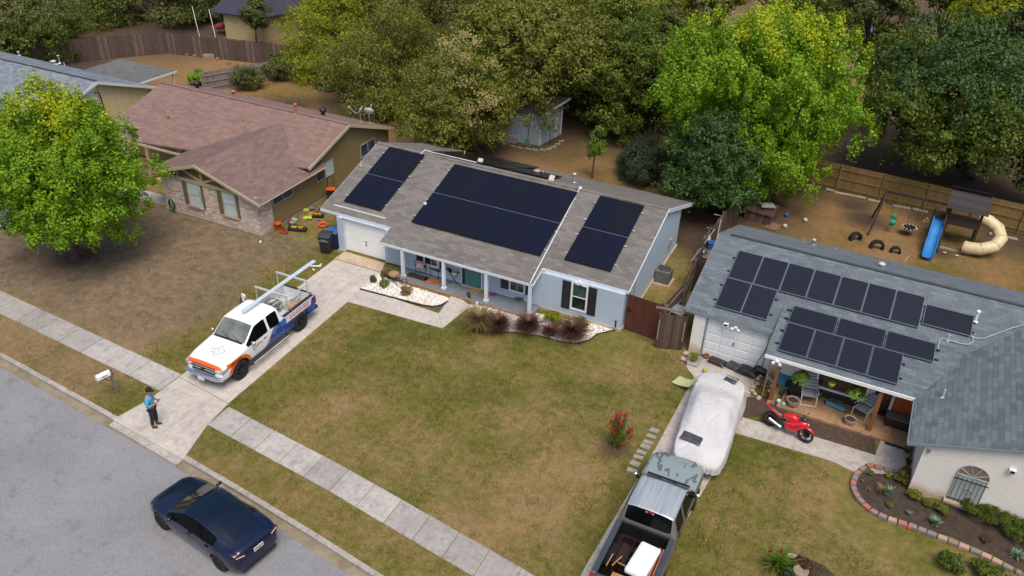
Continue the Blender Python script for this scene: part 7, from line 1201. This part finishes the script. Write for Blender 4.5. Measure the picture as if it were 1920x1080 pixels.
# playground behind the white brick house
DKW = planks('dark_play_wood', (.035, .024, .019), (.05, .034, .027), (.028, .02, .016)); DKP = P('dark_play_post', (.035, .024, .019), .8, var=.2)
PT = T('play_tower', 'dark wooden play tower with shingled roof, blue slide and cream tube slide', 'play tower', (5.3, 46.5, 0), radians(-4)); F = MW[PT.name]
x0, x1, y0, y1 = -.75, .75, -.75, .75; yo = -1.05
for x in (x0, x1):
    for y in (y0, y1): m = MB(F); m.box(x-.06, x+.06, y-.06, y+.06, 0, 2.35); m.build('post', DKP, PT)
m = MB(F); [m.box(x0+.15*i, x0+.15*i+.14, y0, y1, 1.25, 1.29) for i in range(10)]; m.build('deck', DKW, PT)
m = MB(F); [m.box(x0-.05, x1+.05, y0-.07, y0-.03, 1.3+.13*i, 1.42+.13*i) for i in range(4)]; [m.box(x1+.03, x1+.07, y0, y1-.5, 1.3+.13*i, 1.42+.13*i) for i in range(4)]; m.build('railing', DKW, PT)
m = MB(F); [m.slab([(x0-.25, y0-.35+.165*i, 2.28+.062*i), (x1+.25, y0-.35+.165*i, 2.28+.062*i), (x1+.25, y0-.35+.165*i+.18, 2.36+.062*i), (x0-.25, y0-.35+.165*i+.18, 2.36+.062*i)], .025) for i in range(8)]; m.slab([(x0-.25, .95, 2.75), (x1+.25, .95, 2.75), (x1+.25, y1+.55, 2.3), (x0-.25, y1+.55, 2.3)], .04); m.build('roof', planks('tower_roof', (.035, .031, .034), (.026, .023, .026), (.048, .043, .046)), PT)
m = MB(F); m.box(x0, x1, y0-.5, y0-.44, .0, .1); m.k = 0; m.build('sand_box_edge', P('pale_plank', (.4, .34, .3), .8), PT)
SLB = P('slide_blue', (.03, .2, .55), .35, var=.1, vs=2); m = MB(F); sx, sy = -1.15, -.5; prof = [(-.0, 1.28), (-.25, 1.25), (-.7, .98), (-1.6, .45), (-2.2, .2), (-2.55, .16), (-2.75, .22)]
ring = []
for k, (dy, z) in enumerate(prof): ring.append([(sx-.27, sy+dy, z+.14), (sx-.22, sy+dy, z+.0), (sx, sy+dy, z-.02), (sx+.22, sy+dy, z), (sx+.27, sy+dy, z+.14)])
vs = [p for r_ in ring for p in r_]; fs = [(i*5+j, i*5+j+1, i*5+j+6, i*5+j+5) for i in range(len(prof)-1) for j in range(4)]; m.add(vs, fs, True); m.add([(p[0], p[1], p[2]-.03) for p in vs], [f[::-1] for f in fs], True)
for j in (0, 4): m.tube([r_[j] for r_ in ring], .028, 6)
m.build('slide', SLB, PT); m = MB(F); m.box(sx-.3, sx+.3, sy, y1, 1.22, 1.27); [m.box(sx+s*.3-.04, sx+s*.3+.04, y1-.08, y1, 0, 1.25) for s in (-1, 1)]; [m.box(sx+s*.3-.03, sx+s*.3+.03, sy, sy+.08, 0, 1.9) for s in (-1, 1)]; m.build('slide_platform', DKW, PT)
m = MB(F); m.tube([(x1-.1, .2, 1.62), (x1+.4, .15, 1.55), (x1+.95, -.0, 1.3), (x1+1.2, -.5, 1.0), (x1+1.0, -1.0, .72), (x1+.45, -1.25, .5), (x1-.1, -1.25, .4), (x1-.35, -1.2, .37)], .33, 18, False); m.build('tube_slide', P('tube_cream', (.62, .52, .33), .4, var=.08), PT)
tp = [(x1+.4, .15, 1.55), (x1+.95, -.0, 1.3), (x1+1.2, -.5, 1.0), (x1+1.0, -1.0, .72), (x1+.45, -1.25, .5), (x1-.3, -1.2, .38)]
for a, b in zip(tp[1:], tp): a, b = Vector(a), Vector(b); d = (b-a).normalized()*.025; m = MB(F); m.tube([a-d, a+d], .345, 18); m.build('tube_rib', P('tube_rib', (.5, .4, .24), .45), PT)
for dx, lab in ((0, 'l'), (.35, 'r')): m = MB(F); m.ball((-.4+dx*1.7, -1.75, .05), .09, 8, (1.4, .8, .4)); m.build('foothold', P('cream_hold', (.5, .42, .25)), PT)
a1, a2 = Vector((1.25, 46.1, 2.25)), Vector((4.35, 45.95, 2.25)); SWG = T('swing_set', 'dark wooden swing beam frame left of the play tower', 'swing set', (2.7, 46, 0)); m = MB(); m.beam(a1, a2, .1, .14); m.build('beam', DKP, SWG)
for e, dx in ((a1, -.35), (a2, .1)):
    for s in (-1, 1): m = MB(); m.beam(e, (e.x+dx, e.y+s*1.25, 0), .08); m.build('leg', DKP, SWG)
m = MB(); m.tube([a2+Vector((0, 0, 0)), a2+Vector((.15, .1, .1)), a2+Vector((.55, .2, .1))], .03, 6); m.build('brace', DKP, SWG)
def hang(name, label, x, z, fn, cat): t = T(name, label, cat, (x, 46.03, z)); fn(t); m = MB(); [m.cyl((x+s*.2, 46.03, z+.1), (x+s*.2, 46.03, 2.2), .008, 5) for s in (-1, 1)]; m.build('chain', STEEL, t); return t
TG = P('toy_green', (.02, .3, .2), .4)
def glider(t): x = 2.0; F = MW[t.name]; m = MB(F); m.box(-.09, .09, -.25, .25, 0, .06); m.ball((0, -.28, .12), .17, 12, (1, .35, .8)); m.ball((0, .28, .22), .17, 12, (1, .3, 1)); m.box(-.18, .18, -.12, -.04, -.15, -.1); m.cyl((0, 0, -.15), (0, 0, 0), .03); m.build('seat', TG, t)
hang('glider_swing', 'green plastic glider swing hanging under the beam', 1.95, .55, glider, 'swing')
def net(t): F = MW[t.name]; m = MB(F); m.lathe([(.36, .1), (.4, .12), (.36, .14)], (0, 0, 0), 24, closed=True); m.lathe([(.36, .11), (.2, .03), (0, .02)], (0, 0, 0), 20); m.build('net_seat', BLACK, t); m = MB(F); [m.cb((.36*cos(a), .36*sin(a), .15), (.1, .03, .03), a) for a in np.linspace(0, 6.0, 12)]; m.build('rim_strap', WHITE, t)
hang('saucer_swing', 'round black saucer swing with white rim straps', 2.85, .35, net, 'swing'); hang('trapeze', 'small yellow trapeze handle on the swing beam', 3.55, 1.0, lambda t: (lambda m: (m.tube([(-.15, 0, 0), (0, 0, .25), (.15, 0, 0), (-.15, 0, 0)], .02, 6), m.build('handle', YE, t)))(MB(MW[t.name])), 'swing')
for (px, py), r_, rz_, l in (((1603, 450), .36, .6, 'leftmost half buried tyre in the dry backyard'), ((1643, 466), .38, .2, 'middle half buried tyre in the dry backyard'), ((1678, 474), .28, .1, 'smallest half buried tyre on the right')):
    g = G(px, py); m = MB(); m.at((g.x, g.y, r_*.35), rz_); m.lathe([(r_*.62, -.11), (r_*.95, -.12), (r_, -.08), (r_, .08), (r_*.95, .12), (r_*.62, .11)], (0, 0, 0), 26, 'y', True); tag(m.build('buried_tyre', RUBBER), l, 'tyre', 'half buried tyres in the backyard')
for (px, py), r_, c1, l, w in (((1474, 406), .12, (.02, .12, .5), 'blue ball in the dry yard near the wooden hutch', 0), ((1509, 416), .13, (.5, .48, .38), 'cream ball right of the blue ball', 0), ((1471, 427), .12, (.6, .6, .6), 'black and white football below the blue ball', 1)):
    g = G(px, py); m = MB(); m.ball((g.x, g.y, r_), r_, 16)
    if w: m.k = 1; [m.ball((g.x+r_*.75*cos(a), g.y+r_*.75*sin(a), r_*1.45), r_*.3, 6) for a in np.linspace(0, 5, 4)]; m.ball((g.x, g.y, r_*1.85), r_*.28, 6)
    tag(m.build('ball', [P('ball_%d' % px, c1, .5, var=.15, vs=14), BLACK]), l, 'ball')
g = G(1425, 410); t = T('rabbit_hutch', 'weathered wooden hutch with flat rusty lid and open ramp', 'hutch', (g.x, g.y, 0), radians(-8)); F = MW[t.name]; m = MB(F); [m.box(-.75+.15*i, -.61+.15*i, -.55, -.5, 0, .62) for i in range(10)]; m.box(-.74, -.7, -.5, .5, 0, .6); m.box(.7, .74, -.5, .5, 0, .6); m.box(-.74, .74, .45, .5, 0, .6); m.build('hutch_wall', POLD, t); m = MB(F); m.slab([(-.85, -.65, .62), (.8, -.65, .62), (.8, .6, .8), (-.85, .6, .8)], .04); m.build('lid', P('rusty_lid', (.12, .06, .045), .8, var=.3), t)
g = G(1450, 425); m = MB(); m.at((g.x, g.y, .03), radians(-10)); [m.box(-.35+.14*i, -.22+.14*i, -.5, .4, 0, .03) for i in range(5)]; tag(m.build('board_ramp', planks('tan_boards', (.22, .14, .09), (.18, .115, .075), (.25, .16, .1))), 'brown board ramp lying beside the weathered hutch', 'board'); sack('tarp', 'pale crumpled tarp on top of the weathered hutch', (G(1440, 385, .9).x, G(1440, 385, .9).y, .88), .8, .5, .25, .4, 0, 0, P('tarp_grey', (.32, .33, .33), .7, bump=.5, bsc=8), 'tarp')
g = G(1730, 480); m = MB(); m.at((g.x, g.y, 0), .3); m.box(-.2, .2, -.06, .06, 0, .06); m.box(.05, .13, -.12, .12, .06, .1); tag(m.build('toy', P('toy_blue', (.03, .2, .32), .5)), 'small blue toy on the grass left of the blue slide', 'toy'); g = G(1700, 487); m = MB(); m.tube([(g.x-.1, g.y-.4, .05), (g.x+.1, g.y+.4, .12)], .02, 5); tag(m.build('stick', P('pale_wood')), 'pale stick standing in the dry grass', 'stick')
for i, (px, py, w) in enumerate(((1525, 352, .8), (1556, 358, .5), (1585, 366, 1.3), (1615, 372, .5), (1642, 379, .9), (1690, 390, 1.0), (1725, 396, .8), (1880, 445, 1.4))):
    g = G(px, py); m = MB(); m.cb((g.x, g.y, .06), (w, .18, .08), -.07+.05*(i % 3)); m.cb((g.x, g.y, .104), (w*.9, .14, .01), -.07+.05*(i % 3)); tag(m.build('plank', P('pale_plank')), '%s pale plank from the left lying along the pine fence' % (ORD+['eighth'])[i], 'plank', 'planks along the pine fence')
for i, (px, py, w) in enumerate(((340, 102, .4), (352, 104, .3), (366, 106, .3), (392, 110, .9), (408, 112, .3), (430, 120, .35), (480, 129, .3), (500, 127, .25))):
    g = G(px, py); m = MB(); m.at((g.x, g.y, 0), .2*i); m.box(-w/2, w/2, -.12, .12, 0, .16+.2*(i == 3)); m.box(-w*.4, w*.4, -.1, .1, .16+.2*(i == 3), .18+.2*(i == 3)); tag(m.build('block', P('pale_stone') if i == 3 else TC, bevel=.03), '%s loose block from the left at the foot of the brown weathered fence' % (ORD+['eighth'])[i], 'block', 'loose blocks along the weathered fence')
# outbuilding yard
def btable(t, F): m = MB(F); m.box(-1.0, 1.0, -.4, .4, .7, .75); m.build('table_top', P('table_grey', (.5, .5, .47), .5), t); [(lambda m: (m.cyl((s*.85, q*.3, 0), (s*.85, q*.3, .7), .025, 6), m.build('leg', STEEL, t)))(MB(F)) for s in (-1, 1) for q in (-1, 1)]
kit('folding_table', 'pale folding table behind the slender tree trunk', 478, 72, 'table', btable, .1)
for px, py, l in ((375, 72, 'left thin white pole in the outbuilding yard'), (406, 78, 'right thin white pole leaning in the outbuilding yard')): g = G(px, py); m = MB(); m.tube([(g.x, g.y, 0), (g.x-.5, g.y+.2, 2.6)], .03, 6); m.ball((g.x-.5, g.y+.2, 2.62), .04, 6); tag(m.build('pole', WHITE), l, 'pole')
g = G(415, 62); sack('cushion', 'red cushion heap in the shade left of the tan outbuilding', (g.x, g.y, .6), .8, .6, .5, .4, 0, 0, REDB, 'cushion')
# clutter on and around the white house porch
def lounger(label, px, py, rz):
    g = G(px, py, .1); t = T('lounge_chair', label, 'chair', (g.x, g.y, .1), rz, 'striped folding chairs on the cluttered porch'); F = MW[t.name]
    b = P('strap_grey', (.16, .19, .24), .7); b2 = P('strap_pale', (.45, .48, .52), .7); m = MB(F)
    for s in (-1, 1): m.tube([(s*.29, -.42, 0), (s*.29, -.35, .4), (s*.29, .15, .36), (s*.29, .45, 1.0)], .016, 6); m.tube([(s*.31, .4, 0), (s*.31, -.1, .55), (s*.31, -.35, .58)], .016, 6); m.tube([(s*.31, -.35, .58), (s*.31, .3, .6)], .022, 6)
    m.tube([(-.29, .45, 1.0), (.29, .45, 1.0)], .016, 6); m.tube([(-.31, .4, 0), (.31, .4, 0)], .016, 6); m.tube([(-.29, -.42, 0), (.29, -.42, 0)], .016, 6); m.build('frame', P('frame_white', (.6, .62, .64), .4), t)
    m = MB(F)
    for i in range(9): m.k = i % 2; m.box(-.28, .28, -.35+.055*i, -.35+.055*i+.05, .37, .385)
    m.build('seat', [b, b2], t); m = MB(F)
    for i in range(11): m.k = i % 2; u = i/11; v = (i+.9)/11; m.ext([(-.28, .15+.3*u, .38+.62*u), (.28, .15+.3*u, .38+.62*u), (.28, .15+.3*v, .38+.62*v), (-.28, .15+.3*v, .38+.62*v)], (0, .012, 0))
    m.build('backrest', [b, b2], t); return t
lounger('striped grey folding chair facing out under the left hanging fern', 1513, 748, radians(12)); lounger('striped grey folding chair beside the right porch post', 1618, 778, radians(-25))
def fern(label, px, py, kd='fern', z=1.45, potm=None, s=1.0):
    q = RF.inverted() @ ray(px, py); c = RF.inverted() @ CAM; t_ = (27.95-c.y)/q.y; p = RF @ (c+q*t_); z = p.z; t = T('hanging_plant', label, 'hanging plant', (p.x, p.y, z-.15)); m = MB(); m.lathe([(0, z-.2), (.1, z-.2), (.15, z), (.13, z)], (p.x, p.y, 0), 14); m.build('basket', potm or BLACK, t); m = MB(); m.cyl((p.x, p.y, z), (p.x, p.y, 2.0), .008, 5); m.build('chain', STEEL, t)
    if s: rs = np.random.RandomState(px); n = 260; a = rs.uniform(0, 6.28, n); r_ = rs.uniform(.05, .38, n)*s; P_ = np.stack([p.x+r_*np.cos(a), p.y+r_*np.sin(a), z+.1-r_**2*2.6+rs.normal(0, .03, n)], 1); N_ = np.stack([np.cos(a)*.4, np.sin(a)*.4, np.ones(n)*.6], 1); leaves('fronds', LM[kd], t, P_, N_, .17, rs, .3, 3.2, .8)
fern('left hanging fern under the white porch fascia', 1505, 702, s=1.0); fern('right hanging fern beside the right porch post', 1608, 732, s=1.0); fern('lime green hanging pot between the two ferns', 1561, 716, potm=LIME, s=.3)
kit('plant_pot', 'big speckled pot in front of the left striped chair', 1484, 762, 'pot', pot(SPK, .24, .36), 0, .05); kit('plant_pot', 'big speckled pot between the chair and the right post', 1591, 797, 'pot', pot(SPK, .22, .34), 0, .0); kit('plant_pot', 'round grey pot under the left striped chair', 1531, 742, 'pot', pot(P('pot_sage', (.28, .3, .26), .7), .16, .24), 0, .1)
kit('plant_pot', 'terracotta pot on the rocks beside the left porch post', 1435, 726, 'pot', pot(TC, .15, .18), 0, .25); kit('plant_pot', 'terracotta pot against the pale garage door', 1323, 672, 'pot', pot(TC, .12, .2)); kit('plant_pot', 'brown barrel pot at the white brick corner', 1697, 893, 'pot', pot(P('barrel_brown', (.2, .07, .04), .7), .19, .3)); 
g = G(1325, 665); m = MB(); m.at((g.x, g.y+.1, 0), radians(5), rx=radians(-14)); m.box(-.16, .16, 0, .025, 0, .55); m.box(-.13, .13, -.006, 0, .03, .5); tag(m.build('paving_slab', P('slab_rust', (.36, .22, .15), .85, var=.2)), 'reddish slab leaning on the garage door behind the pot', 'slab')
def scooter(t, F): m = MB(F); m.ext([(-.4, -.07, .07), (.25, -.1, .07), (.42, 0, .07), (.25, .1, .07), (-.4, .07, .07)], (0, 0, .04)); m.build('deck', P('scooter_blue', (.08, .35, .6), .4), t); m = MB(F); m.tube([(-.4, 0, .1), (-.3, .3, .12), (.1, .38, .14)], .022, 6); m.tube([(.0, .25, .14), (.2, .5, .14)], .018, 6); m.build('handlebar', P('scooter_teal', (.03, .22, .3), .4), t); [(lambda m: (m.lathe([(.06, -.02), (.06, .02), (0, .02)], (x, 0, .06), 12, 'y'), m.build('wheel', RUBBER, t)))(MB(F)) for x in (-.42, .4)]
kit('kick_scooter', 'light blue kick scooter lying on the porch slab', 1566, 765, 'scooter', scooter, radians(-15), .1)
def bench(t, F): m = MB(F); m.box(-.5, .5, -.2, .2, 0, .4); m.build('bench_body', P('bench_dark', (.03, .018, .014), .6), t, bevel=.01); m = MB(F); m.box(-.52, .52, -.22, .22, .4, .44); m.build('lid', P('bench_top', (.14, .13, .12), .6), t)
q = RF @ Vector((2.85, 28.6, .1)); t = T('storage_bench', 'dark storage bench in front of the orange door', 'bench', q, YR); bench(t, MW[t.name])
def trike(t, F): [(lambda m: (m.tube([(x+.17*cos(a), 0, .17+.17*sin(a)) for a in np.linspace(0, 6.28, 17)], .022, 5), m.build('tyre', BLACK, t)))(MB(F)) for x in (-.3, .32)]; m = MB(F); m.tube([(-.3, 0, .17), (-.05, 0, .42), (.2, 0, .4), (.32, 0, .17)], .02, 6); m.tube([(.2, -.2, .6), (.2, 0, .58), (.2, .2, .6)], .015, 6); m.cyl((.2, 0, .4), (.2, 0, .6), .015, 6); m.build('frame', P('bike_green', (.03, .2, .04), .4), t); m = MB(F); m.cb((-.12, 0, .5), (.2, .1, .05)); m.build('saddle', BLACK, t)
kit('child_bicycle', 'small green and black child bicycle beside the left porch post', 1460, 752, 'bicycle', trike, radians(80), .1)
q = RF @ Vector((-1.6, 28.9, .1)); m = MB(); m.at((q.x, q.y, .1), 0, radians(72)); m.lathe([(.0, .0), (.33, .02), (.42, .1), (.4, .12), (.3, .05), (0, .04)], (0, .42, 0), 24); tag(m.build('paddling_pool', P('pool_blue', (.02, .22, .4), .4)), 'round blue plastic tub standing behind the left porch post', 'tub')
q = RF @ Vector((-1.15, 28.6, .1)); sack('dark_bundle', 'black draped bundle beside the striped chair', (q.x, q.y, .45), .6, .6, .7, .4, 0, 0, P('black_cloth'), 'bundle')
# sacks in front of the garage door
for px, py, dx, dy, h, rz, mt_, l in ((1344, 682, .75, .45, .2, -.18, P('brown_sack', (.045, .03, .02), .4, var=.4, vs=5, bump=.5, bsc=10), 'brown soil bag lying in front of the pale garage door'), (1378, 692, .8, .5, .22, -.3, SK, 'dark grey rubbish bag right of the brown soil bag'), (1402, 702, .9, .6, .3, -.2, P('bag_black', (.012, .013, .014), .35, bump=.6, bsc=12), 'large black rubbish bag before the garage door'), (1425, 700, .6, .5, .34, .1, P('bag_black'), 'black rubbish bag beside the downpipe')):
    g = G(px, py); sack('bag', l, (g.x, g.y, h*.5+.02), dx, dy, h, rz, 0, 0, mt_)
def stick_(l, a, b, mt_, r=.018, nm='broom', cat='broom'): m = MB(); m.cyl(a, b, r, 6); m.cb(((a[0]), a[1], a[2]+.05), (.3, .06, .1)); tag(m.build(nm, mt_), l, cat)
q = RF @ Vector((-3.0, 28.9, .05)); p = RF @ Vector((-2.6, 29.35, 1.35)); stick_('long black broom leaning on the right garage door frame', q, p, BLACK)
rocks = [(1418, 712), (1425, 708), (1440, 712), (1447, 718), (1419, 722), (1412, 728), (1428, 735), (1440, 736), (1415, 741), (1422, 749), (1446, 727), (1410, 735)]; RK = P('rock_cream', (.5, .43, .34), .85, var=.3, vs=5, bump=.5)
for i, (px, py) in enumerate(rocks): g = G(px, py); rn = random.Random(i); m = MB(); m.ball((g.x, g.y, .08), .13*rn.uniform(.7, 1.3), 8, (1, .8, .7), .22, rn); tag(m.build('rock', RK), 'cream rock in the pile between covered car and left porch post', 'rock', 'rocks beside the left porch post')
for (px, py), l in (((1286, 665), 'larger pale rock at the left of the garage bed'), ((1280, 676), 'smaller pale rock at the lower edge of the garage bed')): g = G(px, py); rn = random.Random(px); m = MB(); m.ball((g.x, g.y, .08), .16, 8, (1, .8, .7), .2, rn); tag(m.build('rock', RK), l, 'rock')
g = G(1430, 742); shrub('shrub', 'green weedy plant among the cream rocks', g.x, g.y, 0, .22, .3, 'olive', 24, .06, 510); 
for (px, py), l, c1 in (((1466, 768), 'mint green ball cap on the motorcycle seat', (.12, .5, .3)), ((1457, 762), 'pale balloon ball beside the mint green one', (.5, .55, .53))): g = G(px, py, .62); m = MB(); m.ball((g.x, g.y, .9), .085, 14); m.lathe([(.03, .815), (.0, .8)], (g.x, g.y, 0), 8); tag(m.build('ball', P('ball_c%d' % px, c1, .5)), l.replace(' cap', ''), 'ball')
m = MB(); q = G(1688, 838); m.at((q.x-.1, q.y+.05, .03), YR); m.box(-.45, .45, -.2, .2, 0, .015); tag(m.build('door_mat', P('black_mat', (.02, .02, .022), .95, var=.3, vs=9), bevel=.004), 'black worn mat on the path beside the brick wall', 'mat')
# yellow bent board by the covered car
g = G(1274, 722); m = MB(); m.at((g.x+.15, g.y, 0), radians(-25)); n = 8; pts = [(-.42+.84*i/n, 0, .05+.28*(i/n)**1.6) for i in range(n+1)]
for i in range(n): m.slab([(pts[i][0], -.22, pts[i][2]), (pts[i+1][0], -.22, pts[i+1][2]), (pts[i+1][0], .22, pts[i+1][2]+.12), (pts[i][0], .22, pts[i][2]+.12)], .015)
m.tube([(p[0], .22, p[2]+.12) for p in pts], .018, 5); tag(m.build('toy_slide', P('faded_yellow', (.5, .5, .2), .5, var=.2, vs=2, c2=(.35, .38, .3))), 'faded yellow curved plastic piece between lawn and covered car', 'toy')
g = G(1321, 700); m = MB(); m.at((g.x, g.y, 0), .4); m.lathe([(0, 0), (.08, 0), (.1, .2), (.03, .3), (0, .3)], (0, 0, 0), 10); tag(m.build('watering_can', P('can_yellow', (.42, .42, .12), .5)), 'small yellowish jug on the concrete above the covered car', 'jug')
g = G(1500, 1072); m = MB(); m.at((g.x, g.y-.25, 0)); m.lathe([(0, 0), (.25, 0), (.2, .2), (.24, .35), (.2, .35), (0, .3)], (0, 0, 0), 16); tag(m.build('stone_planter', P('pale_stone')), 'pale stone planter at the bottom image edge', 'planter')
for (px, py), l in (((1478, 1043), 'largest pale stone edging the bottom flower bed'), ((1490, 1046), 'pale stone right of the largest one in bottom bed')): g = G(px, py); rn = random.Random(px); m = MB(); m.ball((g.x, g.y, .05), .13, 8, (1.3, .7, .6), .2, rn); tag(m.build('rock', RK), l, 'rock')
g = G(1269, 0+991); g = G(1703, 991); m = MB(); m.ball((g.x, g.y, .06), .08, 8, (1, 1, .7), .2, random.Random(1)); tag(m.build('toy', P('toy_red', (.5, .05, .02), .5)), 'small red toy on the grass below the edging blocks', 'toy')
